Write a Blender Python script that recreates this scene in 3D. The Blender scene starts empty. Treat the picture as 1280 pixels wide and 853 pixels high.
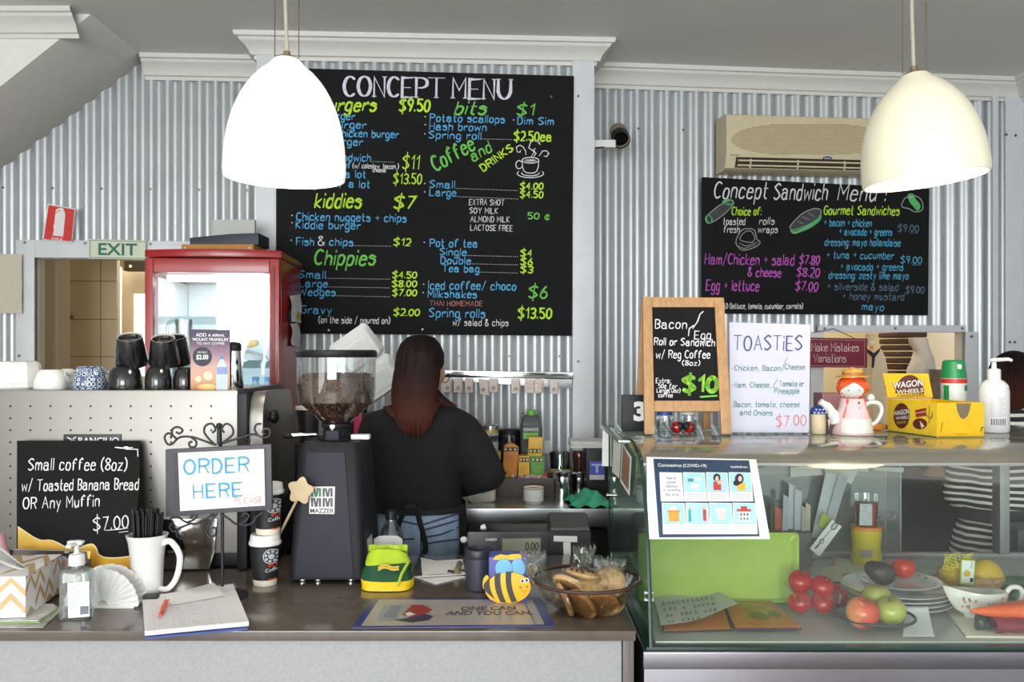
import bpy, bmesh, math, random
from mathutils import Vector, Matrix, Euler
random.seed(7)
PI = math.pi
SC = bpy.context.scene
COL = SC.collection
F = 1100.0            # focal length in pixels of a 1280 px wide frame
EYE = 1.55            # camera height
# ---------------------------------------------------------------- camera, light, exposure
cam_d = bpy.data.cameras.new('camera')
cam_d.sensor_width = 36.0
cam_d.lens = F / 1280 * 36.0
cam_d.shift_y = 13.5 / 1280
cam_d.clip_start = 0.02
cam = bpy.data.objects.new('camera', cam_d)
COL.objects.link(cam)
cam.location = (0, 0, EYE)
cam.rotation_euler = (PI / 2, 0, 0)
SC.camera = cam
SC.view_settings.view_transform = 'Standard'
SC.view_settings.look = 'None'
SC.view_settings.gamma = 1
SC.view_settings.use_curve_mapping = False
SC.view_settings.exposure = 0.0
SC.cycles.use_denoising = True
SC.cycles.max_bounces = 8
SC.cycles.transparent_max_bounces = 24
SC.cycles.sample_clamp_indirect = 6.0
SC.cycles.caustics_reflective = False
SC.cycles.caustics_refractive = False
world = bpy.data.worlds.new('daylight')
SC.world = world
world.use_nodes = True
wn = world.node_tree.nodes
wn['Background'].inputs[0].default_value = (0.80, 0.90, 1.0, 1)
wn['Background'].inputs[1].default_value = 1.0
def area(name, loc, rot, sx, sy, power, col=(1, 1, 1)):
    d = bpy.data.lights.new(name, 'AREA')
    d.shape = 'RECTANGLE'
    d.size = sx
    d.size_y = sy
    d.energy = power
    d.color = col
    o = bpy.data.objects.new(name, d)
    COL.objects.link(o)
    o.location = loc
    o.rotation_euler = rot
    return o
# daylight coming in through the shop windows behind the camera and down the left side
area('daylight_shopfront', (-0.82, -5.85, 1.55), (PI / 2, 0, 0), 3.95, 2.15, 390, (0.93, 0.97, 1.0))
area('daylight_side', (-3.25, -2.2, 1.6), (PI / 2, 0, -PI / 2), 3.0, 1.9, 75, (0.93, 0.97, 1.0))
# ---------------------------------------------------------------- materials
def lin(c):
    c = c / 255.0
    return c / 12.92 if c <= 0.04045 else ((c + 0.055) / 1.055) ** 2.4
def rgb(c):
    return (lin(c[0]), lin(c[1]), lin(c[2]), 1)
_M = {}
def mat(name, c, rough=0.5, metal=0.0, noise=0.06, scale=30, emit=0.0, coat=0.0, bump=0.0, spec=0.5, sss=0.0, trans=0.0, stretch=None):
    """procedural Principled surface; c is an sRGB triple"""
    if name in _M:
        return _M[name]
    m = bpy.data.materials.new(name)
    m.use_nodes = True
    nt = m.node_tree
    p = nt.nodes['Principled BSDF']
    p.inputs['Roughness'].default_value = rough
    p.inputs['Metallic'].default_value = metal
    p.inputs['Specular IOR Level'].default_value = spec
    p.inputs['Coat Weight'].default_value = coat
    p.inputs['Coat Roughness'].default_value = 0.08
    p.inputs['Transmission Weight'].default_value = trans
    if sss:
        p.inputs['Subsurface Weight'].default_value = sss
        p.inputs['Subsurface Radius'].default_value = (0.01, 0.005, 0.003)
    col = rgb(c)
    p.inputs['Base Color'].default_value = col
    if noise > 0 or bump > 0:
        tc = nt.nodes.new('ShaderNodeTexCoord')
        n = nt.nodes.new('ShaderNodeTexNoise')
        n.inputs['Scale'].default_value = scale
        n.inputs['Detail'].default_value = 3
        if stretch:
            mp = nt.nodes.new('ShaderNodeMapping')
            mp.inputs['Scale'].default_value = stretch
            nt.links.new(tc.outputs['Object'], mp.inputs[0])
            nt.links.new(mp.outputs[0], n.inputs['Vector'])
        else:
            nt.links.new(tc.outputs['Object'], n.inputs['Vector'])
        if noise > 0:
            r = nt.nodes.new('ShaderNodeValToRGB')
            r.color_ramp.elements[0].position = 0.3
            r.color_ramp.elements[1].position = 0.7
            r.color_ramp.elements[0].color = tuple(x * (1 - noise) for x in col[:3]) + (1,)
            r.color_ramp.elements[1].color = tuple(min(1, x * (1 + noise)) for x in col[:3]) + (1,)
            nt.links.new(n.outputs['Fac'], r.inputs[0])
            nt.links.new(r.outputs[0], p.inputs['Base Color'])
        if bump > 0:
            b = nt.nodes.new('ShaderNodeBump')
            b.inputs['Strength'].default_value = bump
            b.inputs['Distance'].default_value = 0.004
            nt.links.new(n.outputs['Fac'], b.inputs['Height'])
            nt.links.new(b.outputs[0], p.inputs['Normal'])
    if emit:
        p.inputs['Emission Color'].default_value = col
        p.inputs['Emission Strength'].default_value = emit
    _M[name] = m
    return m
def clear(name, c=(255, 255, 255), refl=0.06, haze=0.0, rough=0.02, edge=0.5):
    """thin clear sheet: see-through with a reflection that grows at grazing angles; dirt = share of pale diffuse veil"""
    if name in _M:
        return _M[name]
    m = bpy.data.materials.new(name)
    m.use_nodes = True
    nt = m.node_tree
    for n in list(nt.nodes):
        nt.nodes.remove(n)
    out = nt.nodes.new('ShaderNodeOutputMaterial')
    tr = nt.nodes.new('ShaderNodeBsdfTransparent')
    tr.inputs[0].default_value = rgb(c)
    gl = nt.nodes.new('ShaderNodeBsdfGlossy')
    gl.inputs['Roughness'].default_value = rough
    gl.inputs[0].default_value = (1, 1, 1, 1)
    lw = nt.nodes.new('ShaderNodeLayerWeight')
    lw.inputs[0].default_value = 0.35
    mp = nt.nodes.new('ShaderNodeMapRange')
    mp.inputs['To Min'].default_value = refl
    mp.inputs['To Max'].default_value = edge
    nt.links.new(lw.outputs['Fresnel'], mp.inputs[0])
    mx = nt.nodes.new('ShaderNodeMixShader')
    nt.links.new(mp.outputs[0], mx.inputs[0])
    nt.links.new(tr.outputs[0], mx.inputs[1])
    nt.links.new(gl.outputs[0], mx.inputs[2])
    last = mx
    if haze > 0:
        df = nt.nodes.new('ShaderNodeBsdfDiffuse')
        df.inputs[0].default_value = (0.8, 0.8, 0.78, 1)
        tc = nt.nodes.new('ShaderNodeTexCoord')
        nz = nt.nodes.new('ShaderNodeTexNoise')
        nz.inputs['Scale'].default_value = 6
        nt.links.new(tc.outputs['Object'], nz.inputs['Vector'])
        mr = nt.nodes.new('ShaderNodeMapRange')
        mr.inputs['To Min'].default_value = haze * 0.6
        mr.inputs['To Max'].default_value = haze * 1.4
        nt.links.new(nz.outputs['Fac'], mr.inputs[0])
        m2 = nt.nodes.new('ShaderNodeMixShader')
        nt.links.new(mr.outputs[0], m2.inputs[0])
        nt.links.new(mx.outputs[0], m2.inputs[1])
        nt.links.new(df.outputs[0], m2.inputs[2])
        last = m2
    nt.links.new(last.outputs[0], out.inputs[0])
    _M[name] = m
    return m
def ramp_mat(name, stops, axis='Z', lo=0.0, hi=1.0, rough=0.5, dist=0.0):
    """printed colour bands along one generated axis"""
    m = bpy.data.materials.new(name)
    m.use_nodes = True
    nt = m.node_tree
    p = nt.nodes['Principled BSDF']
    p.inputs['Roughness'].default_value = rough
    tc = nt.nodes.new('ShaderNodeTexCoord')
    sp = nt.nodes.new('ShaderNodeSeparateXYZ')
    src = tc.outputs['Generated']
    if dist:
        nz = nt.nodes.new('ShaderNodeTexNoise')
        nz.inputs['Scale'].default_value = 6
        nt.links.new(src, nz.inputs['Vector'])
        mx = nt.nodes.new('ShaderNodeMixRGB')
        mx.blend_type = 'LINEAR_LIGHT'
        mx.inputs[0].default_value = dist
        nt.links.new(src, mx.inputs[1])
        nt.links.new(nz.outputs['Color'], mx.inputs[2])
        src = mx.outputs[0]
    nt.links.new(src, sp.inputs[0])
    r = nt.nodes.new('ShaderNodeValToRGB')
    el = r.color_ramp.elements
    while len(el) > 1:
        el.remove(el[-1])
    for i, (pos, c) in enumerate(stops):
        e = el[0] if i == 0 else el.new(pos)
        e.position = pos
        e.color = rgb(c)
    nt.links.new(sp.outputs[axis], r.inputs[0])
    nt.links.new(r.outputs[0], p.inputs['Base Color'])
    _M[name] = m
    return m
# ---------------------------------------------------------------- pixel rays and planes
def ray(px, py):
    return Vector(((px - 640) / F, 1.0, (440 - py) / F))
def P(px, py, Z):
    return Vector(((px - 640) / F * Z, Z, EYE + (440 - py) / F * Z))
class Plane:
    """a flat surface of the place: origin o, unit vectors u (right) and v (up)"""
    def __init__(s, o, u, v):
        s.o = Vector(o)
        s.u = Vector(u).normalized()
        v = Vector(v)
        s.v = (v - s.u * v.dot(s.u)).normalized()
        s.n = s.u.cross(s.v)          # points to the viewer for u=+x, v=+z  ->  -y
        s.n.normalize()
    def hit(s, px, py):
        d = ray(px, py)
        c = Vector((0, 0, EYE))
        t = (s.o - c).dot(s.n) / d.dot(s.n)
        return c + d * t
    def uv(s, px, py):
        w = s.hit(px, py) - s.o
        return (w.dot(s.u), w.dot(s.v))
    def at(s, u, v, off=0.0):
        return s.o + s.u * u + s.v * v + s.n * off
    def mpp(s, px, py):
        return s.hit(px, py).y / F
    def off(s, d):
        return Plane(s.o + s.n * d, s.u, s.v)
def zplane(Z):
    return Plane((0, Z, EYE), (1, 0, 0), (0, 0, 1))
def quad_plane(tl, tr, bl):
    u = tr - tl
    v = tl - bl
    return Plane(bl, u, v - u * (v.dot(u) / u.dot(u)))
# ---------------------------------------------------------------- mesh builder
class B:
    def __init__(s, xf=None):
        s.bm = bmesh.new()
        s.mats = []
        s.xf = xf or Matrix.Identity(4)
    def mi(s, m):
        if m not in s.mats:
            s.mats.append(m)
        return s.mats.index(m)
    def _add(s, bm2, m, M=None):
        idx = s.mi(m)
        M = s.xf @ M if M is not None else s.xf
        vm = {}
        for v in bm2.verts:
            vm[v] = s.bm.verts.new(M @ v.co)
        for f in bm2.faces:
            try:
                nf = s.bm.faces.new([vm[v] for v in f.verts])
                nf.material_index = idx
                nf.smooth = True
            except ValueError:
                pass
        bm2.free()
        return list(vm.values())
    def raw(s, verts, faces, m):
        idx = s.mi(m)
        vs = [s.bm.verts.new(s.xf @ Vector(v)) for v in verts]
        for f in faces:
            try:
                nf = s.bm.faces.new([vs[i] for i in f])
                nf.material_index = idx
                nf.smooth = True
            except ValueError:
                pass
        return vs
    def box(s, c, d, m, bev=0.0, rot=None, seg=2):
        b = bmesh.new()
        bmesh.ops.create_cube(b, size=1)
        for v in b.verts:
            v.co = Vector((v.co.x * d[0], v.co.y * d[1], v.co.z * d[2]))
        if bev > 0:
            bmesh.ops.bevel(b, geom=list(b.edges), offset=min(bev, 0.45 * min(d)), segments=seg, affect='EDGES', profile=0.7)
        M = Matrix.Translation(Vector(c))
        if rot is not None:
            M = M @ (Euler(rot).to_matrix().to_4x4() if not isinstance(rot, Matrix) else rot.to_4x4())
        return s._add(b, m, M)
    def bx(s, x0, x1, y0, y1, z0, z1, m, bev=0.0):
        return s.box(((x0 + x1) / 2, (y0 + y1) / 2, (z0 + z1) / 2), (abs(x1 - x0), abs(y1 - y0), abs(z1 - z0)), m, bev)
    def lathe(s, c, prof, m, n=32, M=None, sx=1.0, sy=1.0, cap0=True, cap1=True):
        """profile [(r, z)] turned about a vertical axis through c"""
        vs, fs = [], []
        for (r, z) in prof:
            for k in range(n):
                a = 2 * PI * k / n
                vs.append(Vector((r * math.cos(a) * sx, r * math.sin(a) * sy, z)))
        for i in range(len(prof) - 1):
            for k in range(n):
                k2 = (k + 1) % n
                fs.append((i * n + k, i * n + k2, (i + 1) * n + k2, (i + 1) * n + k))
        if cap0 and prof[0][0] > 1e-6:
            fs.append(tuple(range(n))[::-1])
        if cap1 and prof[-1][0] > 1e-6:
            fs.append(tuple((len(prof) - 1) * n + k for k in range(n)))
        T = Matrix.Translation(Vector(c))
        if M is not None:
            T = T @ M.to_4x4()
        vs = [T @ v for v in vs]
        return s.raw(vs, fs, m)
    def cyl(s, p0, p1, r0, m, r1=None, n=20):
        p0, p1 = Vector(p0), Vector(p1)
        r1 = r0 if r1 is None else r1
        d = p1 - p0
        q = d.to_track_quat('Z', 'Y').to_matrix().to_4x4()
        return s.lathe(p0, [(r0, 0), (r1, d.length)], m, n, q)
    def ell(s, c, r, m, rot=None, n=20, k=12):
        b = bmesh.new()
        bmesh.ops.create_uvsphere(b, u_segments=n, v_segments=k, radius=1)
        M = Matrix.Translation(Vector(c))
        if rot is not None:
            M = M @ (Euler(rot).to_matrix().to_4x4() if not isinstance(rot, Matrix) else rot.to_4x4())
        M = M @ Matrix.Diagonal((r[0], r[1], r[2], 1))
        return s._add(b, m, M)
    def tube(s, pts, r, m, n=8, closed=False, flat=1.0):
        pts = [Vector(p) for p in pts]
        N = len(pts)
        rs = r if isinstance(r, (list, tuple)) else [r] * N
        vs, fs = [], []
        up = None
        for i, p in enumerate(pts):
            if closed:
                t = pts[(i + 1) % N] - pts[i - 1]
            else:
                t = pts[min(i + 1, N - 1)] - pts[max(i - 1, 0)]
            t = t.normalized() if t.length > 1e-9 else Vector((0, 0, 1))
            if up is None:
                a = Vector((0, 0, 1)) if abs(t.z) < 0.9 else Vector((0, 1, 0))
                up = (a - t * a.dot(t)).normalized()
            else:
                up = up - t * up.dot(t)
                up = up.normalized() if up.length > 1e-6 else t.orthogonal().normalized()
            sd = t.cross(up)
            for k in range(n):
                a = 2 * PI * k / n
                vs.append(p + up * (math.cos(a) * rs[i] * flat) + sd * (math.sin(a) * rs[i]))
        for i in range(N if closed else N - 1):
            j = (i + 1) % N
            for k in range(n):
                k2 = (k + 1) % n
                fs.append((i * n + k, i * n + k2, j * n + k2, j * n + k))
        if not closed:
            fs.append(tuple(range(n))[::-1])
            fs.append(tuple((N - 1) * n + k for k in range(n)))
        return s.raw(vs, fs, m)
    def loft(s, rings, m, cap=True):
        """rings: equal-length lists of points"""
        n = len(rings[0])
        vs = [Vector(p) for r in rings for p in r]
        fs = []
        for i in range(len(rings) - 1):
            for k in range(n):
                k2 = (k + 1) % n
                fs.append((i * n + k, i * n + k2, (i + 1) * n + k2, (i + 1) * n + k))
        if cap:
            fs.append(tuple(range(n))[::-1])
            fs.append(tuple((len(rings) - 1) * n + k for k in range(n)))
        return s.raw(vs, fs, m)
    def grid(s, rows, m, thick=0.0):
        """open surface through rows of points, optionally given a thickness along its normal"""
        R, Cn = len(rows), len(rows[0])
        vs = [Vector(p) for r in rows for p in r]
        fs = [(i * Cn + j, i * Cn + j + 1, (i + 1) * Cn + j + 1, (i + 1) * Cn + j) for i in range(R - 1) for j in range(Cn - 1)]
        if thick:
            nrm = []
            for i in range(R):
                for j in range(Cn):
                    a = vs[i * Cn + min(j + 1, Cn - 1)] - vs[i * Cn + max(j - 1, 0)]
                    b = vs[min(i + 1, R - 1) * Cn + j] - vs[max(i - 1, 0) * Cn + j]
                    q = a.cross(b)
                    nrm.append(q.normalized() if q.length > 1e-12 else Vector((0, 0, 1)))
            n0 = len(vs)
            vs += [vs[i] + nrm[i] * thick for i in range(n0)]
            fs += [tuple(i + n0 for i in f)[::-1] for f in fs]
            edge = [j for j in range(Cn)] + [i * Cn + Cn - 1 for i in range(1, R)] + [(R - 1) * Cn + j for j in range(Cn - 2, -1, -1)] + [i * Cn for i in range(R - 2, 0, -1)]
            for a, b in zip(edge, edge[1:] + edge[:1]):
                fs.append((b, a, a + n0, b + n0))
        return s.raw(vs, fs, m)
    def prism(s, poly, pl, d, m, bev=0.0, off=0.0):
        """outline (u, v) on Plane pl pulled out d along its normal, from off"""
        b = bmesh.new()
        vs = [b.verts.new((p[0], p[1], 0)) for p in poly]
        f = b.faces.new(vs)
        r = bmesh.ops.extrude_face_region(b, geom=[f])
        for v in [e for e in r['geom'] if isinstance(e, bmesh.types.BMVert)]:
            v.co.z += d
        bmesh.ops.recalc_face_normals(b, faces=b.faces)
        if bev > 0:  # case glass: veil of window reflections put into a diffuse colour share
            ed = [e for e in b.edges if len(e.link_faces) == 2 and e.calc_face_angle(0) > 0.4]
            bmesh.ops.bevel(b, geom=ed, offset=bev, segments=2, affect='EDGES', profile=0.7)
        M = Matrix.Identity(4)
        for i in range(3):
            M[i][0], M[i][1], M[i][2] = pl.u[i], pl.v[i], pl.n[i]
            M[i][3] = pl.o[i] + pl.n[i] * off
        return s._add(b, m, M)
    def pxprism(s, pts, pl, d, m, bev=0.0, off=0.0):
        """outline given where its corners are seen on plane pl"""
        return s.prism([pl.uv(*p) for p in pts], pl, d, m, bev, off)
    def obj(s, name, loc, sharp=38):
        me = bpy.data.meshes.new(name)
        bmesh.ops.recalc_face_normals(s.bm, faces=s.bm.faces)
        for v in s.bm.verts:
            v.co -= loc
        s.bm.to_mesh(me)
        s.bm.free()
        for m in s.mats:
            me.materials.append(m)
        me.set_sharp_from_angle(angle=math.radians(sharp))
        o = bpy.data.objects.new(name, me)
        COL.objects.link(o)
        return o
    def base(s):
        xs = [v.co for v in s.bm.verts]
        return Vector(((min(v.x for v in xs) + max(v.x for v in xs)) / 2, (min(v.y for v in xs) + max(v.y for v in xs)) / 2, min(v.z for v in xs)))
def thing(name, label, cat, loc, group=None):
    o = bpy.data.objects.new(name, None)
    COL.objects.link(o)
    o.empty_display_size = 0.05
    o.location = loc
    o['label'] = label
    o['category'] = cat
    if group:
        o['group'] = group
    return o
_ORG = {}
def org(o):
    return _ORG[o.name] if o.name in _ORG else Vector(o.location)
def part(name, b, root, label=None, sharp=38, kind=None):
    loc = org(root)
    o = b.obj(name, loc, sharp)
    o.parent = root
    _ORG[o.name] = loc
    if label:
        o['label'] = label
    if kind:
        o['kind'] = kind
    return o
def solo(name, b, label, cat, group=None, sharp=38, kind=None):
    loc = b.base()
    o = b.obj(name, loc, sharp)
    o.location = loc
    o['label'] = label
    o['category'] = cat
    if group:
        o['group'] = group
    if kind:
        o['kind'] = kind
    return o
def struct(name, b, sharp=38, parent=None):
    if parent is not None:
        return part(name, b, parent, sharp=sharp)
    loc = b.base()
    o = b.obj(name, loc, sharp)
    o.location = loc
    o['kind'] = 'structure'
    return o
def copytree(o, parent=None, loc=None, rz=None, label=None):
    c = o.copy()
    COL.objects.link(c)
    if parent is not None:
        c.parent = parent
    if loc is not None:
        c.location = loc
    if rz is not None:
        c.rotation_euler = (c.rotation_euler[0], c.rotation_euler[1], rz)
    if label:
        c['label'] = label
    for ch in list(o.children):
        copytree(ch, c)
    return c
# ---------------------------------------------------------------- hand lettering: one pen stroke per run of points
# two hex digits per point (x, y); baseline y=3, x-height 8, capitals b; '.' = corner, ' ' = pen up
GL = {
    'A': '03.3b.63 16.56', 'B': '03.0b.2b4a4827.464423.03', 'C': '5a3b1a07143354', 'D': '03.0b.2b4a574423.03',
    'E': '5b.0b.03.53 07.47', 'F': '5b.0b.03 07.47', 'G': '5a3b1a07143354.57.37', 'H': '0b.03 5b.53 07.57',
    'I': '0b.03', 'J': '4b.4533231305', 'K': '0b.03 5b.07.53', 'L': '0b.03.53', 'M': '03.0b.36.6b.63',
    'N': '03.0b.53.5b', 'O': '3b1a07143354675a3b', 'P': '03.0b.3b5a5837.07', 'Q': '3b1a07143354675a3b 45.62',
    'R': '03.0b.3b5a5837.07 37.53', 'S': '5a3b1a093755442304', 'T': '0b.6b 3b.33', 'U': '0b.06.0614335466.6b',
    'V': '0b.33.6b', 'W': '0b.23.49.63.8b', 'X': '0b.53 5b.03', 'Y': '0b.37.6b 37.33', 'Z': '0b.5b.03.53',
    'a': '0718384746.43.53 46160504133345', 'b': '0b.03 0618384745331304', 'c': '4738180604133344',
    'd': '4738180604133345 4b.43', 'e': '06.46.4738180604133344', 'f': '4a3b2a1913 08.38',
    'g': '4738180604133345 48.42.42301001', 'h': '0b.03 06183847.43', 'i': '08.03 0a.0b', 'j': '18.12.1200 1a.1b',
    'k': '0b.03 48.05.43', 'l': '0b.03', 'm': '08.03 06182837.33 36485867.63', 'n': '08.03 06183847.43',
    'o': '28180604133345473828', 'p': '08.00 0618384745331304', 'q': '4738180604133345 48.40', 'r': '08.03 06173837',
    's': '472818073645331304', 't': '1b.14.142333 08.38', 'u': '08.05.05132345 48.43', 'v': '08.23.48',
    'w': '08.13.37.53.68', 'x': '08.43 48.03', 'y': '08.24 48.10', 'z': '08.48.03.43',
    '0': '2b09052345492b', '1': '09.2b.23', '2': '0a1b3b4947.03.43', '3': '0a2b4a4827.46442304', '4': '3b.06.46 3b.33',
    '5': '4b.0b.08.082846442304', '6': '3b1805133345371705', '7': '0b.4b.13', '8': '2b0a0927464423040527494a2b',
    '9': '4827091b3b4923', '$': '5a3b1a093755442304 3d.31', '~': '4738180604133344 2a.21', '.': '03.04', ',': '13.01',
    "'": '0b.09', '(': '2c090522', ')': '0c292502', '/': '02.4c', '+': '07.47 29.25', '-': '07.37',
    '&': '53.0a.0a1b2b3a0604133356', ':': '04.03 07.08', '!': '0b.06 04.03', '*': '07.17', '|': '0b.03',
}
def glyph(ch):
    out, w = [], 0
    for st in GL.get(ch, '').split(' '):
        if not st:
            continue
        segs = st.split('.')
        pts_all = []
        prev = None
        for sg in segs:
            pts = [(int(sg[i], 16), int(sg[i + 1], 16) - 3) for i in range(0, len(sg), 2)]
            if prev is not None and (not pts or pts[0] != prev):
                pts = [prev] + pts
            if not pts:
                continue
            w = max(w, max(p[0] for p in pts))
            if len(pts) > 2:                      # smooth run
                q = []
                for i in range(len(pts) - 1):
                    p0 = pts[i - 1] if i else pts[0]
                    p1, p2 = pts[i], pts[i + 1]
                    p3 = pts[i + 2] if i + 2 < len(pts) else pts[-1]
                    for k in range(4):
                        t = k / 4
                        q.append(tuple(0.5 * (2 * p1[a] + (p2[a] - p0[a]) * t + (2 * p0[a] - 5 * p1[a] + 4 * p2[a] - p3[a]) * t * t + (3 * p1[a] - p0[a] - 3 * p2[a] + p3[a]) * t ** 3) for a in (0, 1)))
                q.append(pts[-1])
                pts = q
            pts_all += pts if not pts_all else pts[1:]
            prev = (pts[-1][0], pts[-1][1])
            prev = (int(round(prev[0])), int(round(prev[1])))
        out.append(pts_all)
    return out, w
def strokes(b, pl, lines, w, m, off=0.0008, thin=1.0):
    """pen strokes given as px polylines on plane pl; w = pen width in px; thin < 1 narrows the horizontal strokes"""
    for ln in lines:
        pts = [Vector(pl.uv(*p)) for p in ln]
        mp = pl.mpp(*ln[0])
        hw = w * mp / 2
        q = [pts[0]]
        for p in pts[1:]:
            if (p - q[-1]).length > 1e-5:
                q.append(p)
        if len(q) == 1:
            q.append(q[0] + Vector((hw * 0.3, 0)))
        vs, fs = [], []
        N = len(q)
        d0, d1 = (q[1] - q[0]).normalized(), (q[-1] - q[-2]).normalized()
        q[0] = q[0] - d0 * hw * 0.35
        q[-1] = q[-1] + d1 * hw * 0.35
        for i in range(N):
            a = (q[i] - q[i - 1]).normalized() if i else (q[1] - q[0]).normalized()
            c = (q[i + 1] - q[i]).normalized() if i < N - 1 else a
            t = a + c
            t = t.normalized() if t.length > 0.2 else c
            nn = Vector((-t.y, t.x))
            k = hw / max(0.55, abs(t.dot(a)))
            if thin < 1:
                k *= thin + (1 - thin) * abs(t.y)
            e = 0.62 if i in (0, N - 1) else 1.0
            vs += [pl.at(*(q[i] + nn * k * e), off), pl.at(*(q[i] - nn * k * e), off)]
        for i in range(N - 1):
            fs.append((2 * i, 2 * i + 1, 2 * i + 3, 2 * i + 2))
        b.raw(vs, fs, m)
def write(b, pl, text, x0, x1, y, h, m, w=1.2, slant=0.0, dy=0.0, gap=2.3, jit=0.25, off=0.0008, thin=1.0, serif=False):
    """letter text between px x0 and x1, baseline y at x0 and y+dy at x1, capital height h"""
    cur, runs = 0.0, []
    for ch in text:
        if ch == ' ':
            cur += 4.2
            continue
        g, gw = glyph(ch)
        jy = random.uniform(-jit, jit)
        for st in g:
            runs.append([(cur + p[0] + slant * p[1], p[1] + jy) for p in st])
            if serif:
                for p in (st[0], st[-1]):
                    if p[1] in (0, 8) and ch in 'NMPTEUFHIRKL':
                        runs.append([(cur + p[0] - 0.9, p[1]), (cur + p[0] + 0.9, p[1])])
        cur += gw + gap
    tot = max(cur - gap, 1)
    kx, ky = (x1 - x0) / tot, h / 8.0
    ang = math.atan2(dy, x1 - x0)
    L = math.hypot(x1 - x0, dy)
    kx = L / tot
    ca, sa = math.cos(ang), math.sin(ang)
    lines = []
    for r in runs:
        lines.append([(x0 + (px * kx) * ca + (py * ky) * sa, y + (px * kx) * sa - (py * ky) * ca) for px, py in r])
    strokes(b, pl, lines, w, m, off, thin)
_TX = {}
def type_mesh(text, bold=0.0):
    """printed lettering in Blender's own font, as flat triangles in a unit box"""
    key = (text, bold)
    if key not in _TX:
        c = bpy.data.curves.new('t', 'FONT')
        c.body = text
        c.offset = bold
        c.resolution_u = 3
        o = bpy.data.objects.new('t', c)
        COL.objects.link(o)
        me = o.to_mesh()
        vs = [v.co.copy() for v in me.vertices]
        fs = [tuple(p.vertices) for p in me.polygons]
        o.to_mesh_clear()
        bpy.data.objects.remove(o)
        bpy.data.curves.remove(c)
        x0, x1 = min(v.x for v in vs), max(v.x for v in vs)
        y0, y1 = min(v.y for v in vs), max(v.y for v in vs)
        _TX[key] = ([((v.x - x0) / (x1 - x0), (v.y - y0) / (y1 - y0)) for v in vs], fs)
    return _TX[key]
def typeset(b, pl, text, quad, m, bold=0.0, off=0.0008):
    """printed text filling the px quad (tl, tr, br, bl) on plane pl (or any px->point function)"""
    vs, fs = type_mesh(text, bold)
    tl, tr, br, bl = [Vector(p) for p in quad]
    out = []
    for (u, v) in vs:
        p = (bl * (1 - u) + br * u) * (1 - v) + (tl * (1 - u) + tr * u) * v
        if callable(pl):
            out.append(pl(p.x, p.y, off))
        else:
            out.append(pl.at(*pl.uv(p.x, p.y), off))
    b.raw(out, fs, m)
def rectq(x0, y0, x1, y1, dy=0.0):
    return [(x0, y0), (x1, y0 + dy), (x1, y1 + dy), (x0, y1)]
def circle_px(cx, cy, rx, ry=None, n=20, a0=0, a1=2 * PI):
    ry = rx if ry is None else ry
    return [(cx + rx * math.cos(a0 + (a1 - a0) * k / n), cy + ry * math.sin(a0 + (a1 - a0) * k / n)) for k in range(n + 1)]
def fill_px(b, pl, pts, m, off=0.0008):
    """flat printed patch"""
    b.raw([pl.at(*pl.uv(*p), off) for p in pts], [tuple(range(len(pts)))], m)
def spline(pts, k=6, closed=False):
    pts = [Vector(p) for p in pts]
    n = len(pts)
    out = []
    for i in range(n if closed else n - 1):
        p0 = pts[i - 1] if (i or closed) else pts[0]
        p1, p2 = pts[i], pts[(i + 1) % n]
        p3 = pts[(i + 2) % n] if (closed or i + 2 < n) else pts[-1]
        for j in range(k):
            t = j / k
            out.append(0.5 * (2 * p1 + (p2 - p0) * t + (2 * p0 - 5 * p1 + 4 * p2 - p3) * t * t + (3 * p1 - p0 - 3 * p2 + p3) * t ** 3))
    if not closed:
        out.append(pts[-1])
    return out
# common surfaces
WHITE = mat('white_paint', (236, 235, 232), 0.5, noise=0.03)
PAPER = mat('paper', (240, 239, 238), 0.8, noise=0.03)
BLACK = mat('black_plastic', (24, 24, 27), 0.45, noise=0.1, spec=0.3)
CHALKBOARD = mat('chalkboard_black', (22, 22, 23), 0.8, noise=0.25, scale=5, spec=0.25)
STEEL = mat('brushed_steel', (205, 205, 207), 0.28, 1.0, noise=0.05, scale=40, stretch=(1, 1, 40))
CHROME = mat('polished_chrome', (225, 226, 228), 0.1, 1.0, noise=0.02)
CH_WHITE = mat('chalk_white', (236, 234, 236), 0.9, noise=0.12, scale=60)
CH_LIME = mat('chalk_lime', (196, 240, 60), 0.9, noise=0.12, scale=60)
CH_GREEN = mat('chalk_green', (120, 205, 90), 0.9, noise=0.12, scale=60)
CH_BLUE = mat('chalk_blue', (96, 180, 228), 0.9, noise=0.14, scale=60)
CH_PINK = mat('chalk_pink', (176, 118, 112), 0.9, noise=0.12, scale=60)
INK = mat('black_ink', (24, 24, 28), 0.6, noise=0.05)
REDINK = mat('red_ink', (206, 60, 52), 0.6, noise=0.05)
# ================================================================ THE ROOM
CEIL = 2.96
GALV = mat('galvanised_sheet', (200, 204, 207), 0.42, 0.55, noise=0.05, scale=4)
GALV_FLAT = mat('galvanised_flashing', (222, 224, 228), 0.5, 0.1, noise=0.04, scale=9)
CEILP = mat('ceiling_paint', (244, 242, 236), 0.7, noise=0.02, scale=3)
CORNICE = mat('cornice_plaster', (228, 226, 220), 0.55, noise=0.02)
CREAM = mat('cream_wall_paint', (226, 222, 212), 0.7, noise=0.03, scale=4)
BEIGE = mat('beige_wall_paint', (205, 186, 146), 0.7, noise=0.04, scale=4)
FLOORM = mat('grey_floor', (150, 145, 138), 0.4, noise=0.12, scale=6)
SCREW = mat('screw_zinc', (120, 122, 124), 0.4, 0.8, noise=0)
UP = (0, 0, 1)
PL_L = Plane((-1.735, 4.23, 0), (1, 0.06, 0), UP)
PL_B = Plane((-1.15, 3.94, 0), (1, 0.056, 0), UP)
PL_R = Plane((0.40, 4.36, 0), (1, 0.107, 0), UP)
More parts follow.
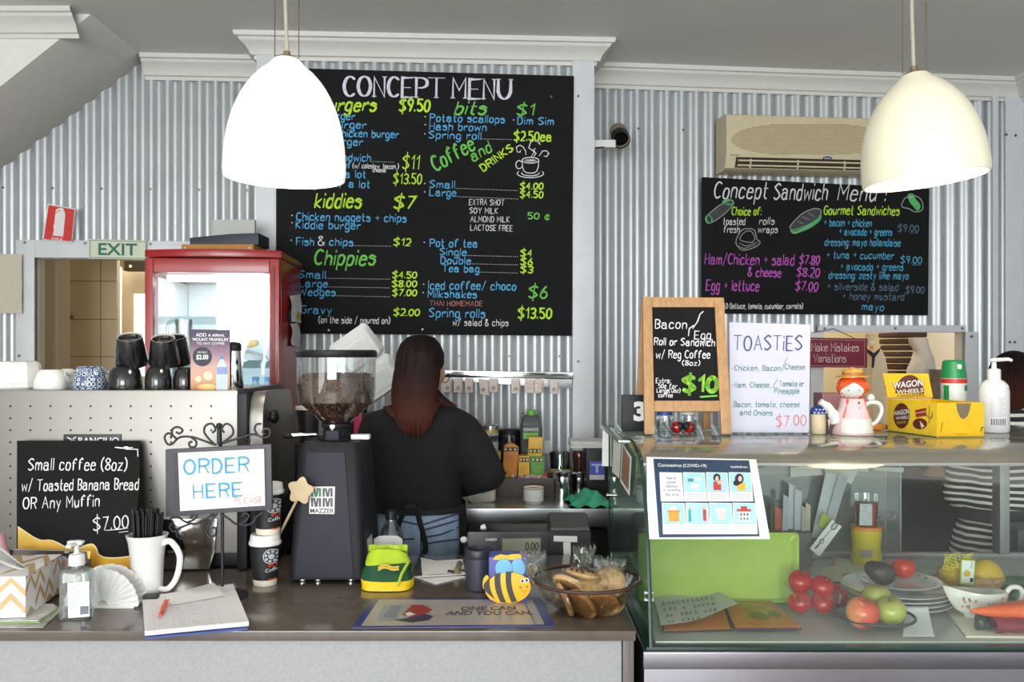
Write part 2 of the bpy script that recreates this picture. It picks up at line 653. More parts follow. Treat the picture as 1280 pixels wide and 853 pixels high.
def corrugated(b, pl, u0, u1, z0, z1, m, screws=()):
    pitch, amp = 0.076, 0.0095
    n = max(2, int((u1 - u0) / pitch * 14))
    rows = [[], []]
    for i in range(n + 1):
        u = u0 + (u1 - u0) * i / n
        k = math.cos(2 * PI * u / pitch)
        k = math.copysign(abs(k) ** 0.8, k)
        for r, z in ((0, z0), (1, z1)):
            rows[r].append(pl.at(u, z, amp * k))
    b.grid(rows, m)
    for (z, every) in screws:
        c0 = math.ceil(u0 / pitch / every) * every
        c = c0
        while c * pitch < u1:
            p = pl.at(c * pitch, z, amp)
            b.cyl(p, p + pl.n * 0.004, 0.006, SCREW, n=8)
            c += every
def backing(b, pl, u0, u1, z0, z1, m, d=0.06, off=-0.03):  # unseen slab behind the sheet, added to block light
    b.prism([(u0, z0), (u1, z0), (u1, z1), (u0, z1)], pl, -d, m, off=off)
# --- floor, ceiling, outer walls
b = B(); b.bx(-3.9, 3.9, -6.1, 7.2, -0.06, 0, FLOORM); struct('floor', b)
b = B(); b.bx(-3.4, 2.75, -6.1, 4.75, CEIL, CEIL + 0.08, CEILP); struct('ceiling', b)
b = B(); b.bx(-3.46, -3.36, -6.1, 4.4, 0, CEIL, CREAM)
struct('wall_left', b)
b = B(); b.bx(2.66, 2.76, -6.1, 4.75, 0, CEIL, GALV_FLAT); struct('wall_right', b)
b = B()                                                     # shop front: piers and a transom round three big panes
b.bx(-3.4, 2.75, -6.1, -6.0, 0, 0.45, CREAM)
b.bx(-3.4, 2.75, -6.1, -6.0, 2.65, CEIL, CREAM)
for x0, x1 in ((-3.4, -2.8), (-1.45, -1.35), (-0.05, 0.05), (1.2, 2.75)):
    b.bx(x0, x1, -6.1, -6.0, 0.45, 2.65, CREAM)
struct('wall_front', b)
PANE = clear('window_glass', (250, 252, 252), 0.04)
for i, (x0, x1) in enumerate(((-2.8, -1.45), (-1.35, -0.05), (0.05, 1.2))):
    b = B(); b.bx(x0, x1, -6.06, -6.05, 0.45, 2.65, PANE); struct('window_%d' % (i + 1), b)
# --- left part of the back wall, with the doorway
uD0, uD1 = PL_L.uv(45, 400)[0], PL_L.uv(235, 400)[0]
zD = PL_L.uv(100, 323)[1]
uLe, uRe = PL_L.uv(-190, 300)[0], PL_L.uv(332, 300)[0]
b = B()
for (a, c, z0, z1) in ((uLe, uD0, 0, CEIL), (uD0, uD1, zD, CEIL), (uD1, uRe, 0, CEIL)):
    corrugated(b, PL_L, a, c, z0, z1, GALV, screws=((2.33, 3), (1.2, 3)) if z0 == 0 else ((2.33, 3),))
    backing(b, PL_L, a, c, z0, z1, CREAM)
struct('wall_back_left', b)
b = B()                                                     # metal door surround
def bar(b, pl, x0, y0, x1, y1, d, m, off=0.012, bev=0.002):
    b.pxprism([(x0, y0), (x1, y0), (x1, y1), (x0, y1)], pl, d, m, bev, off)
u0, u1 = PL_L.uv(22.5, 400)[0], PL_L.uv(45.5, 400)[0]
z1 = PL_L.uv(60, 301)[1]
b.prism([(u0, 0), (u1, 0), (u1, z1), (u0, z1)], PL_L, 0.012, GALV_FLAT, 0.002, 0.010)
b.prism([(u1, zD), (uD1 + 0.09, zD), (uD1 + 0.09, z1), (u1, z1)], PL_L, 0.012, GALV_FLAT, 0.002, 0.010)
b.prism([(uD1, 0), (uD1 + 0.09, 0), (uD1 + 0.09, zD), (uD1, zD)], PL_L, 0.012, GALV_FLAT, 0.002, 0.010)
for (x, y) in ((34, 304), (109, 305), (190, 306), (27, 445)):
    p = PL_L.at(*PL_L.uv(x, y), 0.022)
    b.cyl(p, p + PL_L.n * 0.004, 0.007, SCREW, n=8)
struct('trim_doorway', b)
# hall behind the doorway
HALLW = mat('hall_paint', (196, 186, 164), 0.7, noise=0.04, scale=3)
b = B()
b.bx(-3.6, -3.3, 4.3, 6.6, 0, 2.5, HALLW)
b.bx(-3.6, -1.0, 6.5, 6.6, 0, 2.5, BEIGE)
b.bx(-1.25, -1.15, 4.3, 6.6, 0, 2.5, BEIGE)
b.bx(-3.6, -1.0, 4.3, 6.6, 2.5, 2.58, CREAM)
x0, x1 = P(52, 400, 4.55).x, P(79, 400, 4.55).x
b.bx(x0, x1, 4.5, 4.62, 0, 2.5, HALLW)
struct('wall_hall', b)
DOORM = mat('hall_door_laminate', (216, 200, 168), 0.5, noise=0.03, scale=5)
GROOVE = mat('door_groove', (140, 122, 92), 0.6, noise=0)
pl = zplane(5.2)
b = B()
a, c = P(79, 400, 5.2), P(146, 400, 5.2)
b.bx(a.x, c.x, 5.2, 5.245, 0.0, P(0, 318, 5.2).z, DOORM, 0.003)
for y in (351.7, 399.4, 446):
    b.prism([pl.uv(79, y - .5), pl.uv(146, y - .5), pl.uv(146, y + .5), pl.uv(79, y + .5)], pl, 0.0006, GROOVE)
b.prism([pl.uv(125.5, 320), pl.uv(126.5, 320), pl.uv(126.5, 470), pl.uv(125.5, 470)], pl, 0.0006, GROOVE)
d1 = struct('door_1', b)
b = B()
h = P(83, 397, 5.19)
b.box(h, (0.02, 0.02, 0.045), BLACK, 0.004)
b.tube([h + Vector((0, -0.01, 0)), h + Vector((0, -0.035, 0)), h + Vector((0.055, -0.035, 0))], 0.008, mat('brass_handle', (150, 112, 66), 0.35, 0.8))
_ORG[d1.name] = Vector(d1.location)
part('door_handle', b, d1, 'dark lever handle')
b = B()
a, c = P(152, 400, 5.6), P(240, 400, 5.6)
b.bx(a.x, c.x, 5.6, 5.64, 0, P(0, 338, 5.6).z, DOORM, 0.003)
d2 = struct('door_2', b)
SKYGLOW = mat('daylight_outside', (255, 252, 246), 0.5, noise=0, emit=1.4)
_ORG[d2.name] = Vector(d2.location)
b = B(); b.pxprism([(168, 368), (215, 368), (215, 470), (168, 470)], zplane(5.6), 0.006, SKYGLOW); part('pane', b, d2, 'bright glass pane')
b = B(); b.bx(P(146.5, 0, 5.7).x, P(150.5, 0, 5.7).x, 5.7, 5.72, 0, 2.1, SKYGLOW); struct('window_4', b)
b = B(); a = P(155, 326, 5.5); c = P(215, 339, 5.5); b.bx(a.x, c.x, 5.5, 5.56, c.z, a.z, mat('dark_lightbox', (52, 44, 36), 0.4), 0.004)
p = P(163, 333, 5.495); b.ell(p, (0.008, 0.006, 0.008), mat('led_warm', (255, 220, 150), emit=2.0, noise=0))
solo('indicator_box', b, 'dark box with a small lit lamp above the far hall door', 'light box')
area('hall_daylight', (-2.3, 5.5, 2.45), (0, 0, 0), 0.6, 0.6, 13, (1.0, 0.92, 0.8))
# --- chimney-breast part of the back wall, with the big menu
uB0, uB1 = PL_B.uv(322, 60)[0], PL_B.uv(742, 60)[0]
b = B()
corrugated(b, PL_B, uB0, uB1, 0, CEIL, GALV, screws=((1.53, 3),))
backing(b, PL_B, uB0, uB1, 0, CEIL, CREAM, d=0.5)
struct('wall_back_centre', b)
b = B()
for x0, x1 in ((322, 346.5), (715, 742)):
    u0, u1 = PL_B.uv(x0, 300)[0], PL_B.uv(x1, 300)[0]
    b.prism([(u0, 0), (u1, 0), (u1, CEIL), (u0, CEIL)], PL_B, 0.012, GALV_FLAT, 0.003, 0.010)
for (x, y) in ((722, 122), (722, 452), (327, 430)):
    p = PL_B.at(*PL_B.uv(x, y), 0.022)
    b.cyl(p, p + PL_B.n * 0.004, 0.006, SCREW, n=8)
struct('trim_corner_strips', b)
# --- right part of the back wall, with the servery hatch
uH0, uH1 = PL_R.uv(1026, 480)[0], PL_R.uv(1206, 480)[0]
zH1, zH0 = PL_R.uv(1100, 415)[1], 1.02
uR0, uR1 = PL_R.uv(735, 300)[0], PL_R.uv(1256, 300)[0]
b = B()
for (a, c, z0, z1) in ((uR0, uH0, 0, CEIL), (uH0, uH1, zH1, CEIL), (uH0, uH1, 0, zH0), (uH1, uR1, 0, CEIL)):
    corrugated(b, PL_R, a, c, z0, z1, GALV, screws=((2.66, 3),) if z1 > 2 else ())
    backing(b, PL_R, a, c, z0, z1, CREAM)
struct('wall_back_right', b)
b = B()
bar(b, PL_R, 1020, 407, 1203, 415.5, 0.02, GALV_FLAT)
u0, u1 = PL_R.uv(1204, 480)[0], PL_R.uv(1219, 480)[0]
b.prism([(u0, 0), (u1, 0), (u1, zH1 + 0.0), (u0, zH1 + 0.0)], PL_R, 0.012, GALV_FLAT, 0.002, 0.01)
u0, u1 = PL_R.uv(1011, 480)[0], PL_R.uv(1027, 480)[0]
b.prism([(u0, 0), (u1, 0), (u1, zH1), (u0, zH1)], PL_R, 0.012, WHITE, 0.002, 0.01)
for (x, y) in ((1027, 411), (1115, 411), (1198, 411), (1210, 421)):
    p = PL_R.at(*PL_R.uv(x, y), 0.03)
    b.cyl(p, p + PL_R.n * 0.004, 0.007, SCREW, n=8)
struct('trim_servery', b)
b = B()
for x0, x1, o in ((1253, 1283, 0.012), (1236, 1243, 0.02)):
    u0, u1 = PL_R.uv(x0, 300)[0], PL_R.uv(x1, 300)[0]
    b.prism([(u0, 0), (u1, 0), (u1, CEIL), (u0, CEIL)], PL_R, 0.014, GALV_FLAT, 0.003, o)
for (x, y) in ((1253.5, 170), (1265, 171), (1258, 428), (1264, 428)):
    p = PL_R.at(*PL_R.uv(x, y), 0.026)
    b.cyl(p, p + PL_R.n * 0.004, 0.007, SCREW, n=8)
struct('trim_corner_right', b)
# kitchen seen through the hatch
b = B()
b.bx(0.9, 3.6, 6.9, 7.0, 0, 2.6, BEIGE)
b.bx(0.9, 1.0, 4.5, 7.0, 0, 2.6, BEIGE)
b.bx(3.6, 3.7, 4.7, 7.0, 0, 2.6, CREAM)
b.bx(0.9, 3.7, 4.7, 7.0, 2.6, 2.68, CREAM)
b.bx(P(1176, 0, 6.4).x, P(1179, 0, 6.4).x, 5.6, 6.9, 0, 2.6, CREAM)
struct('wall_kitchen', b)
area('kitchen_fill', (2.2, 5.7, 2.55), (0, 0, 0), 0.8, 0.8, 30, (1.0, 0.93, 0.82))  # unseen lamp added to light the room behind the hatch
# --- bulkhead under the stairs
b = B()
plb = Plane((0, 4.32, 0), (1, 0, 0), UP)
b.prism([(-3.36, CEIL), (-1.755, CEIL), (-3.36, CEIL - 0.8 * 1.605)], plb, 0.65, mat('bulkhead_paint', (240, 238, 230), .7, noise=.02), 0.004)
struct('wall_upper_left', b)
# --- cornices
PROF = [(0, -0.105), (0.010, -0.105), (0.014, -0.09), (0.026, -0.086), (0.032, -0.07), (0.045, -0.05), (0.066, -0.034), (0.072, -0.022), (0.084, -0.019), (0.088, -0.006), (0.088, 0.0)]
def cornice(name, pl, u0, u1, m0=0, m1=0):
    b = B()
    rows = []
    for (n_, z) in PROF:
        rows.append([pl.at(u0 - m0 * n_, CEIL + z, n_), pl.at(u1 + m1 * n_, CEIL + z, n_)])
    b.grid(rows, CORNICE)
    for k, (u, mm) in enumerate(((u0, -m0), (u1, m1))):        # returns round the corner
        r2 = []
        for (n_, z) in PROF:
            a = pl.at(u + mm * n_, CEIL + z, n_)
            r2.append([a, pl.at(u + mm * n_, CEIL + z, -0.4) if mm else a + Vector((0.0001, 0, 0))])
        if mm:
            b.grid(r2, CORNICE)
    struct(name, b, sharp=25)
cornice('trim_1', PL_B, uB0, uB1, 1, 1)
cornice('trim_2', PL_L, PL_L.uv(182, 66)[0], uB0 and PL_L.uv(330, 66)[0])
cornice('trim_3', PL_R, PL_R.uv(735, 78)[0], PL_R.uv(1268, 90)[0])
cornice('trim_4', Plane((0, 3.67, 0), (1, 0, 0), UP), -3.36, -1.80)
cornice('trim_5', Plane((2.66, 0, 0), (0, -1, 0), UP), -4.62, 6.0)
# ================================================================ PENDANT LAMPS
OPAL = mat('opal_glass', (255, 253, 246), 0.25, noise=0, emit=0.75, coat=0.3)
OPALC = mat('opal_glass_cream', (255, 249, 222), 0.3, noise=0, emit=0.07, coat=0.3)
NICKEL = mat('satin_nickel', (176, 160, 132), 0.35, 0.9, noise=0.03)
CORDM = mat('lamp_cord', (190, 184, 168), 0.6)
WIREM = mat('thin_wire', (110, 110, 110), 0.4, 0.8, noise=0)
def pendant(label, px, ptop, pbot, Z, half, tilt, om, power):
    c0 = P(px, pbot, Z)
    h = (pbot - ptop) / F * Z
    r = half / F * Z
    t = thing('pendant_lamp', label, 'lamp', c0, 'pendant lamps over the counter')
    R = Matrix.Rotation(math.radians(tilt), 4, 'Y')
    xf = Matrix.Translation(c0) @ R
    prof = []
    N = 16
    for i in range(N + 1):
        a = i / N
        z = a * h
        rr = r * (1 - a ** 2.4) ** 0.6 if a < 1 else 0
        prof.append((max(rr, r * 0.20) if a > 0.97 else rr, z))
    prof[0] = (r * 0.985, 0)
    inner = [(max(p[0] - 0.005, 0.001), p[1] + 0.0) for p in prof[::-1]]
    b = B(xf)
    b.lathe((0, 0, 0), inner + prof, om, 48, cap0=False, cap1=True)
    part('lamp_shade', b, t)
    b = B(xf)
    b.lathe((0, 0, h - 0.003), [(r * 0.215, -.004), (r * 0.21, 0.003), (r * 0.15, 0.008), (0.010, 0.010), (0.008, 0.022)], NICKEL, 24)
    part('cap', b, t, 'small metal cap')
    top = xf @ Vector((0, 0, h + 0.02))
    b = B()
    b.tube([top, top + Vector((-0.004, 0, 0.12)), top + Vector((-0.006, 0, 0.3)), (top.x, top.y, CEIL - 0.02)], 0.0048, CORDM)
    part('cord', b, t)
    for s in (-1, 1):
        b = B()
        p = xf @ Vector((s * r * 0.2, 0, h + 0.003))
        b.tube([p, (p.x, p.y, CEIL - 0.01)], 0.0012, WIREM, 6)
        part('suspension_wire', b, t)
    b = B()
    b.lathe((top.x, top.y, CEIL - 0.03), [(0.055, 0.0), (0.06, 0.012), (0.06, 0.03)], NICKEL, 24)
    part('ceiling_rose', b, t)
    b = B(xf)
    b.ell((0, 0, h * 0.45), (0.03, 0.03, 0.045), mat('bulb_glow', (255, 250, 238), noise=0, emit=2.5))
    part('bulb', b, t)
    l = bpy.data.lights.new('pendant_bulb_light', 'POINT')
    l.energy = power
    l.color = (1, 0.93, 0.82)
    l.shadow_soft_size = 0.05
    lo = bpy.data.objects.new('pendant_bulb_light', l)
    COL.objects.link(lo)
    lo.location = xf @ Vector((0, 0, h * 0.2))
pendant('white glass dome pendant lamp hanging in front of the large menu board', 356, 74, 223, 2.2, 75, 1.0, OPAL, 6)
pendant('cream glass dome pendant lamp hanging by the air conditioner, its rim tilted', 1157, 92, 226, 2.2, 74.5, -6.0, OPALC, 4)
# ================================================================ FRONT COUNTER
TOPM = mat('counter_laminate', (98, 88, 80), 0.16, noise=0.10, scale=25, coat=0.2)
PANELM = mat('speckled_laminate', (160, 160, 162), 0.5, noise=0.07, scale=160)
EDGEM = mat('counter_edge', (104, 96, 92), 0.35, noise=0.06)
CT = 0.95
cx1 = 0.266
t = thing('service_counter', 'long service counter with dark worktop and speckled white front', 'counter', (-1.2, 2.25, 0))
b = B()
b.bx(-2.9, cx1, 1.89, 2.60, CT - 0.022, CT, TOPM, 0.003)
b.bx(-2.9, -0.74, 2.60, 2.86, CT - 0.022, CT, TOPM, 0.003)
part('worktop', b, t)
b = B(); b.bx(-2.9, cx1 - 0.028, 1.91, 1.93, 0.02, CT - 0.022, PANELM, 0.001); part('front_panel', b, t)
b = B()
b.bx(cx1 - 0.026, cx1 - 0.010, 1.903, 2.58, 0.0, CT - 0.022, EDGEM, 0.002)
b.bx(cx1 - 0.010, cx1 - 0.001, 1.912, 2.58, 0.0, CT - 0.022, EDGEM, 0.002)
part('end_panel', b, t)
b = B(); b.bx(-2.9, cx1 - 0.03, 2.56, 2.58, 0, CT - 0.022, BLACK); part('rear_panel', b, t)
# low work shelf behind the counter (carries the till)
b = B(); b.bx(-0.30, 0.27, 2.605, 2.79, 0.70, 0.725, BLACK, 0.003)
b.bx(-0.30, -0.28, 2.605, 2.79, 0, 0.70, BLACK); b.bx(0.25, 0.27, 2.605, 2.79, 0, 0.70, BLACK)
solo('till_shelf', b, 'low black shelf behind the counter under the till', 'shelf')
# ================================================================ BACK BENCH
BZ = 0.958
t = thing('steel_bench', 'stainless steel bench along the wall behind the woman', 'bench', (0.0, 3.6, 0))
b = B()
b.bx(-0.84, 0.63, 3.32, 3.99, BZ - 0.004, BZ, STEEL, 0.001)
b.bx(-0.84, 0.63, 3.318, 3.332, BZ - 0.07, BZ, STEEL, 0.003)
part('bench_top', b, t)
for x in (-0.80, 0.58):
    for y in (3.37, 3.9):
        b = B(); b.cyl((x, y, 0), (x, y, BZ - 0.004), 0.02, STEEL); part('leg', b, t)
b = B(); b.bx(-0.82, 0.61, 3.38, 3.95, 0.3, 0.325, STEEL, 0.002); part('under_shelf', b, t)
# ================================================================ FRIDGE
RED = mat('fridge_red', (160, 14, 20), 0.28, noise=0.05, scale=5, coat=0.15)
REDD = mat('fridge_red_dark', (128, 30, 30), 0.3, noise=0.06)
FWHITE = mat('fridge_liner', (244, 248, 250), 0.4, noise=0.02)
fc = Vector((-1.352, 3.25, 0))                # front left corner
xf = Matrix.Translation(fc) @ Matrix.Rotation(math.radians(4.0), 4, 'Z')
W, D, H = 0.487, 0.46, 1.90
t = thing('drinks_fridge', 'tall red drinks fridge with a brightly lit glass door', 'fridge', fc)
def arc_front(w, bulge, d, n=12):
    pts = [(0, d)]
    for i in range(n + 1):
        a = i / n
        pts.append((w * a, -bulge * math.sin(PI * a)))
    pts.append((w, d))
    return pts
b = B(xf)
plh = Plane((0, 0, 0), (1, 0, 0), (0, 1, 0))
b.bx(0, 0.018, 0.03, D, 0.08, H, RED, 0.004)
b.bx(W - 0.018, W, 0.03, D, 0.08, H, RED, 0.004)
b.bx(0.018, W - 0.018, D - 0.02, D, 0.08, H, FWHITE)
b.bx(0.018, W - 0.018, 0.03, D - 0.02, 0.08, 0.35, REDD, 0.003)
b.bx(0.02, W - 0.02, 0.05, D - 0.02, 0.0, 0.08, BLACK)
b.bx(0.018, W - 0.018, 0.03, D - 0.02, H - 0.06, H, RED)
part('body', b, t)
b = B(xf)
pl0 = Plane((0, 0, H), (1, 0, 0), (0, 1, 0))
b.prism(arc_front(W + 0.01, 0.045, D), Plane((-0.005, 0, H), (1, 0, 0), (0, 1, 0)), 0.028, RED, 0.006)
part('lid', b, t)
b = B(xf)
for x0, x1, z0, z1 in ((0, 0.03, 0.36, H - 0.004), (W - 0.036, W, 0.36, H - 0.004), (0.03, W - 0.036, H - 0.058, H - 0.004), (0.03, W - 0.036, 0.36, 0.42)):
    b.bx(x0, x1, -0.015, 0.026, z0, z1, RED, 0.006)
b.bx(W - 0.024, W - 0.016, -0.022, -0.012, 0.4, H - 0.03, REDD, 0.002)
p_door = part('door', b, t)
b = B(xf); b.bx(0.028, W - 0.034, 0.0, 0.006, 0.42, H - 0.058, clear('fridge_glass', (240, 250, 252), 0.05)); part('glass', b, p_door, 'clear glass pane')
b = B(xf)
b.bx(0.02, 0.028, 0.05, D - 0.03, 0.36, H - 0.07, FWHITE)
b.bx(W - 0.028, W - 0.02, 0.05, D - 0.03, 0.36, H - 0.07, FWHITE)
b.bx(0.03, W - 0.03, D - 0.035, D - 0.025, 0.36, H - 0.07, FWHITE)
part('liner', b, t)
SHELFW = mat('wire_shelf_white', (228, 238, 244), 0.4, noise=0)
for z in (0.72, 1.0, 1.26, 1.50, 1.665):
    b = B(xf)
    for k in range(10):
        y = 0.07 + k * 0.037
        b.tube([(0.03, y, z), (W - 0.03, y, z)], 0.003, SHELFW, 6)
    for x in (0.05, W / 2, W - 0.05):
        b.tube([(x, 0.06, z - 0.005), (x, 0.42, z - 0.005)], 0.003, SHELFW, 6)
    b.bx(0.03, W - 0.03, 0.055, 0.06, z - 0.012, z + 0.018, SHELFW)
    part('shelf', b, t)
b = B(xf); b.bx(0.06, W - 0.07, 0.05, 0.075, H - 0.085, H - 0.064, mat('fridge_tube', (255, 255, 255), noise=0, emit=6)); part('lamp_tube', b, t, 'white lamp tube')
b = B(xf)
plside = Plane(xf @ Vector((W + 0.001, 0, 0)), xf.to_3x3() @ Vector((0, 1, 0)), UP)
for s_, x0, x1, y, h_ in (('enjoy', 357.5, 371, 350, 14), ('e', 357, 361, 440, 7)):
    write(b, plside, s_, x0, x1, y, h_, mat('fridge_script', (232, 190, 186), 0.5), 1.5, slant=0.1)
part('lettering', b, t, 'pale lettering on the red side')
fl = bpy.data.lights.new('fridge_lamp', 'AREA'); fl.shape = 'RECTANGLE'; fl.size = 0.36; fl.size_y = 1.2; fl.energy = 2.0; fl.color = (0.95, 0.99, 1.0)
fo = bpy.data.objects.new('fridge_lamp', fl); COL.objects.link(fo)
fo.matrix_world = xf @ Matrix.Translation((W / 2, 0.10, 1.15)) @ Matrix.Rotation(PI / 2, 4, 'X')
fo2 = bpy.data.objects.new('fridge_lamp', fl.copy()); COL.objects.link(fo2); fo2.data.size = 0.36; fo2.data.size_y = 0.04; fo2.data.energy = 0.7
fo2.matrix_world = xf @ Matrix.Translation((W / 2, 0.2, H - 0.075))
# drinks and a food tray on the fridge shelves
BOT = clear('bottle_blue', (196, 226, 240), .08, haze=.25)
for i, (u, z, nm) in enumerate(((.10, 1.2645, 'leftmost'), (.17, 1.2645, 'second'), (.30, 1.2645, 'third'), (.355, 1.2645, 'fourth'), (.412, 1.2645, 'rightmost'))):
    c = xf @ Vector((u, .15 + .05 * (i % 2), z))
    t = thing('water_bottle', nm + ' pale blue water bottle on the middle fridge shelf', 'bottle', c, 'water bottles in the fridge')
    b = B(); b.lathe(c, [(.027, 0), (.03, .005), (.03, .12), (.012, .165), (.012, .175)], BOT, 16); part('bottle_body', b, t)
    b = B(); b.lathe(c + Vector((0, 0, .172)), [(.014, 0), (.014, .015), (0, .016)], mat('bottle_cap_blue', (90, 150, 200), .4), 12); part('cap', b, t)
c = xf @ Vector((.24, .2, 1.506))
b = B(xf @ Matrix.Translation((.24, .2, 1.506)))
b.lathe((0, 0, 0), [(.12, 0), (.17, .012), (.15, .035), (.08, .055), (0, .06)], mat('wrapped_tray_grey', (186, 190, 194), .3, noise=.2, scale=25), 28, sy=.75)
solo('wrapped_platter', b, 'film wrapped food platter on the upper fridge shelf', 'platter')
for i, u in enumerate((.13, .21, .34)):
    b = B(xf @ Matrix.Translation((u, .14, 1.506)))
    b.ell((0, 0, .078), (.04, .035, .018), mat('bread_roll', (222, 176, 120), .6, noise=.1)); solo('bread_roll', b, ['left', 'middle', 'right'][i] + ' pale bread roll on the film wrapped fridge platter', 'roll', 'rolls on the fridge platter')
# ================================================================ ON THE WALLS
def slope_b(y):
    return 0.027 - (y - 90) * 0.00005
# ---- the large menu board
pl = PL_B.off(0.022)
c = [pl.uv(*p) for p in ((345.5, 417), (714, 420), (717, 96), (346, 85.5))]
b = B(); b.prism(c, pl, 0.012, CHALKBOARD, 0.001)
t = thing('menu_board', 'large black chalkboard headed CONCEPT MENU on the corrugated wall', 'chalkboard', pl.at(*pl.uv(530, 418), 0))
part('panel', b, t)
pb = pl.off(0.0125)
b = B()
for (x, y) in ((528, 412), (411, 413), (689, 121)):
    p = pb.at(*pb.uv(x, y)); b.cyl(p, p + pb.n * 0.003, 0.005, SCREW, n=8)
part('screw', b, t)
def m_(text, x0, x1, y, h, c, w, slant=0.06, dy=None, thin=1.0, serif=False, gap=2.3):
    dy = (x1 - x0) * slope_b(y) if dy is None else dy
    write(cur_b, cur_pl, text, x0, x1, y, h, c, w, slant, dy, gap=gap, thin=thin, serif=serif)
def dots(x0, x1, y, dy, m=CH_WHITE):
    n = int((x1 - x0) / 2.6)
    for i in range(n):
        x = x0 + (x1 - x0) * i / n
        yy = y + dy * i / n
        strokes(cur_b, cur_pl, [[(x, yy), (x + 0.9, yy)]], 0.9, m)
def bul(x, y):
    strokes(cur_b, cur_pl, [[(x - .5, y), (x + .5, y)]], 1.9, CH_WHITE)
cur_pl = pb
cur_b = B()
LILAC = mat('chalk_lilac_white', (226, 222, 236), 0.9, noise=0.12, scale=60)
m_('CONCEPT', 430, 553, 119.5, 24.5, LILAC, 4.2, 0.0, 2.6, thin=0.35, serif=True, gap=1.8)
m_('MENU', 566, 638, 122.6, 24.5, LILAC, 4.4, 0.0, 1.6, thin=0.35, serif=True, gap=1.9)
part('heading', cur_b, t, 'white block lettering CONCEPT MENU')
cur_b = B()
L, G, W_, BL = CH_LIME, CH_GREEN, CH_WHITE, CH_BLUE
for a in (('burgers', 401, 469, 138.5, 16, L, 2.7, .25, 0), ('$9.50', 499, 536, 138.5, 15, L, 2.6, .12), ('$11', 503, 523, 211, 17, L, 1.9, .12),
          ('$13.50', 491.5, 526, 229.5, 13, L, 1.7, .12), ('kiddies', 393.5, 450.5, 259.5, 18, L, 2.7, .22, 0), ('$7', 492, 517, 260.5, 15.5, L, 2.8, .15),
          ('$12', 492, 512.5, 307, 10, L, 1.7, .1), ('Chippies', 392.5, 468, 331, 18.5, G, 2.7, .22, 0), ('$4.50', 490.5, 520, 347.6, 9, L, 1.7, .1),
          ('$8.00', 490, 520, 358.6, 9, L, 1.7, .1), ('$7.00', 490.5, 520, 369.8, 9, L, 1.7, .1), ('$2.00', 492, 523.5, 394.6, 9.5, L, 1.7, .1),
          ('bits', 568, 606, 142.5, 16, G, 2.6, .3, 0), ('$1', 646, 666, 143.5, 13.5, G, 2.2, .12), ('$2.50ea', 642.5, 689, 175.5, 11.5, L, 2.0, .05),
          ('Coffee', 545, 594, 215, 19, G, 2.7, .15, -29), ('and', 592, 615, 202.5, 14, G, 2.1, .15, -14), ('DRINKS', 604.5, 642, 214.5, 10.5, L, 2.0, 0, -27),
          ('$4.00', 650, 678, 236.6, 9.5, L, 1.7, .1), ('$4.50', 650, 678, 247, 9.5, L, 1.7, .1), ('50 ~', 660, 686.5, 274, 9, G, 1.6, .05),
          ('$4', 650.5, 664, 320.6, 9.5, L, 1.7, .1), ('$6', 650.5, 665, 331, 9.5, L, 1.7, .1), ('$3', 650.5, 665, 341, 9.5, L, 1.7, .1),
          ('$6', 660.5, 683, 372, 15, G, 2.2, .12), ('$13.50', 647.5, 688.5, 397.6, 13, L, 2.2, .08)):
    m_(*a[:4], a[4] * (.86 if a[4] < 11 else .97), *a[5:])
part('price', cur_b, t, 'green and lime chalk headings and prices')
cur_b = B()
for a in (('burger', 407, 443, 148.8, 10), ('burger', 415, 457, 159.8, 10), ('Chicken burger', 421, 497.5, 170.6, 10), ('burger', 413, 453, 181, 10),
          ('Sandwich', 415, 463, 201, 10), ('of', 429, 438.5, 210.5, 9.5), ('w/ a lot', 411, 457, 221.3, 10), ('Burger w/ a lot', 371, 462, 233, 10),
          ('Chicken nuggets + chips', 370.5, 507.5, 275.3, 10.5), ('Kiddie burger', 370, 450, 285.5, 10.5), ('Fish', 370.5, 392, 306.5, 10.5),
          ('chips', 412, 441, 307, 10), ('Small', 373.5, 406.5, 347.6, 10), ('Large', 373.5, 409, 358.5, 10), ('Wedges', 373.5, 419, 369.3, 10),
          ('Gravy', 376, 414, 391.8, 10.5), ('Potato scallops', 537.5, 630.5, 151.5, 10), ('Dim Sim', 647, 691.5, 155.3, 10), ('Hash brown', 537, 607.5, 162.2, 10),
          ('Spring roll', 536, 601, 173, 10), ('Small', 537, 568, 234.6, 10), ('Large', 537, 569.5, 244.8, 10), ('Pot of tea', 537.5, 596.5, 308.4, 10.5),
          ('Single', 550, 582.5, 319, 9.5), ('Double', 551, 588, 329.7, 9.5), ('Tea bag', 553, 598.5, 339.7, 9.5), ('Iced coffee/ choco', 535.5, 644.5, 361.3, 11),
          ('Milkshakes', 535, 595.5, 371.8, 10), ('Spring rolls', 536.5, 606, 396.4, 12)):
    m_(*a[:4], a[4] * .9, CH_BLUE, 1.5, 0.03)
part('blue_lettering', cur_b, t, 'blue chalk names of the dishes')
cur_b = B()
for a in (('(w/ coleslaw, bacon,)', 441, 498, 210, 6, .9), ('cheese', 466, 482, 215, 5, .9), ('&', 398, 405.5, 307, 11, 1.3), ('(on the side / poured on)', 398.5, 487, 403.8, 8, 1.0),
          ('EXTRA SHOT', 586.5, 630, 256.2, 7, .95), ('SOY MILK', 587, 622, 266.6, 7, .95), ('ALMOND MILK', 588, 636.5, 277.2, 7, .95),
          ('LACTOSE FREE', 588, 640.5, 288.2, 7, .95), ('w/ salad & chips', 566, 635, 407, 8, 1.0)):
    m_(*a[:5], CH_WHITE, a[5], 0.05)
m_('THAI HOMEMADE', 537, 603, 382.2, 6, CH_PINK, 1.1, 0.05)
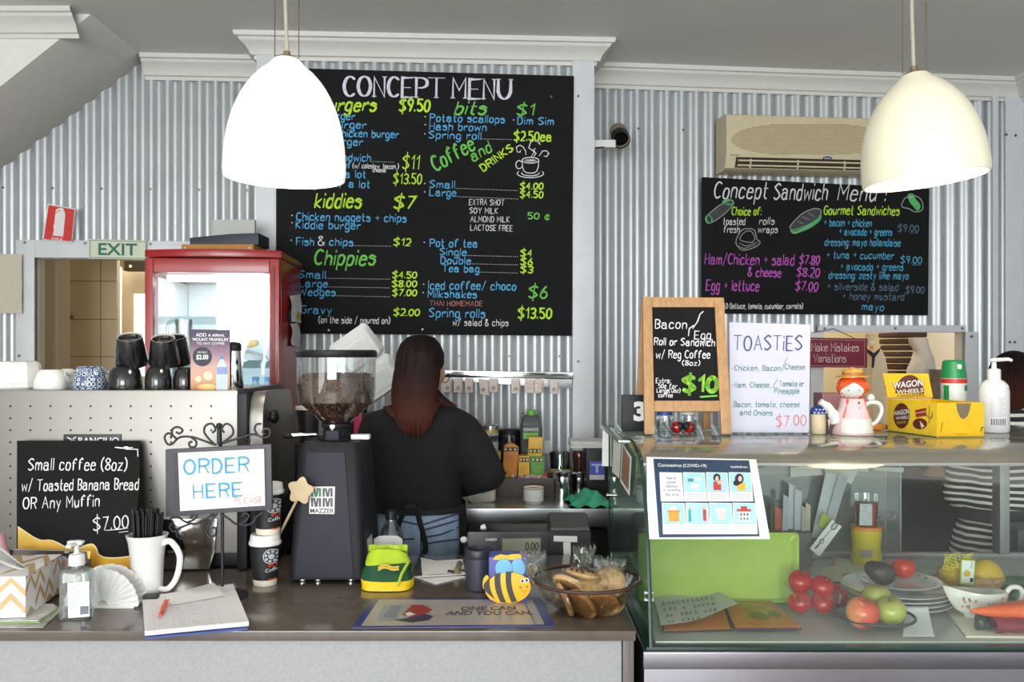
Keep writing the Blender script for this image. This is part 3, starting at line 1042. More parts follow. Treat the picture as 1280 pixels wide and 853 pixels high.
for a in ((464, 493.5, 202, 1), (441, 490, 307.2, .8), (408, 489, 348, 1.3), (411, 488.5, 358.8, 1.3), (421, 488.5, 369.8, 1.5), (602, 641, 173.8, .8), (570, 649, 235.5, 3), (571, 649, 246, 3), (584, 649, 319.5, 1.6), (590, 649, 330, 1.4), (600, 648.5, 340.3, 1.3)):
    dots(*a)
for p in ((365, 269.5), (365, 278.6), (364, 300.5), (531.5, 146), (531.5, 156), (531, 167.5), (642, 150), (531, 229.5), (531, 240), (530.5, 303), (529.5, 355.5), (529, 366), ):
    bul(*p)
CUPL = [circle_px(663, 200.5, 10.5, 3.6), [(652.5, 201), (653.2, 209), (655, 214), (658, 216), (663, 216.6), (668, 216), (671, 214), (672.8, 209), (673.5, 201)],
        circle_px(663, 217, 16.5, 5.2, a0=-.5, a1=PI + .5), circle_px(663, 216.5, 11, 3.3, a0=-.2, a1=PI + .2), circle_px(648.8, 206, 4, 5, a0=.6, a1=5.6),
        [(646.5, 190), (645.5, 184), (650, 181.5), (654, 184), (657, 189), (657.5, 194)], [(646.5, 190), (650, 190.5), (651, 187.5)],
        [(664, 196), (668, 190), (661, 185), (663, 178), (668, 175.5)], [(672, 178), (675.5, 181), (673, 176), (669, 177)], [(667, 196), (670, 192), (667, 188), (669, 185.5)],
        [(674, 195), (678, 189), (683, 188.5), (686, 192), (683, 196), (680, 195)], [(660, 201.5), (666, 200), (667, 201)]]
strokes(cur_b, pb, CUPL, 1.1, CH_WHITE)
for y in (200.5,):
    fill_px(cur_b, pb, circle_px(663, 200.8, 7.5, 1.9)[:-1], mat('chalk_grey', (170, 168, 170), 0.9), 0.0006)
part('white_lettering', cur_b, t, 'small white chalk notes, dotted lines and a coffee cup drawing')
# ---- the sandwich menu board
pl = PL_R.off(0.02)
b = B(); b.pxprism([(877, 392), (1158.5, 394.5), (1160, 236.5), (877, 222)], pl, 0.012, CHALKBOARD, 0.001)
t = thing('sandwich_board', 'black chalkboard headed Concept Sandwich Menu under the air conditioner', 'chalkboard', pl.at(*pl.uv(1018, 393), 0))
part('panel', b, t)
pb = pl.off(0.0125)
cur_pl = pb
VIO = mat('chalk_violet', (200, 96, 196), 0.9, noise=0.12, scale=60)
SKY = mat('chalk_sky_blue', (84, 178, 214), 0.9, noise=0.14, scale=60)
DIM = mat('chalk_dim_blue', (92, 122, 144), 0.9, noise=0.14, scale=60)
CHG = mat('chalk_grey', (170, 168, 170), 0.9)
cur_b = B()
for a in (('Concept', 892, 958, 247.5, 20, 0.8), ('Sandwich', 967, 1033, 249, 20, 1.0), ('Menu !', 1047, 1106, 250.5, 20, 1.0)):
    m_(*a[:5], CH_WHITE, 1.9, 0.22, a[5])
part('heading', cur_b, t, 'white script heading')
cur_b = B()
m_('Choice of:', 914.5, 951, 269, 10, L, 1.4, .18, 0)
m_('Gourmet Sandwiches', 1029.5, 1123.5, 268, 11, L, 1.5, .18, 1)
for a in (('toasted', 904, 931, 281), ('rolls', 949, 967.5, 280.5), ('fresh', 904.5, 924, 291), ('wraps', 947.5, 971.5, 291)):
    m_(*a, 8.5, CH_WHITE, 1.0, .15, 0)
m_('SALAD (lettuce, tomato, cucumber, carrots)', 893, 1003, 386, 6.5, CH_WHITE, .9, .12, 0)
for a in (('+ bacon + chicken', 1030, 1089, 282.5), ('+ avocado + greens', 1049, 1114.5, 293.7), ('dressing: mayo hollandaise', 1031, 1125, 307), ('+ tuna + cucumber', 1033, 1116.5, 323),
          ('+ avocado + greens', 1050.5, 1128.5, 337.5), ('dressing: zesty lime mayo', 1036, 1135, 348.2)):
    m_(*a, 9, SKY, 1.15, .14, 1)
for a in (('+ silverside & salad', 1034, 1122, 362.5, DIM), ('+ honey mustard', 1053, 1129.5, 374.5, DIM), ('mayo', 1077, 1104, 387.5, SKY)):
    m_(*a[:4], 9, a[4], 1.15, .14, 1)
for a in (('$9.00', 1122, 1147.5, 289.5, DIM), ('$9.00', 1125.5, 1151.5, 329, SKY), ('$9.00', 1132, 1154.5, 366.5, DIM)):
    m_(*a[:4], 8.5, a[4], 1.15, .05, .6)
for (x0, x1, y, c_) in ((1137, 1147, 291.5, DIM), (1140, 1151, 331.4, SKY), (1013, 1023, 331.6, VIO), (1013, 1023, 347.6, VIO), (1011, 1021, 365, VIO)):
    strokes(cur_b, pb, [[(x0, y), (x1, y)]], .9, c_)
for a in (('Ham/Chicken + salad', 881, 992, 330.5, 13), ('& cheese', 935, 975.5, 345.6, 11), ('Egg + lettuce', 882.5, 948, 363, 13), ('$7.80', 999, 1023.5, 329.6, 10.5), ('$8.20', 995.5, 1023.5, 345.4, 10.5), ('$7.00', 994, 1021.5, 362.6, 10.5)):
    m_(*a, VIO, 1.5, .13, 0.8)
part('lettering', cur_b, t, 'coloured chalk list of sandwiches and prices')
cur_b = B()
def blob(pts, m, w=1.1, fill=None):
    q = [tuple(v) for v in spline([(x, y, 0) for x, y in pts], 5, True)]
    q = [(v[0], v[1]) for v in q]
    if fill:
        fill_px(cur_b, pb, q, fill, 0.0004)
    strokes(cur_b, pb, [q + [q[0]]], w, m)
GRN = mat('chalk_leaf_green', (86, 190, 112), 0.9, noise=0.15, scale=60)
DKG = mat('chalk_smudge', (74, 74, 78), 0.9, noise=0.2, scale=40)
blob([(884, 277), (884, 270), (899, 257), (914, 250), (916, 256), (905, 268), (890, 278)], CHG, 1.0, DKG)
blob([(882, 272), (886, 269), (890, 274), (888, 279), (883, 278)], GRN, 1.2, GRN)
blob([(903, 253), (909, 249), (915, 251), (917, 255), (911, 256)], GRN, 1.2, GRN)
blob([(988, 286), (989, 281), (1003, 267), (1018, 261), (1026, 263), (1024, 271), (1010, 282), (995, 291)], CHG, 1.1, DKG)
strokes(cur_b, pb, [[(997, 277), (1004, 280)], [(1003, 271), (1011, 275)], [(1010, 266), (1018, 271)]], 1.0, CHG)
blob([(988, 288), (994, 287), (1003, 284), (1012, 280), (1022, 273), (1026, 268), (1025, 275), (1014, 284), (1000, 290), (992, 292)], GRN, 1.0, GRN)
blob([(920, 301), (926, 289), (934, 286), (943, 288), (946, 299), (950, 303), (944, 309), (929, 313), (922, 308)], CHG, 1.1)
blob([(925, 300), (930, 291), (938, 289), (943, 296), (940, 303)], CHG, .9)
strokes(cur_b, pb, [[(921, 307), (930, 311), (945, 306)], [(924, 304), (932, 308), (947, 303)]], .9, CHG)
blob([(1127, 258), (1131, 248), (1137, 247), (1144, 245), (1152, 251), (1153, 262), (1144, 265), (1136, 261)], CHG, 1.1)
blob([(1135, 244), (1141, 243), (1144, 249), (1150, 257), (1147, 263), (1141, 257), (1137, 252)], GRN, 1.1, GRN)
part('drawing', cur_b, t, 'chalk sketches of rolls and sandwiches with green salad')
# ---- air conditioner
ACM = mat('aircon_cream', (222, 208, 172), 0.4, noise=0.03)
ACG = mat('aircon_grille', (190, 174, 134), 0.5, noise=0.04)
ACD = mat('aircon_slot', (58, 44, 32), 0.6)
pl = PL_R.off(0.01)
pf = pl.off(0.152)
u0, u1 = pf.uv(908, 180)[0], pf.uv(1142, 180)[0]
z0, z1 = pf.uv(895, 211.5)[1], pf.uv(895, 141)[1]
t = thing('air_conditioner', 'cream wall air conditioner above the sandwich menu board', 'air conditioner', pl.at((u0 + u1) / 2, z0, 0))
prof = [(0, z0 + .004), (0.09, z0), (0.128, z0 + 0.012), (0.146, z0 + 0.06), (0.152, z0 + 0.09), (0.152, z1 - 0.03), (0.146, z1 - .006), (0.13, z1), (0, z1 + .004)]
b = B()
n_ = len(prof)
vs = [pl.at(u0, z, d) for d, z in prof] + [pl.at(u1, z, d) for d, z in prof]
fs = [tuple(range(n_)), tuple(range(2 * n_ - 1, n_ - 1, -1))] + [(i, (i + 1) % n_, n_ + (i + 1) % n_, n_ + i) for i in range(n_)]
b.raw(vs, fs, ACM)
part('casing', b, t, sharp=25)
b = B()
gy = [(x, y) for x, y in circle_px(1010, 174, 96, 21, 60)]
def grille_row(y):
    s_ = max(0.0, 1 - ((y - 174) / 20.5) ** 2) ** 0.5
    return 1012 - 98 * s_ ** 0.8, 1012 + 98 * s_ ** 0.8
y = 155.5
while y < 193:
    xa, xb = grille_row(y)
    q = pl.uv(xa, y), pl.uv(xb, y)
    d = 0.1515
    pm = pl.off(d)
    b.pxprism([(xa, y + .85), (xb, y + .85), (xb, y), (xa, y)], pm, 0.004, ACG)
    y += 1.75
part('intake_grille', b, t, 'oval slatted grille')
b = B()
pg = pl.off(0.165)
d_lo = 0.17
b.raw([pl.at(u_, z0 + zz, dd) for u_ in (u0 + .05, u1 - .05) for zz, dd in ((.014, .1305), (.062, .1485))], [(0, 2, 3, 1)], ACD)
part('outlet', b, t, 'dark outlet slot')
for k in range(2):
    b = B()
    z = z0 + 0.020 + k * 0.022
    b.prism([(u0 + 0.06, z), (u1 - 0.06, z), (u1 - 0.06, z + 0.007), (u0 + 0.06, z + 0.007)], pl.off(0.134 + k * .008), 0.012, ACM, 0.001)
    for j in range(4):
        uu = u0 + 0.12 + j * 0.24
        b.prism([(uu, z - 0.012), (uu + 0.006, z - 0.012), (uu + 0.006, z + 0.012), (uu, z + 0.012)], pl.off(0.134 + k * .008), 0.010, ACM)
    part('louvre', b, t)
b = B()
NAVY = mat('navy_print', (26, 52, 104), 0.4)
q = [pf.uv(x, y) for x, y in circle_px(1034, 198, 5.5, 2.4)[:-1]]
b.prism(q, pl.off(0.1522), 0.002, NAVY)
write(b, pl.off(0.1545), 'Carrier', 1030.5, 1037.5, 198.9, 2, WHITE, .35)
write(b, pl.off(0.1525), 'SCY HEAT', 913, 926, 195, 1.8, NAVY, .3)
part('badge', b, t, 'small blue oval badge')
# ---- surveillance camera
CAMG = mat('camera_tan', (150, 140, 116), 0.45, noise=0.05)
pw = P(772, 172, 4.2)
t = thing('security_camera', 'small bullet security camera on a white arm beside the large menu', 'camera', PL_R.at(*PL_R.uv(752, 181), 0.0))
b = B()
p0 = Vector((PL_B.uv(741, 180)[0] * 1.0 - 1.15, 0, 0))
a = P(741, 181, 4.05); c = P(764, 181, 4.12)
b.box((a + c) / 2, ((c - a).length + 0.004, 0.05, 0.035), WHITE, 0.004)
b.box(a, (0.012, 0.08, 0.06), WHITE, 0.003)
part('bracket', b, t)
b = B()
b.tube(spline([P(764, 182, 4.1), P(767, 184, 4.08), P(769, 180, 4.1), P(771, 174, 4.13)], 4), 0.006, BLACK)
b.tube(spline([P(743, 185, 4.06), P(748, 184.5, 4.03), P(755, 184, 4.05)], 4), 0.003, BLACK)
part('cable', b, t)
d = Vector((0.05, -0.62, -0.5)).normalized()
q = d.to_track_quat('Z', 'Y').to_matrix().to_4x4()
c0 = P(772.5, 164, 4.2)
b = B(Matrix.Translation(c0) @ q)
b.lathe((0, 0, 0), [(0.0, -0.02), (0.036, -0.015), (0.041, 0.0), (0.041, 0.09), (0.037, 0.09), (0.036, 0.07), (0.0, 0.07)], CAMG, 24)
part('housing', b, t)
b = B(Matrix.Translation(c0) @ q)
b.lathe((0, 0, 0.0705), [(0.0355, 0), (0.0355, 0.012), (0.02, 0.013), (0.017, 0.008), (0, 0.008)], mat('lens_black', (16, 17, 22), 0.12, coat=0.5), 24)
b.lathe((0, 0, 0.05), [(0.0425, 0), (0.0435, 0.048), (0.0415, 0.048), (0.0415, 0)], BLACK, 24, cap0=False, cap1=False)
part('lens', b, t, 'black lens ring')
# ---- signs by the doorway
REDS = mat('sign_red', (216, 42, 38), 0.45, noise=0.03)
pl = PL_L.off(0.034)
b = B(); b.pxprism([(53, 299), (90.5, 303), (94.5, 261), (60, 255)], pl, 0.004, PAPER)
t = thing('fire_sign', 'red fire extinguisher sign leaning above the doorway frame', 'sign', pl.at(*pl.uv(72, 302), 0))
part('panel', b, t)
pb = pl.off(0.0042)
b = B(); fill_px(b, pb, [(54.5, 299), (89.5, 302), (93.3, 262), (60.8, 256.5)], REDS, 0.0003); part('red_field', b, t, 'red printed field')
b = B()
fill_px(b, pb, [(66, 294.5), (67, 290), (69.5, 268), (71, 264), (76, 261), (81, 264.5), (81.5, 270), (79, 296)], PAPER, 0.0007)
fill_px(b, pb, [(70, 262), (76, 259.5), (80, 261.5), (79.5, 263.2), (75.5, 261.7), (72, 264), (69.3, 279), (67.8, 285), (66.6, 284.5), (68, 278)], PAPER, 0.0006)
strokes(b, pb, [[(70, 267), (73, 264), (76, 263)], ], 0.9, REDS, 0.001)
typeset(b, pb, 'FIRE', [(65, 296.6), (79, 297.9), (78.4, 301.2), (64.4, 300)], PAPER, 0.0, 0.0009)
part('pictogram', b, t, 'white extinguisher symbol and the word FIRE')
EXG = mat('exit_green', (20, 112, 92), 0.5, noise=0.03)
EXC = mat('exit_cream', (222, 228, 204), 0.55, noise=0.02)
pl = PL_L.off(0.03)
b = B(); b.pxprism([(111, 323.5), (183.5, 325), (183.5, 301), (111, 299)], pl, 0.005, EXC, 0.0006)
t = thing('exit_sign', 'cream sign with green EXIT lettering over the doorway', 'sign', pl.at(*pl.uv(147, 325), 0))
part('panel', b, t)
pb = pl.off(0.0052)
b = B()
strokes(b, pb, [[(112.5, 322), (182.3, 323.4)], [(182.3, 323.4), (182.3, 302.3)], [(182.3, 302.3), (112.5, 300.6)], [(112.5, 300.6), (112.5, 322)]], 1.0, EXG)
typeset(b, pb, 'EXIT', [(123, 304), (171.5, 304.7), (171.5, 319.7), (123, 318.9)], EXG, 0.02)
part('lettering', b, t, 'green border and word EXIT')
b = B()
pl = PL_L.off(0.035)
rows = []
for i in range(7):
    y = 318 + 74 * i / 6
    rows.append([pl.at(*pl.uv(x, y), 0.002 + 0.006 * math.sin(x * .12 + i) ** 2) for x in range(-8, 29, 4)])
b.grid(rows, mat('cream_notice', (214, 206, 188), 0.8, noise=0.03), 0.0006)
solo('notice', b, 'blank cream paper notice taped left of the doorway', 'notice')
# ---- things on top of the fridge
b = B()
CARD = mat('cardboard_tan', (190, 138, 72), 0.75, noise=0.06)
z = 1.929
xf0 = Matrix.Rotation(0.06, 4, 'Z')
p0, p1 = P(226, 300, 3.5), P(319, 300, 3.53)
b.box(((p0.x + p1.x) / 2, 3.6, z + 0.025), (p1.x - p0.x, 0.19, 0.05), CARD, 0.003)
t = thing('cardboard_box', 'flat tan cardboard box on top of the red fridge', 'box', ((p0.x + p1.x) / 2, 3.6, z))
part('box', b, t)
b = B()
for x in (p0.x + .015, p1.x - .015):
    b.ell((x, 3.504, z + .035), (.004, .002, .004), WHITE)
part('stud', b, t, 'two pale studs')
b = B()
q0, q1 = P(236, 289, 3.52), P(322, 289, 3.52)
b.prism([(q0.x, 0), (q1.x, 0), (q1.x, .048), (q0.x + 0.16, .044), (q0.x + .015, .03), (q0.x, .028)], Plane((0, 3.69, z + 0.0505), (1, 0, 0), UP), 0.16, mat('navy_folder', (38, 42, 58), 0.5, noise=0.06), 0.003)
solo('folder', b, 'dark navy folder lying on the tan box above the fridge', 'folder')
b = B()
b.bx(P(268, 0, 3.74).x, P(321, 0, 3.74).x, 3.71, 3.735, z, P(0, 275, 3.72).z, mat('grey_carton', (196, 196, 192), 0.6, noise=0.04), 0.003)
solo('carton', b, 'pale grey panel standing behind the navy folder on the fridge', 'box')
# papers stuck on the fridge side
FS = Plane(fc + Vector((W * math.cos(0.07) + 0.003, W * math.sin(0.07), 0)), Vector((-math.sin(0.07), math.cos(0.07), 0)), UP)
def fridge_paper(pts, label, m, n=6):
    b = B()
    rows = []
    (xa, ya), (xb, yb), (xc, yc), (xd, yd) = pts
    for i in range(n + 1):
        f = i / n
        l = (xa + (xd - xa) * f, ya + (yd - ya) * f); r_ = (xb + (xc - xb) * f, yb + (yc - yb) * f)
        rows.append([FS.at(*FS.uv(l[0] + (r_[0] - l[0]) * g, l[1] + (r_[1] - l[1]) * g), 0.004 + 0.008 * abs(math.sin(f * 4 + g * 3))) for g in (0, .33, .66, 1)])
    b.grid(rows, m, 0.0006)
    solo('paper_sheet', b, label, 'paper', 'papers on the fridge side')
fridge_paper([(361, 370), (373.5, 368), (374, 404), (361.5, 402)], 'crumpled white paper high on the red side of the fridge', PAPER)
fridge_paper([(362, 405), (371, 404), (373, 434), (362, 432)], 'loose white slip hanging under the crumpled paper on the fridge', mat('paper_grey', (226, 224, 228), 0.8))
b = B()
fill_px(b, FS, [(366.5, 398), (369, 388), (371.5, 399)], mat('tag_yellow', (232, 200, 40), 0.5), 0.016)
b.ell(FS.at(*FS.uv(359.5, 396), 0.008), (0.006, 0.012, 0.03), BLACK)
solo('magnet_clip', b, 'black clip with a yellow triangle on the fridge side', 'clip')
# ---- docket rail with order slips
pl = PL_B.off(0.03)
t = thing('docket_rail', 'polished metal order rail on the corrugated wall right of the woman', 'rail', pl.at(*pl.uv(632, 474), 0))
b = B()
b.pxprism([(543, 471.5), (715.5, 474), (715.5, 465.5), (543, 463)], pl, 0.022, CHROME, 0.004)
part('rail', b, t)
b = B()
b.pxprism([(543, 475), (715, 486.5), (715, 474), (543, 471.5)], pl, 0.004, STEEL, 0.001)
part('back_strip', b, t)
SLIP = mat('order_slip', (236, 224, 216), 0.8, noise=0.05)
SLIPR = mat('slip_red', (214, 140, 128), 0.7)
xs = [553.5, 567, 581, 598, 611, 639, 656, 669, 687]
for i, x in enumerate(xs):
    wv = [11.5, 11.5, 11, 12, 12, 11.5, 12, 11.5, 11][i]
    hh = [18, 18, 18, 20, 17, 18, 17, 18, 18][i]
    tl = [0, 0, 0, 1.2, 0, 0, .4, -1.0, .2][i]
    y0 = 472.5 + (x - 553) * .0145
    b = B()
    rows = []
    ps = pl.off(0.0235)
    for k in range(5):
        f = k / 4
        rows.append([ps.at(*ps.uv(x + g * wv + tl * f * 2, y0 + hh * f + g * tl * 1.5), 0.006 * math.sin(f * 2.5) + 0.002 * math.sin(g * 5 + i)) for g in (0, .5, 1)])
    b.grid(rows, SLIP, 0.0005)
    names = ['leftmost order slip on the rail, half behind her glasses', 'second order slip from the left on the rail', 'third order slip from the left on the rail', 'crooked white order slip, fourth from the left on the rail', 'fifth order slip from the left on the rail', 'order slip just right of the gap in the row', 'order slip with red marks, seventh from the left', 'tilted order slip with red marks, second from the right', 'rightmost order slip on the metal rail']
    tt = thing('order_slip', names[i], 'order slip', ps.at(*ps.uv(x + wv / 2, y0 + hh), 0), 'order slips on the rail')
    part('sheet', b, tt)
    b = B()
    pz = pl.off(0.034)
    strokes(b, pz, [[(x + wv * 0.92 + tl, y0 + 3), (x + wv * 0.92 + tl * 2, y0 + hh - 1)]], 1.6, SLIPR)
    if i in (6, 7):
        for j in range(5):
            strokes(b, pz, [[(x + 2 + j * 1.6, y0 + 5 + (j * 5) % 9), (x + 3 + j * 1.6, y0 + 5.4 + (j * 5) % 9)]], 1.2, REDINK)
    else:
        strokes(b, pz, [circle_px(x + wv * .5, y0 + hh * .7, 1.7, 1.6, 10)], .9, mat('slip_olive', (120, 122, 90), 0.7))
    part('print', b, tt, 'red margin and printed mark')
# ---- maroon sign and things seen in the hatch
MAR = mat('maroon_sign', (132, 42, 58), 0.5, noise=0.05)
pl = PL_R.off(0.05)
b = B(); b.pxprism([(1000, 459), (1082, 460), (1082.5, 423.5), (1000, 422)], pl, 0.016, MAR, 0.002)
t = thing('maroon_sign', 'maroon sign reading Make Mistakes Variations hung at the hatch', 'sign', pl.at(*pl.uv(1040, 460), 0))
part('panel', b, t)
pb = pl.off(0.0162)
b = B()
PINKL = mat('sign_pink_letters', (236, 206, 206), 0.6)
write(b, pb, "Don't", 1000.5, 1012, 438.5, 10, PINKL, 1.1, 0, .2, thin=.55)
write(b, pb, 'Make Mistakes', 1014.5, 1073, 439, 10, PINKL, 1.15, 0, .3, thin=.5, serif=True, gap=1.8)
write(b, pb, 'Variations', 1017, 1057, 452.8, 10, PINKL, 1.15, 0, .3, thin=.5, serif=True, gap=1.8)
strokes(b, pb, [[(1001, 424.2), (1081, 425.6)], [(1081, 425.6), (1080.6, 458.2)], [(1080.6, 458.2), (1001, 457.4)]], .5, PINKL)
part('lettering', b, t, 'pale pink lettering')
b = B()
b.tube([pl.at(*pl.uv(1017, 416), .0), pl.at(*pl.uv(1042, 411), 0), pl.at(*pl.uv(1068, 423), .0)], 0.002, WIREM)
part('hanging_wire', b, t)
# sailor style costume hung in the hatch
CLOTH = mat('cream_cloth', (216, 204, 180), 0.85, noise=0.05, scale=12)
NAVYC = mat('navy_cloth', (40, 40, 52), 0.85, noise=0.06)
Zk = 5.0
b = B()
c0 = P(1102, 540, Zk)
def ring(px0, px1, py, d, n=14):
    a, c = P(px0, py, Zk), P(px1, py, Zk)
    m_ = (a + c) / 2; rx = (c.x - a.x) / 2
    return [m_ + Vector((rx * math.cos(2 * PI * k / n), d * math.sin(2 * PI * k / n) * (1 + .15 * math.sin(5 * 2 * PI * k / n)), 0)) for k in range(n)]
b.loft([ring(1083, 1105, 545, .08), ring(1082, 1104, 520, .08), ring(1080, 1104, 495, .075), ring(1080, 1105, 470, .07), ring(1081, 1106, 450, .06), ring(1084, 1101, 437, .045)], CLOTH)
b.loft([ring(1098, 1109, 470, .03), ring(1096, 1109, 462, .035), ring(1094, 1106, 447, .035), ring(1092, 1102, 438, .03)], CLOTH)
t = thing('sailor_costume', 'cream sailor costume with navy collar hanging in the hatch', 'costume', P(1093, 545, Zk))
part('tunic', b, t)
b = B()
pk = zplane(Zk - 0.085)
b.pxprism([(1083, 436), (1092, 442), (1099, 436), (1099, 439), (1093, 447), (1091.5, 460), (1089.5, 460), (1090, 447), (1083, 440)], pk, 0.01, NAVYC, 0.001)
part('collar', b, t, 'navy collar and tie')
b = B()
b.ell(P(1089, 427, Zk), (0.022, 0.022, 0.03), mat('linen_head', (224, 212, 190), 0.8)); b.cyl(P(1088, 424, Zk), P(1088, 418, Zk), 0.026, CLOTH, n=16)
b.cyl(P(1089.5, 437, Zk), P(1089.5, 430, Zk), 0.012, mat('peach_cloth', (206, 150, 120), 0.8), n=12)
part('hat', b, t)
# stacked brown baskets / shelf and a plastic bag in the hatch
WICK = mat('dark_wicker', (72, 46, 34), 0.7, noise=0.3, scale=60)
t = thing('basket_stack', 'dark brown stack of nested trays behind the hatch', 'trays', P(1135, 470, 5.6))
for k, y in enumerate((419, 427, 435, 443, 451, 459, 468)):
    b = B()
    dx = (k % 3) * 1.2
    w0 = 1114 + dx + (0 if k < 4 else -5)
    a, c = P(w0, y + 3.2, 5.5), P(1150 + dx, y - 3.2, 5.5)
    b.bx(a.x, c.x, 5.4, 5.7, a.z, c.z, WICK, 0.012)
    part('tray', b, t)
b = B(); b.bx(P(1105, 0, 5.6).x, P(1180, 0, 5.6).x, 5.3, 5.8, P(0, 478, 5.55).z - .04, P(0, 472.6, 5.55).z, mat('brown_shelf', (92, 62, 44), 0.6), 0.004)
solo('kitchen_shelf', b, 'brown shelf behind the hatch', 'shelf')
BAG = mat('frosted_plastic_bag', (214, 208, 200), 0.35, noise=0.08, trans=0.25)
b = B()
Zb_ = 5.25
def ringz(px, hw, py, Z, d, n=16, w=.12, ph=0):
    c = P(px, py, Z); rx = hw / F * Z
    return [c + Vector((rx * math.cos(2 * PI * k / n) * (1 + w * math.sin(3 * 2 * PI * k / n + ph)), d * math.sin(2 * PI * k / n), 0)) for k in range(n)]
b.loft([ringz(1152, 16, 472, Zb_, .07), ringz(1152, 17, 462, Zb_, .08, ph=1), ringz(1153, 13, 450, Zb_, .07, ph=2), ringz(1153, 10, 438, Zb_, .05, ph=1), ringz(1149, 12, 428, Zb_, .03), ringz(1147, 11, 422, Zb_, .015)], BAG)
solo('plastic_bag', b, 'frosted plastic bag standing by the dark trays behind the hatch', 'bag')
b = B()
b.loft([ringz(1177, 9, 500, 5.1, .07), ringz(1178, 11, 485, 5.1, .08, ph=1), ringz(1176, 10, 470, 5.1, .07, ph=2), ringz(1170, 7, 462, 5.1, .05)], mat('grey_bag', (112, 104, 102), 0.45, noise=0.15, scale=20))
solo('dark_bag', b, 'dark grey bundle behind the green-capped spray can', 'bag')
# ================================================================ ESPRESSO MACHINE
Zm = 2.42
MZ = EYE - 48 / F * Zm                        # top of the machine
plm = zplane(Zm)
SATIN = mat('satin_steel_panel', (138, 135, 130), 0.40, 0.9, noise=0.05, scale=2)
t = thing('espresso_machine', 'big stainless espresso machine with perforated back, cups on top', 'coffee machine', (P(140, 0, 2.6).x, 2.62, CT))
xl, xr = P(-40, 0, Zm).x, P(297, 0, Zm).x
b = B()
b.bx(xl, xr, Zm, Zm + 0.42, CT + 0.045, MZ, SATIN, 0.006)
for j in range(14):
    for i in range(13):
        px, py = 13 + i * 25.1, 508 + j * 15
        if px > 285 or py > 700:
            continue
        q = plm.at(*plm.uv(px, py), 0.0)
        b.raw([q + Vector((0.0030 * math.cos(k * PI / 4), -0.0008, 0.0030 * math.sin(k * PI / 4))) for k in range(8)], [tuple(range(8))], INK)
part('body', b, t)
b = B(); b.bx(xl, xr + 0.01, Zm + 0.03, Zm + 0.40, CT + .003, CT + 0.045, BLACK, 0.004); part('base', b, t)
b = B()
plc = Plane((xr + 0.001, 0, 0), (0, 1, 0), UP)     # normal = y x z = +x
pc = [(Zm - 0.012, CT + .003), (Zm - 0.012, MZ - 0.01), (Zm + 0.01, MZ + 0.004), (Zm + 0.36, MZ + 0.004), (Zm + 0.44, MZ - 0.06), (Zm + 0.44, CT + .003)]
b.prism(pc, plc, 0.028, BLACK, 0.005)
part('end_cheek', b, t, 'black end cheek')
b = B()
pc = [(Zm + 0.0, CT + 0.17), (Zm + 0.0, MZ - 0.09)] + [(Zm + 0.05 - 0.05 * math.cos(a), MZ - 0.09 + 0.085 * math.sin(a)) for a in (0.3, .6, .9, 1.2, 1.5)] + [(Zm + 0.3, MZ - 0.01), (Zm + 0.36, MZ - 0.1), (Zm + 0.36, CT + 0.17)]
b.prism(pc, plc.off(0.029), 0.04, SATIN, 0.008)
part('side_cover', b, t)
b = B(); b.bx(xr + 0.03, xr + 0.085, Zm + 0.01, Zm + 0.4, CT + 0.003, CT + 0.17, BLACK, 0.008); part('side_foot', b, t, 'black foot')
b = B()
k0 = P(327, 521, Zm + 0.06)
b.cyl(k0, k0 + Vector((0.03, 0, 0)), 0.012, BLACK); b.ell(k0 + Vector((0.035, 0, 0)), (0.014, 0.02, 0.02), BLACK)
part('steam_knob', b, t, 'black steam knob')
b = B(); b.pxprism([(80, 556), (152, 556), (152, 543), (80, 543)], plm, 0.004, mat('badge_black', (40, 36, 42), 0.4), 0.002); pn = part('name_plate', b, t)
b = B(); typeset(b, plm.off(0.0045), 'RANCILIO', rectq(98, 547, 149, 554.5), WHITE, 0.02)
strokes(b, plm.off(0.0045), [[(84, 547), (90, 550), (95, 546.5)], [(86, 553), (91, 549.5), (95, 553)]], 1.6, WHITE)
part('lettering', b, pn, 'white name')
# lower polished apron on the back
b = B(); b.pxprism([(196, 711), (263, 711), (270, 690), (273, 648), (196, 648)], plm, 0.012, CHROME, 0.004); part('apron', b, t, 'polished lower apron')
# ---- crockery on the machine
PORC = mat('white_porcelain', (240, 239, 236), 0.18, noise=0.02, coat=0.5)
GLZ = mat('black_glaze', (26, 26, 30), 0.16, noise=0.06, coat=0.6)
RIM = mat('bare_rim', (198, 188, 176), 0.4)
def mx(px, Z): return P(px, 0, Z).x
def inv_cup(name, label, px0, px1, ytop, Z, m, cat='cup', group=None, handle=None, taper=0.8):
    """a cup standing upside down on the machine"""
    Zc = Z
    x = mx((px0 + px1) / 2, Zc); r = (px1 - px0) / 2 / F * Zc; h = (488 - ytop) / F * Zc
    t = thing(name, label, cat, (x, Zc, MZ), group)
    b = B(); b.lathe((x, Zc, MZ), [(r * 0.97, 0), (r, 0.004), (r * (0.55 + .45 * taper) + .002, h * 0.45), (r * taper, h - 0.008), (r * taper - 0.006, h - 0.002), (r * taper - 0.008, h), (r * taper - 0.011, h - 0.003), (0, h - 0.004)], m, 36)
    part('cup_body', b, t)
    if handle is not None:
        b = B(); c = Vector((x, Zc, MZ)); d = Vector((math.cos(handle), math.sin(handle), 0))
        b.tube(spline([c + d * (r * .9) + Vector((0, 0, h * .75)), c + d * (r * 1.35) + Vector((0, 0, h * .72)), c + d * (r * 1.45) + Vector((0, 0, h * .4)), c + d * (r * .95) + Vector((0, 0, h * .2))], 5), 0.005, m, 8)
        part('handle', b, t)
    return t
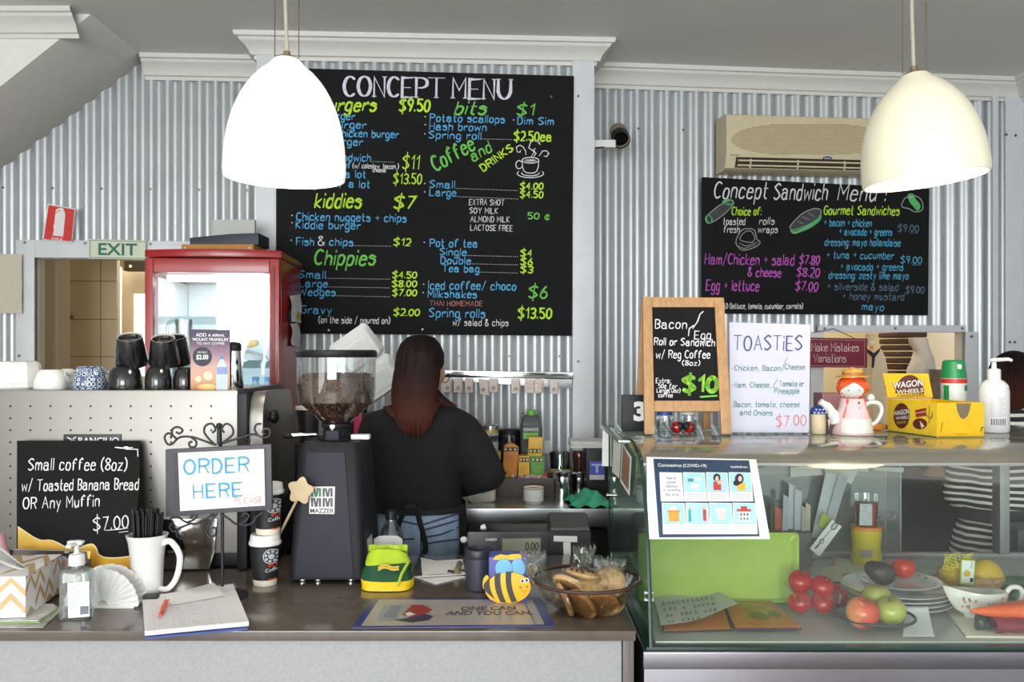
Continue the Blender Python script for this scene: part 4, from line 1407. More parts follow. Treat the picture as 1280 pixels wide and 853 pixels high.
# broad white bowls at the far left
Z = 2.52
x = mx(20, Z); h = 35 / F * Z
t = thing('serving_dish', 'broad white faceted dish upside down at the left end of the machine', 'dish', (x, Z, MZ))
b = B()
b.lathe((x, Z, MZ), [(0.068, 0), (0.072, 0.006), (0.066, 0.014), (0.068, 0.02), (0.066, 0.026), (0.064, h - 0.012), (0.058, h - 0.003), (0.05, h - 0.001), (0, h - 0.002)], PORC, 10)
part('dish_body', b, t, sharp=20)
inv_cup('cup', 'plain white cup upside down between white dish and blue patterned cup', 43.5, 84.5, 464, 2.50, PORC, handle=1.2, taper=.78)
inv_cup('cup', 'small white cup half hidden behind the plain white cup', 72, 96, 465, 2.62, PORC, taper=.8)
BLUP = bpy.data.materials.new('blue_patterned_glaze'); BLUP.use_nodes = True
nt = BLUP.node_tree; pr = nt.nodes['Principled BSDF']; pr.inputs['Roughness'].default_value = .2
tc = nt.nodes.new('ShaderNodeTexCoord'); vo = nt.nodes.new('ShaderNodeTexVoronoi'); vo.inputs['Scale'].default_value = 75; vo.inputs['Randomness'].default_value = .25
wv_ = nt.nodes.new('ShaderNodeMath'); wv_.operation = 'SINE'; ml = nt.nodes.new('ShaderNodeMath'); ml.operation = 'MULTIPLY'; ml.inputs[1].default_value = 17
cr = nt.nodes.new('ShaderNodeValToRGB'); cr.color_ramp.interpolation = 'CONSTANT'; cr.color_ramp.elements[0].color = rgb((70, 88, 128)); cr.color_ramp.elements[1].color = rgb((226, 230, 234)); cr.color_ramp.elements[1].position = .5
nt.links.new(tc.outputs['Object'], vo.inputs['Vector']); nt.links.new(vo.outputs['Distance'], ml.inputs[0]); nt.links.new(ml.outputs[0], wv_.inputs[0]); nt.links.new(wv_.outputs[0], cr.inputs[0]); nt.links.new(cr.outputs[0], pr.inputs['Base Color'])
inv_cup('cup', 'blue and white patterned cup upside down on the machine', 92, 133, 459.5, 2.49, BLUP, handle=0.5, taper=.82)
for (a0, a1, yt, Z, lb) in ((137, 177, 460, 2.48, 'black cup upside down, lower row, right of the blue patterned cup'), (182, 214, 460, 2.48, 'black cup upside down, middle of the lower row'), (217, 247, 461, 2.50, 'black cup upside down, partly behind the purple card')):
    inv_cup('cup', lb, a0, a1, yt, Z, GLZ, group='black cups on the coffee machine', taper=.86)
def leaning_cup(label, px, ybase, ytop, Z, r, tilt, tx=0.0):
    c = P(px, ybase, Z)
    c.z = MZ + 0.074
    h = (ybase - ytop) / F * Z
    t = thing('cup', label, 'cup', c, 'black cups on the coffee machine')
    xf = Matrix.Translation(c) @ Euler((tilt, tx, 0)).to_matrix().to_4x4()
    b = B(xf)
    b.lathe((0, 0, 0), [(r * .98, 0), (r, .004), (r * .78, h - .006), (r * .74, h)], GLZ, 32, cap1=False)
    b.lathe((0, 0, 0), [(r * .74, h), (r * .70, h), (r * .68, h - .004)], RIM, 32, cap0=False, cap1=False)
    b.lathe((0, 0, 0), [(r * .68, h - .004), (r * .62, h - .012), (0, h - .014)], GLZ, 32, cap0=False, cap1=False)
    part('cup_body', b, t)
leaning_cup('black cup upside down in the upper row, leftmost with pale foot ring', 165, 460, 424, 2.50, .045, .42, .10)
leaning_cup('black cup upside down in the upper row, right in front of the fridge glass', 206, 460, 426, 2.50, .043, .42, .10)
leaning_cup('black cup upside down at the back of the upper row by the glass jug', 224, 460, 425, 2.585, .036, .42, .03)
# glass jug behind the card
GLASS = clear('clear_glass', (246, 250, 250), 0.09, edge=0.85)
Z = 2.54
Z = 2.68; x = mx(230, Z)
t = thing('glass_jug', 'clear glass jug standing behind the purple card', 'jug', (x, Z, MZ))
h = 84 / F * Z
b = B(); b.lathe((x, Z, MZ), [(0.0, 0.004), (.034, 0.002), (.036, .01), (.030, h * .45), (.024, h * .8), (.026, h), (.0235, h), (.0215, h * .8), (.0275, h * .45), (.033, .014), (0, .012)], GLASS, 28, cap0=False); part('jug_body', b, t)
b = B(); b.tube(spline([Vector((x - .024, Z - .01, MZ + h * .97)), Vector((x - .045, Z - .012, MZ + h * .9)), Vector((x - .042, Z - .012, MZ + h * .5)), Vector((x - .03, Z - .01, MZ + h * .35))], 6), .005, GLASS); part('handle', b, t)
# card
Z = 2.45
plc = zplane(Z)
t = thing('drink_card', 'purple and orange card offering 600mL water for $2.00', 'sign', P(263, 488.5, Z))
PCARD = ramp_mat('card_gradient', [(0, (150, 96, 60)), (.18, (206, 158, 122)), (.4, (200, 160, 150)), (.62, (140, 108, 130)), (.85, (66, 50, 84)), (1, (54, 44, 76))], 'Z', dist=0.05)
b = B(); b.pxprism([(238.5, 488.8), (287.5, 488.8), (287.5, 412.5), (238.5, 412)], plc, 0.002, PCARD); part('card', b, t)
b = B()
pz = plc.off(.0022)
fill_px(b, pz, circle_px(253, 446, 12, 12, 28)[:-1], mat('card_navy', (30, 32, 48), .5))
typeset(b, pz, 'FOR ONLY', rectq(247, 439.5, 259, 442), WHITE, 0.0, .0012)
typeset(b, pz, '$2.00', rectq(245.5, 443.5, 260.5, 450.5), WHITE, .03, .0012)
typeset(b, pz, 'ADD', rectq(245, 416.5, 258, 421), WHITE, .01); typeset(b, pz, 'A 600mL', rectq(260, 417.5, 281, 421), WHITE, .01)
typeset(b, pz, "'MOUNT FRANKLIN'", rectq(240.5, 422.5, 286, 426.5), WHITE, .01); typeset(b, pz, 'TO ANY COFFEE', rectq(246, 428, 280.5, 431), WHITE, .0)
part('lettering', b, t, 'white print')
b = B()
CB = mat('print_water_blue', (190, 206, 226), .5); CC = mat('print_cap', (74, 120, 190), .5); BOK = mat('print_glow', (232, 206, 180), .5); TST = mat('print_toast', (222, 170, 96), .5)
fill_px(b, pz, [(270.5, 488), (270.5, 461), (272, 456), (276, 449), (279, 449), (283, 456), (285, 461), (284.5, 488)], CB)
fill_px(b, pz, [(275.5, 449), (279.5, 449), (279.3, 445), (275.7, 445)], CC, .001); fill_px(b, pz, [(270.8, 468), (284.6, 468), (284.6, 459), (271, 459)], mat('print_label', (132, 150, 196), .5), .001)
fill_px(b, pz, circle_px(260, 470, 6, 6, 16)[:-1], BOK, .0006); fill_px(b, pz, circle_px(248, 474, 4, 4, 16)[:-1], BOK, .0006)
fill_px(b, pz, circle_px(259, 484, 12, 4.2, 20)[:-1], TST, .0008); fill_px(b, pz, circle_px(259, 482.5, 9, 2.2, 20)[:-1], mat('print_yolk', (238, 204, 128), .5), .0011)
part('picture', b, t, 'printed water bottle and toast')
# shaker beside the card
Z = 2.50
x = mx(291, Z)
t = thing('cocoa_shaker', 'chrome shaker with black lid right of the purple card', 'shaker', (x, Z, MZ))
h = 58 / F * Z
b = B(); b.lathe((x, Z, MZ), [(.028, 0), (.03, .004), (.024, h * .6), (.022, h * .82)], CHROME, 28); part('shaker_body', b, t)
b = B(); b.lathe((x, Z, MZ + h * .82), [(.024, 0), (.024, .018), (.018, .024), (0, .026)], BLACK, 28); part('lid', b, t, 'black lid')
# ================================================================ LEFT END OF THE COUNTER
def lean(px, ybot, Zb, ytop, Zt):
    a, c = P(px, ybot, Zb), P(px, ytop, Zt)
    return Plane(a, (1, 0, 0), c - a)
# coffee offer board
pl = lean(100, 735.5, 2.235, 552, 2.40)
pl.o.z = CT + 0.001
t = thing('coffee_offer_board', 'black chalkboard offering small coffee with banana bread for $7.00', 'chalkboard', P(100, 740, 2.23))
b = B(); b.pxprism([(22, 733), (170, 733), (176, 552), (22.5, 552)], pl, .006, CHALKBOARD, .001); part('panel', b, t)
pb = pl.off(.0062)
b = B()
YEL = ramp_mat('board_wave_yellow', [(0, (206, 128, 28)), (.5, (240, 180, 40)), (1, (248, 214, 110))], 'Z')
top = [(22.5, 659), (30, 664), (42, 672), (52, 676), (64, 676), (74, 680), (84, 685), (97, 686), (108, 682), (116, 681), (121, 687), (123, 693), (130, 697), (142, 698), (155, 697), (168, 695), (171.5, 694)]
cv = [(v[0], v[1]) for v in spline([(x, y, 0) for x, y in top], 4)]
vs, fs = [], []
for i, (x, y) in enumerate(cv):
    vs += [pb.at(*pb.uv(x, y), .0006), pb.at(*pb.uv(x * .998, 732), .0006)]
    if i:
        fs.append((2 * i - 2, 2 * i - 1, 2 * i + 1, 2 * i))
b.raw(vs, fs, YEL)
strokes(b, pb, [cv], 1.6, mat('wave_cream', (244, 226, 170), .6), .0009)
part('wave_print', b, t, 'yellow wave along the foot')
cur_b = B(); cur_pl = pb
for a in (('Small coffee (8oz)', 35.5, 158, 588, 14.5, 0), ('w/ Toasted Banana Bread', 27.5, 173, 614, 13.5, -2), ('OR Any Muffin', 29, 124, 637, 14, -4), ('$7.00', 117, 160, 664, 16, -4)):
    m_(*a[:5], CH_WHITE, 1.5, .1, a[5])
strokes(cur_b, pb, [[(132, 663.5), (150, 662), (160, 660.5)], [(149, 666), (160, 664.5)]], 1.2, CH_WHITE)
m_('c', 155, 160, 561, 3, CH_WHITE, 1.6, 0, 0); strokes(cur_b, pb, [[(144, 559.5), (152, 560.5), (166, 560)], [(158, 562), (172, 562)], [(172, 562), (172.5, 571)]], 1.8, CH_WHITE)
part('lettering', cur_b, t, 'white hand lettering')
# photo card behind the tissue box
pl = lean(60, 741, 2.19, 686, 2.215)
pl.o.z = CT + .001
t = thing('photo_card', 'dark collage photo card behind the tissue box', 'card', P(60, 748, 2.15))
b = B(); b.pxprism([(2, 744), (115, 746), (113.5, 689), (4, 686)], pl, .003, mat('photo_dark', (46, 42, 44), .3, noise=.6, scale=14)); part('card', b, t)
b = B()
pz = pl.off(.0032)
random.seed(3)
for i in range(26):
    x, y = random.uniform(6, 108), random.uniform(689, 706)
    c_ = random.choice([(190, 186, 180), (150, 140, 130), (96, 92, 96), (206, 200, 196), (120, 90, 80)])
    fill_px(b, pz, [(x, y), (x + random.uniform(2, 6), y + 1), (x + random.uniform(2, 5), y + random.uniform(2, 4)), (x - 1, y + 2)], mat('photo_fleck_%d' % c_[0], c_, .4), .0006 + i * 1e-5)
fill_px(b, pz, circle_px(78, 706, 9, 11, 18)[:-1], mat('photo_blue', (178, 182, 206), .4), .001)
fill_px(b, pz, [(66, 716), (74, 713), (80, 720), (68, 722)], mat('photo_white', (222, 220, 216), .4), .0012)
fill_px(b, pz, circle_px(82, 704, 3.5, 4.5, 12)[:-1], mat('photo_skin', (196, 150, 126), .4), .0013)
strokes(b, pz, [[(4, 686.8), (113, 689.6)]], .9, mat('photo_edge', (190, 184, 178), .5)); fill_px(b, pz, [(109, 689), (113.5, 689), (113, 699), (110, 699)], YEL, .0008)
part('picture', b, t, 'pale printed figures')
b = B(); Z = 2.2; x = mx(1, Z)
b.lathe((x, Z, CT), [(.018, 0), (.02, .01), (.02, .1), (.012, .13), (.011, .145), (0, .145)], mat('pink_plastic', (206, 150, 160), .35), 20)
solo('pink_bottle', b, 'small pink bottle at the left edge behind the tissue box', 'bottle')
# tissue box on leaflets
A = Vector((mx(32, 1.958), 1.958, CT + .009))
sd = Vector((-.030, .215, 0)); fr = Vector((-.125, -.012, 0)); hh = Vector((0, 0, .091))
TW = mat('tissue_box_white', (240, 238, 240), .55); TG = mat('tissue_box_gold', (206, 176, 128), .4, .2)
t = thing('tissue_box', 'white tissue box with gold chevron print and a tissue pulled up', 'tissue box', A + sd * .5 + fr * .5)
b = B(); b.loft([[A, A + sd, A + sd + fr, A + fr], [A + hh, A + sd + hh, A + sd + fr + hh, A + fr + hh]], TW); part('carton', b, t)
b = B()
def chev(o, u, v, n, nu, off):
    """gold zigzag bars on one face"""
    w = 1.0 / nu
    for i in range(nu):
        for k in range(-1, 3):
            for (u0, u1, s) in ((i * w, (i + .5) * w, 1), ((i + .5) * w, (i + 1) * w, -1)):
                base = k * .42 + .08
                va, vb = (base, base + .36) if s > 0 else (base + .36, base)
                q = [(u0, va), (u1, vb), (u1, vb + .17), (u0, va + .17)]
                q = [(a, min(max(c, 0.01), .99)) for a, c in q]
                if abs(q[0][1] - q[3][1]) + abs(q[1][1] - q[2][1]) < .02 or (i + k) % 3 == 0:
                    continue
                b.raw([o + u * a + v * c + n * off for a, c in q], [(0, 1, 2, 3)], TG)
chev(A + fr, -fr, hh, Vector((.096, -.995, 0)), 2, .0006)
chev(A, sd, hh, Vector((.99, .13, 0)), 4, .0006)
chev(A + fr + hh, -fr, sd, Vector((0, 0, 1)), 2, .0006)
part('chevron_print', b, t, 'gold chevron print')
b = B()
TIS = mat('tissue', (246, 245, 244), .9, noise=.02)
c0 = A + sd * .55 + fr * .6 + hh
rows = []
for i in range(9):
    f = i / 8
    rows.append([c0 + Vector((-.085 + .10 * f + .035 * math.cos(g * 6.28 * .9 + f) * (1.1 - f * .5) + .02 * f, -.02 + .05 * math.sin(g * 5.6) * (1 - f * .4) - .01 * f, .052 * (1 - f) ** 1.1 + .012 * math.sin(g * 9 + f * 3) * (1 - f) + .0015)) for g in [k / 12 for k in range(13)]])
b.grid(rows, TIS, .0008)
part('tissue', b, t, 'crumpled white tissue')
LEAF = [('grey and white leaflet at the bottom under the tissue box', (178, 178, 172), -20, 76, 759, 786, 0.0008), ('green printed leaflet under the tissue box', (150, 176, 110), -15, 72, 757, 780, .0032), ('pale leaflet directly under the tissue box', (206, 208, 204), -25, 70, 756, 778, .0056)]
for i, (lb, c_, x0, x1, y0, y1, dz) in enumerate(LEAF):
    pt = Plane((0, 0, CT + dz), (1, 0, 0), (0, 1, 0))
    def cp(px, py, z=CT + dz):
        d = ray(px, py); k = (z - EYE) / d.z
        return Vector((d.x * k, d.y * k, z))
    b = B()
    pts = [cp(x0, y1), cp(x1 - 22, y1 - 1), cp(x1, y0 + 6), cp(x1 - 3, y0), cp(x0, y0)]
    b.prism([(p.x, p.y) for p in pts], pt, .002, mat('leaflet_%d' % i, c_, .5, noise=.25, scale=30))
    solo('leaflet', b, lb, 'leaflet', 'leaflets under the tissue box')
def cpt(px, py, z=CT):
    d = ray(px, py); k = (z - EYE) / d.z
    return Vector((d.x * k, d.y * k, z))
# hand sanitiser
Z = 1.975
x = mx(96, Z)
GEL = clear('clear_gel', (224, 234, 232), .10, haze=.10, edge=.7)
t = thing('sanitiser_bottle', 'clear sanitiser bottle with white pump beside the tissue box', 'bottle', (x, Z, CT))
w = .034
def rrect(x, y, hx, hy, r, z, n=5):
    pts = []
    for (sx, sy, a0) in ((1, 1, 0), (-1, 1, PI / 2), (-1, -1, PI), (1, -1, 1.5 * PI)):
        for k in range(n + 1):
            a = a0 + PI / 2 * k / n
            pts.append(Vector((x + sx * (hx - r) + r * math.cos(a), y + sy * (hy - r) + r * math.sin(a), z)))
    return pts
b = B()
b.loft([rrect(x, Z, .032, .018, .012, CT), rrect(x, Z, .034, .02, .012, CT + .006), rrect(x, Z, .034, .02, .012, CT + .102), rrect(x, Z, .030, .018, .014, CT + .112), rrect(x, Z, .014, .013, .012, CT + .117), rrect(x, Z, .012, .012, .011, CT + .124)], GEL)
part('bottle_body', b, t)
b = B()
b.lathe((x, Z, CT + .122), [(.017, 0), (.017, .018), (.015, .024), (.007, .026), (.005, .03), (.005, .042), (.012, .044), (.013, .052), (.010, .054), (0, .055)], WHITE, 24)
b.box((x + .0, Z - .02, CT + .171), (.011, .038, .008), WHITE, .003)
b.box((x, Z - .004, CT + .1735), (.034, .014, .007), WHITE, .003)
part('pump', b, t, 'white pump')
b = B()
pb = zplane(Z - .0206)
b.pxprism([(85.5, 773), (112, 771), (111.5, 727), (84.5, 729)], pb, .0008, PAPER)
for k in range(12):
    yy = 732 + k * 2.6
    strokes(b, pb, [[(87, yy + .1), (87 + random.uniform(12, 22) * (0.6 if k > 6 else 1), yy - .9)]], .7, mat('label_grey', (150, 152, 160), .6), .0014)
fill_px(b, pb, [(100.5, 768.5), (111, 767.6), (111, 757.5), (100.5, 758.3)], mat('barcode_grey', (120, 124, 140), .6), .0014)
part('label', b, t, 'white printed label')
# fan napkin holder
Z = 2.06
t = thing('fan_napkin_holder', 'white ridged fan-shaped napkin holder left of the straw mug', 'napkin holder', (mx(133, Z), Z, CT))
for k, dz in enumerate((0.0, .035)):
    b = B()
    c = P(128, 760, Z); c.z = CT + .006; R_ = 46 / F * Z
    rows = []
    N = 60
    for j in range(9):
        r = .012 + (R_ - .012) * j / 8
        row = []
        for i in range(N + 1):
            a = PI * i / N
            rr = r * (1 + (.02 * abs(math.sin(a * 9)) if j == 8 else 0))
            row.append(c + Vector((rr * math.cos(a), dz - .006 * j / 8 * (1 if k == 0 else -1) - .0022 * math.cos(a * 36) * min(1, j / 3), rr * math.sin(a))))
        rows.append(row)
    b.grid(rows, PORC, .002)
    part('fan_plate', b, t)
b = B(); b.box((c.x + .002, Z + .017, CT + .004), (R_ * 1.75, .05, .008), PORC, .003); b.cyl((c.x - .03, Z - .004, CT), (c.x - .03, Z - .004, CT + .008), .008, PORC)
part('foot', b, t)
# mug of straws
Z = 2.14
x = mx(184, Z)
h = 80 / F * Z
t = thing('straw_mug', 'tall white flared mug holding black straws', 'mug', (x, Z, CT))
b = B()
b.lathe((x, Z, CT), [(.033, 0), (.035, .003), (.0365, h * .3), (.039, h * .65), (.044, h * .9), (.049, h), (.0465, h + .001), (.041, h * .9), (.036, h * .6), (.033, .02), (0, .012)], PORC, 40)
part('mug_body', b, t)
b = B()
b.tube(spline([(x + .038, Z - .006, CT + h * .86), (x + .06, Z - .008, CT + h * .90), (x + .083, Z - .01, CT + h * .68), (x + .076, Z - .01, CT + h * .36), (x + .055, Z - .008, CT + h * .17), (x + .034, Z - .006, CT + h * .16)], 6), .0075, PORC, 10)
part('handle', b, t)
random.seed(5)
STRAW = mat('black_straw', (22, 22, 24), .35)
for i in range(34):
    a = i * 2.4; rr = .030 * math.sqrt((i + .5) / 34)
    bx_, by_ = x + rr * .8 * math.cos(a), Z + rr * .8 * math.sin(a)
    tx_, ty_ = x + .002 + rr * 1.22 * math.cos(a), Z + rr * 1.1 * math.sin(a)
    b = B(); b.tube([(bx_, by_, CT + .02), (tx_, ty_, CT + h + .055 + random.uniform(-.006, .010))], .0032, STRAW, 8)
    o = solo('drinking_straw', b, 'black drinking straw in the white mug', 'straw', 'black straws in the white mug')
# ledger, loose sheet, pen, clip
b = B()
def sheet(pts, z, thick, m, name, label, cat, curl=.0, group=None):
    b = B()
    q = [cpt(*p, z=z) for p in pts]
    rows = []
    for i in range(9):
        f = i / 8
        rows.append([(q[0] * (1 - g) + q[1] * g) * (1 - f) + (q[3] * (1 - g) + q[2] * g) * f + Vector((0, 0, curl * math.sin(f * PI) * (1 if g < .5 else .6) + curl * .5 * math.sin(g * PI))) for g in [k / 8 for k in range(9)]])
    b.grid(rows, m, -thick)
    return b
BLUEC = mat('blue_cover', (60, 82, 160), .4)
LED = mat('ledger_paper', (232, 231, 232), .8, noise=.02)
t = thing('ledger', 'open ledger pad with blue cover overhanging the counter front', 'notepad', cpt(240, 770))
zl = CT + .004
b = sheet([(178, 757), (287, 743), (310, 788), (181, 799.5)], CT + .0045, .002, BLUEC, '', '', ''); part('cover', b, t, 'blue cover')
b = sheet([(178, 752), (291, 735), (311, 783), (181, 795.5)], CT + .008, .010, LED, '', '', '', .001); part('page_block', b, t)
b = B()
LN = mat('ledger_lines', (196, 196, 202), .8); PEN = mat('pencil_grey', (150, 150, 158), .8)
plz = Plane((0, 0, CT + .0198), (1, 0, 0), (0, 1, 0))
def lp(u, v):
    q = [(178, 751), (291, 734), (311, 782.5), (181, 794.5)]
    a = (q[0][0] * (1 - u) + q[1][0] * u, q[0][1] * (1 - u) + q[1][1] * u); c = (q[3][0] * (1 - u) + q[2][0] * u, q[3][1] * (1 - u) + q[2][1] * u)
    return (a[0] * (1 - v) + c[0] * v, a[1] * (1 - v) + c[1] * v)
for k in range(17):
    v = .06 + k * .053
    strokes(b, plz, [[lp(.03, v), lp(.97, v)]], .45, LN, .0004)
for u in (.1, .3, .45, .6, .75):
    strokes(b, plz, [[lp(u, .04), lp(u, .95)]], .45, LN, .0004)
random.seed(11)
for k in range(16):
    for u in (.13, .33, .48, .63):
        if random.random() < .8:
            v = .085 + k * .053
            l_ = random.uniform(.05, .12)
            strokes(b, plz, [[lp(u + l_ * j / 6, v + random.uniform(-.012, .012)) for j in range(7)]], .5, PEN, .0006)
part('ruled_print', b, t, 'ruled lines and pencil notes')
b = sheet([(206, 745), (267, 729), (282, 745), (214, 757)], CT + .021, .0006, PAPER, '', '', '')
for k in range(4):
    strokes(b, Plane((0, 0, CT + .0218), (1, 0, 0), (0, 1, 0)), [[(236 + k * 2, 742 + k * 1.6 - 4), (262 + k * 2, 736 + k * 1.6 - 4)]], .5, PEN, .0006)
solo('loose_sheet', b, 'loose white sheet sticking out above the ledger', 'paper')
b = B()
ORG_ = mat('orange_plastic', (226, 84, 40), .4)
a, c = cpt(207, 752, CT + .027), cpt(200, 770, CT + .025)
b.tube([a, a * .6 + c * .4, c], [.0045, .005, .0035], ORG_, 10); b.tube([a + Vector((.006, .002, .003)), c * .7 + a * .3 + Vector((.006, 0, .003))], .002, ORG_, 8)
solo('orange_pen', b, 'short orange pen lying on the ledger', 'pen')
b = B()
c = cpt(187, 750, CT + .017)
b.box(c + Vector((0, .008, .005)), (.034, .02, .012), BLACK, .003, rot=(0, 0, .12))
solo('bulldog_clip', b, 'black clip on the top left corner of the ledger', 'clip')
# ORDER
IRON = mat('dark_iron', (46, 44, 50), .45, .4, noise=.1)
IRONF = mat('iron_frame', (72, 70, 76), .5, .2, noise=.06)
Z = 2.17
pl = zplane(Z)
t = thing('order_sign', 'wrought iron stand with a white ORDER HERE PLEASE sheet', 'sign', (mx(276, Z), Z, CT))
b = B()
b.pxprism([(209.5, 645.5), (341.5, 636.5), (340.5, 555), (209, 561.5)], pl, .012, IRONF, .002)
part('frame', b, t)
b = B(); b.pxprism([(219, 640), (334, 632.5), (332.5, 561), (218, 566.5)], pl.off(.0122), .0006, mat('frame_inner', (40, 34, 44), .4)); part('mount', b, t)
b = B(); b.pxprism([(225.3, 639.2), (331.4, 632.2), (330, 561.5), (222.5, 566.4)], pl.off(.0130), .0006, PAPER); part('sheet', b, t, 'white sheet')
CY = mat('marker_cyan', (70, 172, 222), .7); CYO = mat('marker_cyan_dark', (120, 178, 186), .7); PK = mat('marker_pink', (216, 144, 140), .7)
cur_b = B(); cur_pl = pl.off(.0138)
write(cur_b, cur_pl, 'ORDER', 230.5, 310.5, 593, 17.5, CYO, 3.0, .02, -3.5, off=.0004)
write(cur_b, cur_pl, 'ORDER', 230, 310, 593, 17.5, CY, 1.5, .02, -3.5)
write(cur_b, cur_pl, 'HERE', 242.5, 302.5, 623.5, 16.5, CYO, 3.0, .02, -4, off=.0004)
write(cur_b, cur_pl, 'HERE', 242, 302, 623.5, 16.5, CY, 1.5, .02, -4)
write(cur_b, cur_pl, 'PLEASE', 294, 328.5, 630, 7.5, PK, .9, .02, -1)
part('lettering', cur_b, t, 'blue hand lettering')
def scr(b, pts, r=.0028):
    b.tube(spline([pl.at(*pl.uv(*p), .004) for p in pts], 5), r, IRON, 6)
def sp(cx, cy, r, a0, turns, s=1, n=9):
    return [(cx + (r * (1 - .75 * k / n)) * math.cos(a0 + s * turns * 2 * PI * k / n), cy + (r * (1 - .75 * k / n)) * math.sin(a0 + s * turns * 2 * PI * k / n)) for k in range(n + 1)]
b = B()
scr(b, [(271, 557)] + [(262, 549), (256, 540), (258, 532), (266, 530), (270, 537), (266, 541)]); scr(b, [(274, 557), (284, 550), (292, 542), (290, 533), (283, 530), (278, 536), (281, 541)])
scr(b, [(268, 556), (250, 549), (238, 546), (225, 547), (216, 555), (210, 555), (206.5, 547), (210, 542), (215, 543), (214, 548)])
scr(b, [(240, 547), (246, 552), (245, 558), (239, 559), (237, 554), (241, 552)]); scr(b, [(222, 549), (216, 543), (217, 536), (224, 534), (229, 538), (225, 542), (221, 540)])
scr(b, [(274, 556), (292, 550), (306, 546), (318, 543), (330, 547), (337, 545), (338, 538), (332, 536), (329, 540), (332, 543)])
scr(b, [(300, 549), (304, 556), (310, 556), (312, 550), (307, 549)]); scr(b, [(322, 543), (319, 537), (321, 531), (327, 530)])
part('top_scroll', b, t, 'curled iron scrollwork')
b = B()
scr(b, [(272, 642), (264, 652), (259, 664), (264, 671), (270, 668), (270, 660), (266, 660)])
scr(b, [(268, 643), (255, 650), (245, 655), (232, 652), (222, 646), (214, 648)]); scr(b, [(234, 653), (242, 650), (247, 645), (243, 643), (239, 648)])
scr(b, [(238, 655), (230, 658), (223, 662), (222, 670), (228, 673), (232, 668), (228, 665)]); scr(b, [(226, 661), (218, 664), (213, 659), (215, 654)])
scr(b, [(276, 642), (286, 648), (296, 655), (306, 652), (312, 645), (307, 641), (303, 646)]); scr(b, [(298, 655), (310, 656), (318, 652), (321, 646), (330, 640)])
part('bottom_scroll', b, t, 'curled iron scrollwork')
b = B()
px_ = mx(276, Z)
b.tube([(px_, Z + .012, CT + .004), (px_, Z + .012, P(0, 640, Z).z), (mx(273, Z), Z + .012, P(0, 540, Z).z)], .0042, IRON, 10)
b.ell((mx(273, Z), Z + .006, P(0, 533, Z).z), (.008, .008, .008), IRON); b.cyl((mx(273, Z), Z + .006, P(0, 556, Z).z), (mx(273, Z), Z + .006, P(0, 536, Z).z), .0055, IRON)
part('post', b, t)
b = B(); b.lathe((px_, Z - .014, CT), [(.070, 0), (.070, .002), (.067, .0038), (.010, .004), (0, .004)], IRON, 40); part('base', b, t, 'round black base')
# ================================================================ TAKEAWAY CUPS
CUPB = mat('cup_black', (32, 30, 32), .45); CUPW = mat('cup_cream', (236, 226, 208), .6); LIDW = mat('cup_lid_white', (238, 236, 232), .35)
CUPR = mat('cup_orange_print', (226, 84, 48), .5); CUPS = mat('cup_silver_print', (196, 198, 202), .4)
def takeaway(label, px, ybot, Z, z0):
    x = mx(px, Z)
    s = 1.0
    t = thing('takeaway_cup', label, 'cup', (x, Z, z0), 'stacked takeaway coffee cups')
    b = B()
    b.lathe((x, Z, z0), [(.0285, 0), (.0295, .001), (.031, .016)], CUPW, 32, cap1=False)
    b.lathe((x, Z, z0), [(.031, .016), (.0385, .108)], CUPB, 32, cap0=False)
    part('cup_body', b, t)
    b = B(); b.lathe((x, Z, z0 + .104), [(.0405, 0), (.0415, .004), (.0405, .008), (.0385, .010), (.037, .024), (.035, .0265), (.031, .0265), (.030, .024), (0, .024)], LIDW, 32); part('lid', b, t, 'white lid')
    b = B()
    def on(px_, py, off):
        # printed on the curved wall
        d = ray(px_, py); ox = d.x * (Z - .034); zz = EYE + d.z * (Z - .034)
        r = .0295 + (.0385 - .0285) * max(0, min(1, (zz - z0) / .108)) + .0004 + off
        dx = max(-r * .97, min(r * .97, ox - x))
        return Vector((x + dx, Z - math.sqrt(r * r - dx * dx), zz))
    yc = 440 + (EYE - (z0 + .070)) * F / Z
    cx = px + 7
    for (r0, r1, n) in ((9.6, 8.4, 24), (7.6, 4.6, 24), (3.4, 0.1, 24)):
        vs, fs = [], []
        for k in range(n + 1):
            a = 2 * PI * k / n
            vs += [on(cx + r0 * math.cos(a), yc + r0 * math.sin(a), .0), on(cx + r1 * math.cos(a), yc + r1 * math.sin(a), .0)]
            if k and not (r0 == 7.6 and k % 3 == 0):
                fs.append((2 * k - 2, 2 * k - 1, 2 * k + 1, 2 * k))
        b.raw(vs, fs, CUPS)
    for (tx, x0, x1, y0, h_, m) in (('ECU', -2, 9, 18.5, 4.5, CUPR),):
        typeset(b, on, tx, rectq(cx + x0 - 1, yc + y0 - h_ - 5, cx + x1 - 1, yc + y0 - 5), m, .02, .0003)
    typeset(b, on, 'Coffee', rectq(cx - 7, yc + 15.5, cx + 9, yc + 20, -2), WHITE, 0, .0003)
    typeset(b, on, 'hello', rectq(cx - 3, yc + 27.5, cx + 7, yc + 30.5), CUPR, .02, .0003)
    part('print', b, t, 'silver crest and orange print')
takeaway('lower black takeaway cup of the stacked pair beside the grinder', 331.5, 740, 2.272, CT)
takeaway('upper black takeaway cup standing on the lid of another cup', 335, 676, 2.275, CT + .1306)
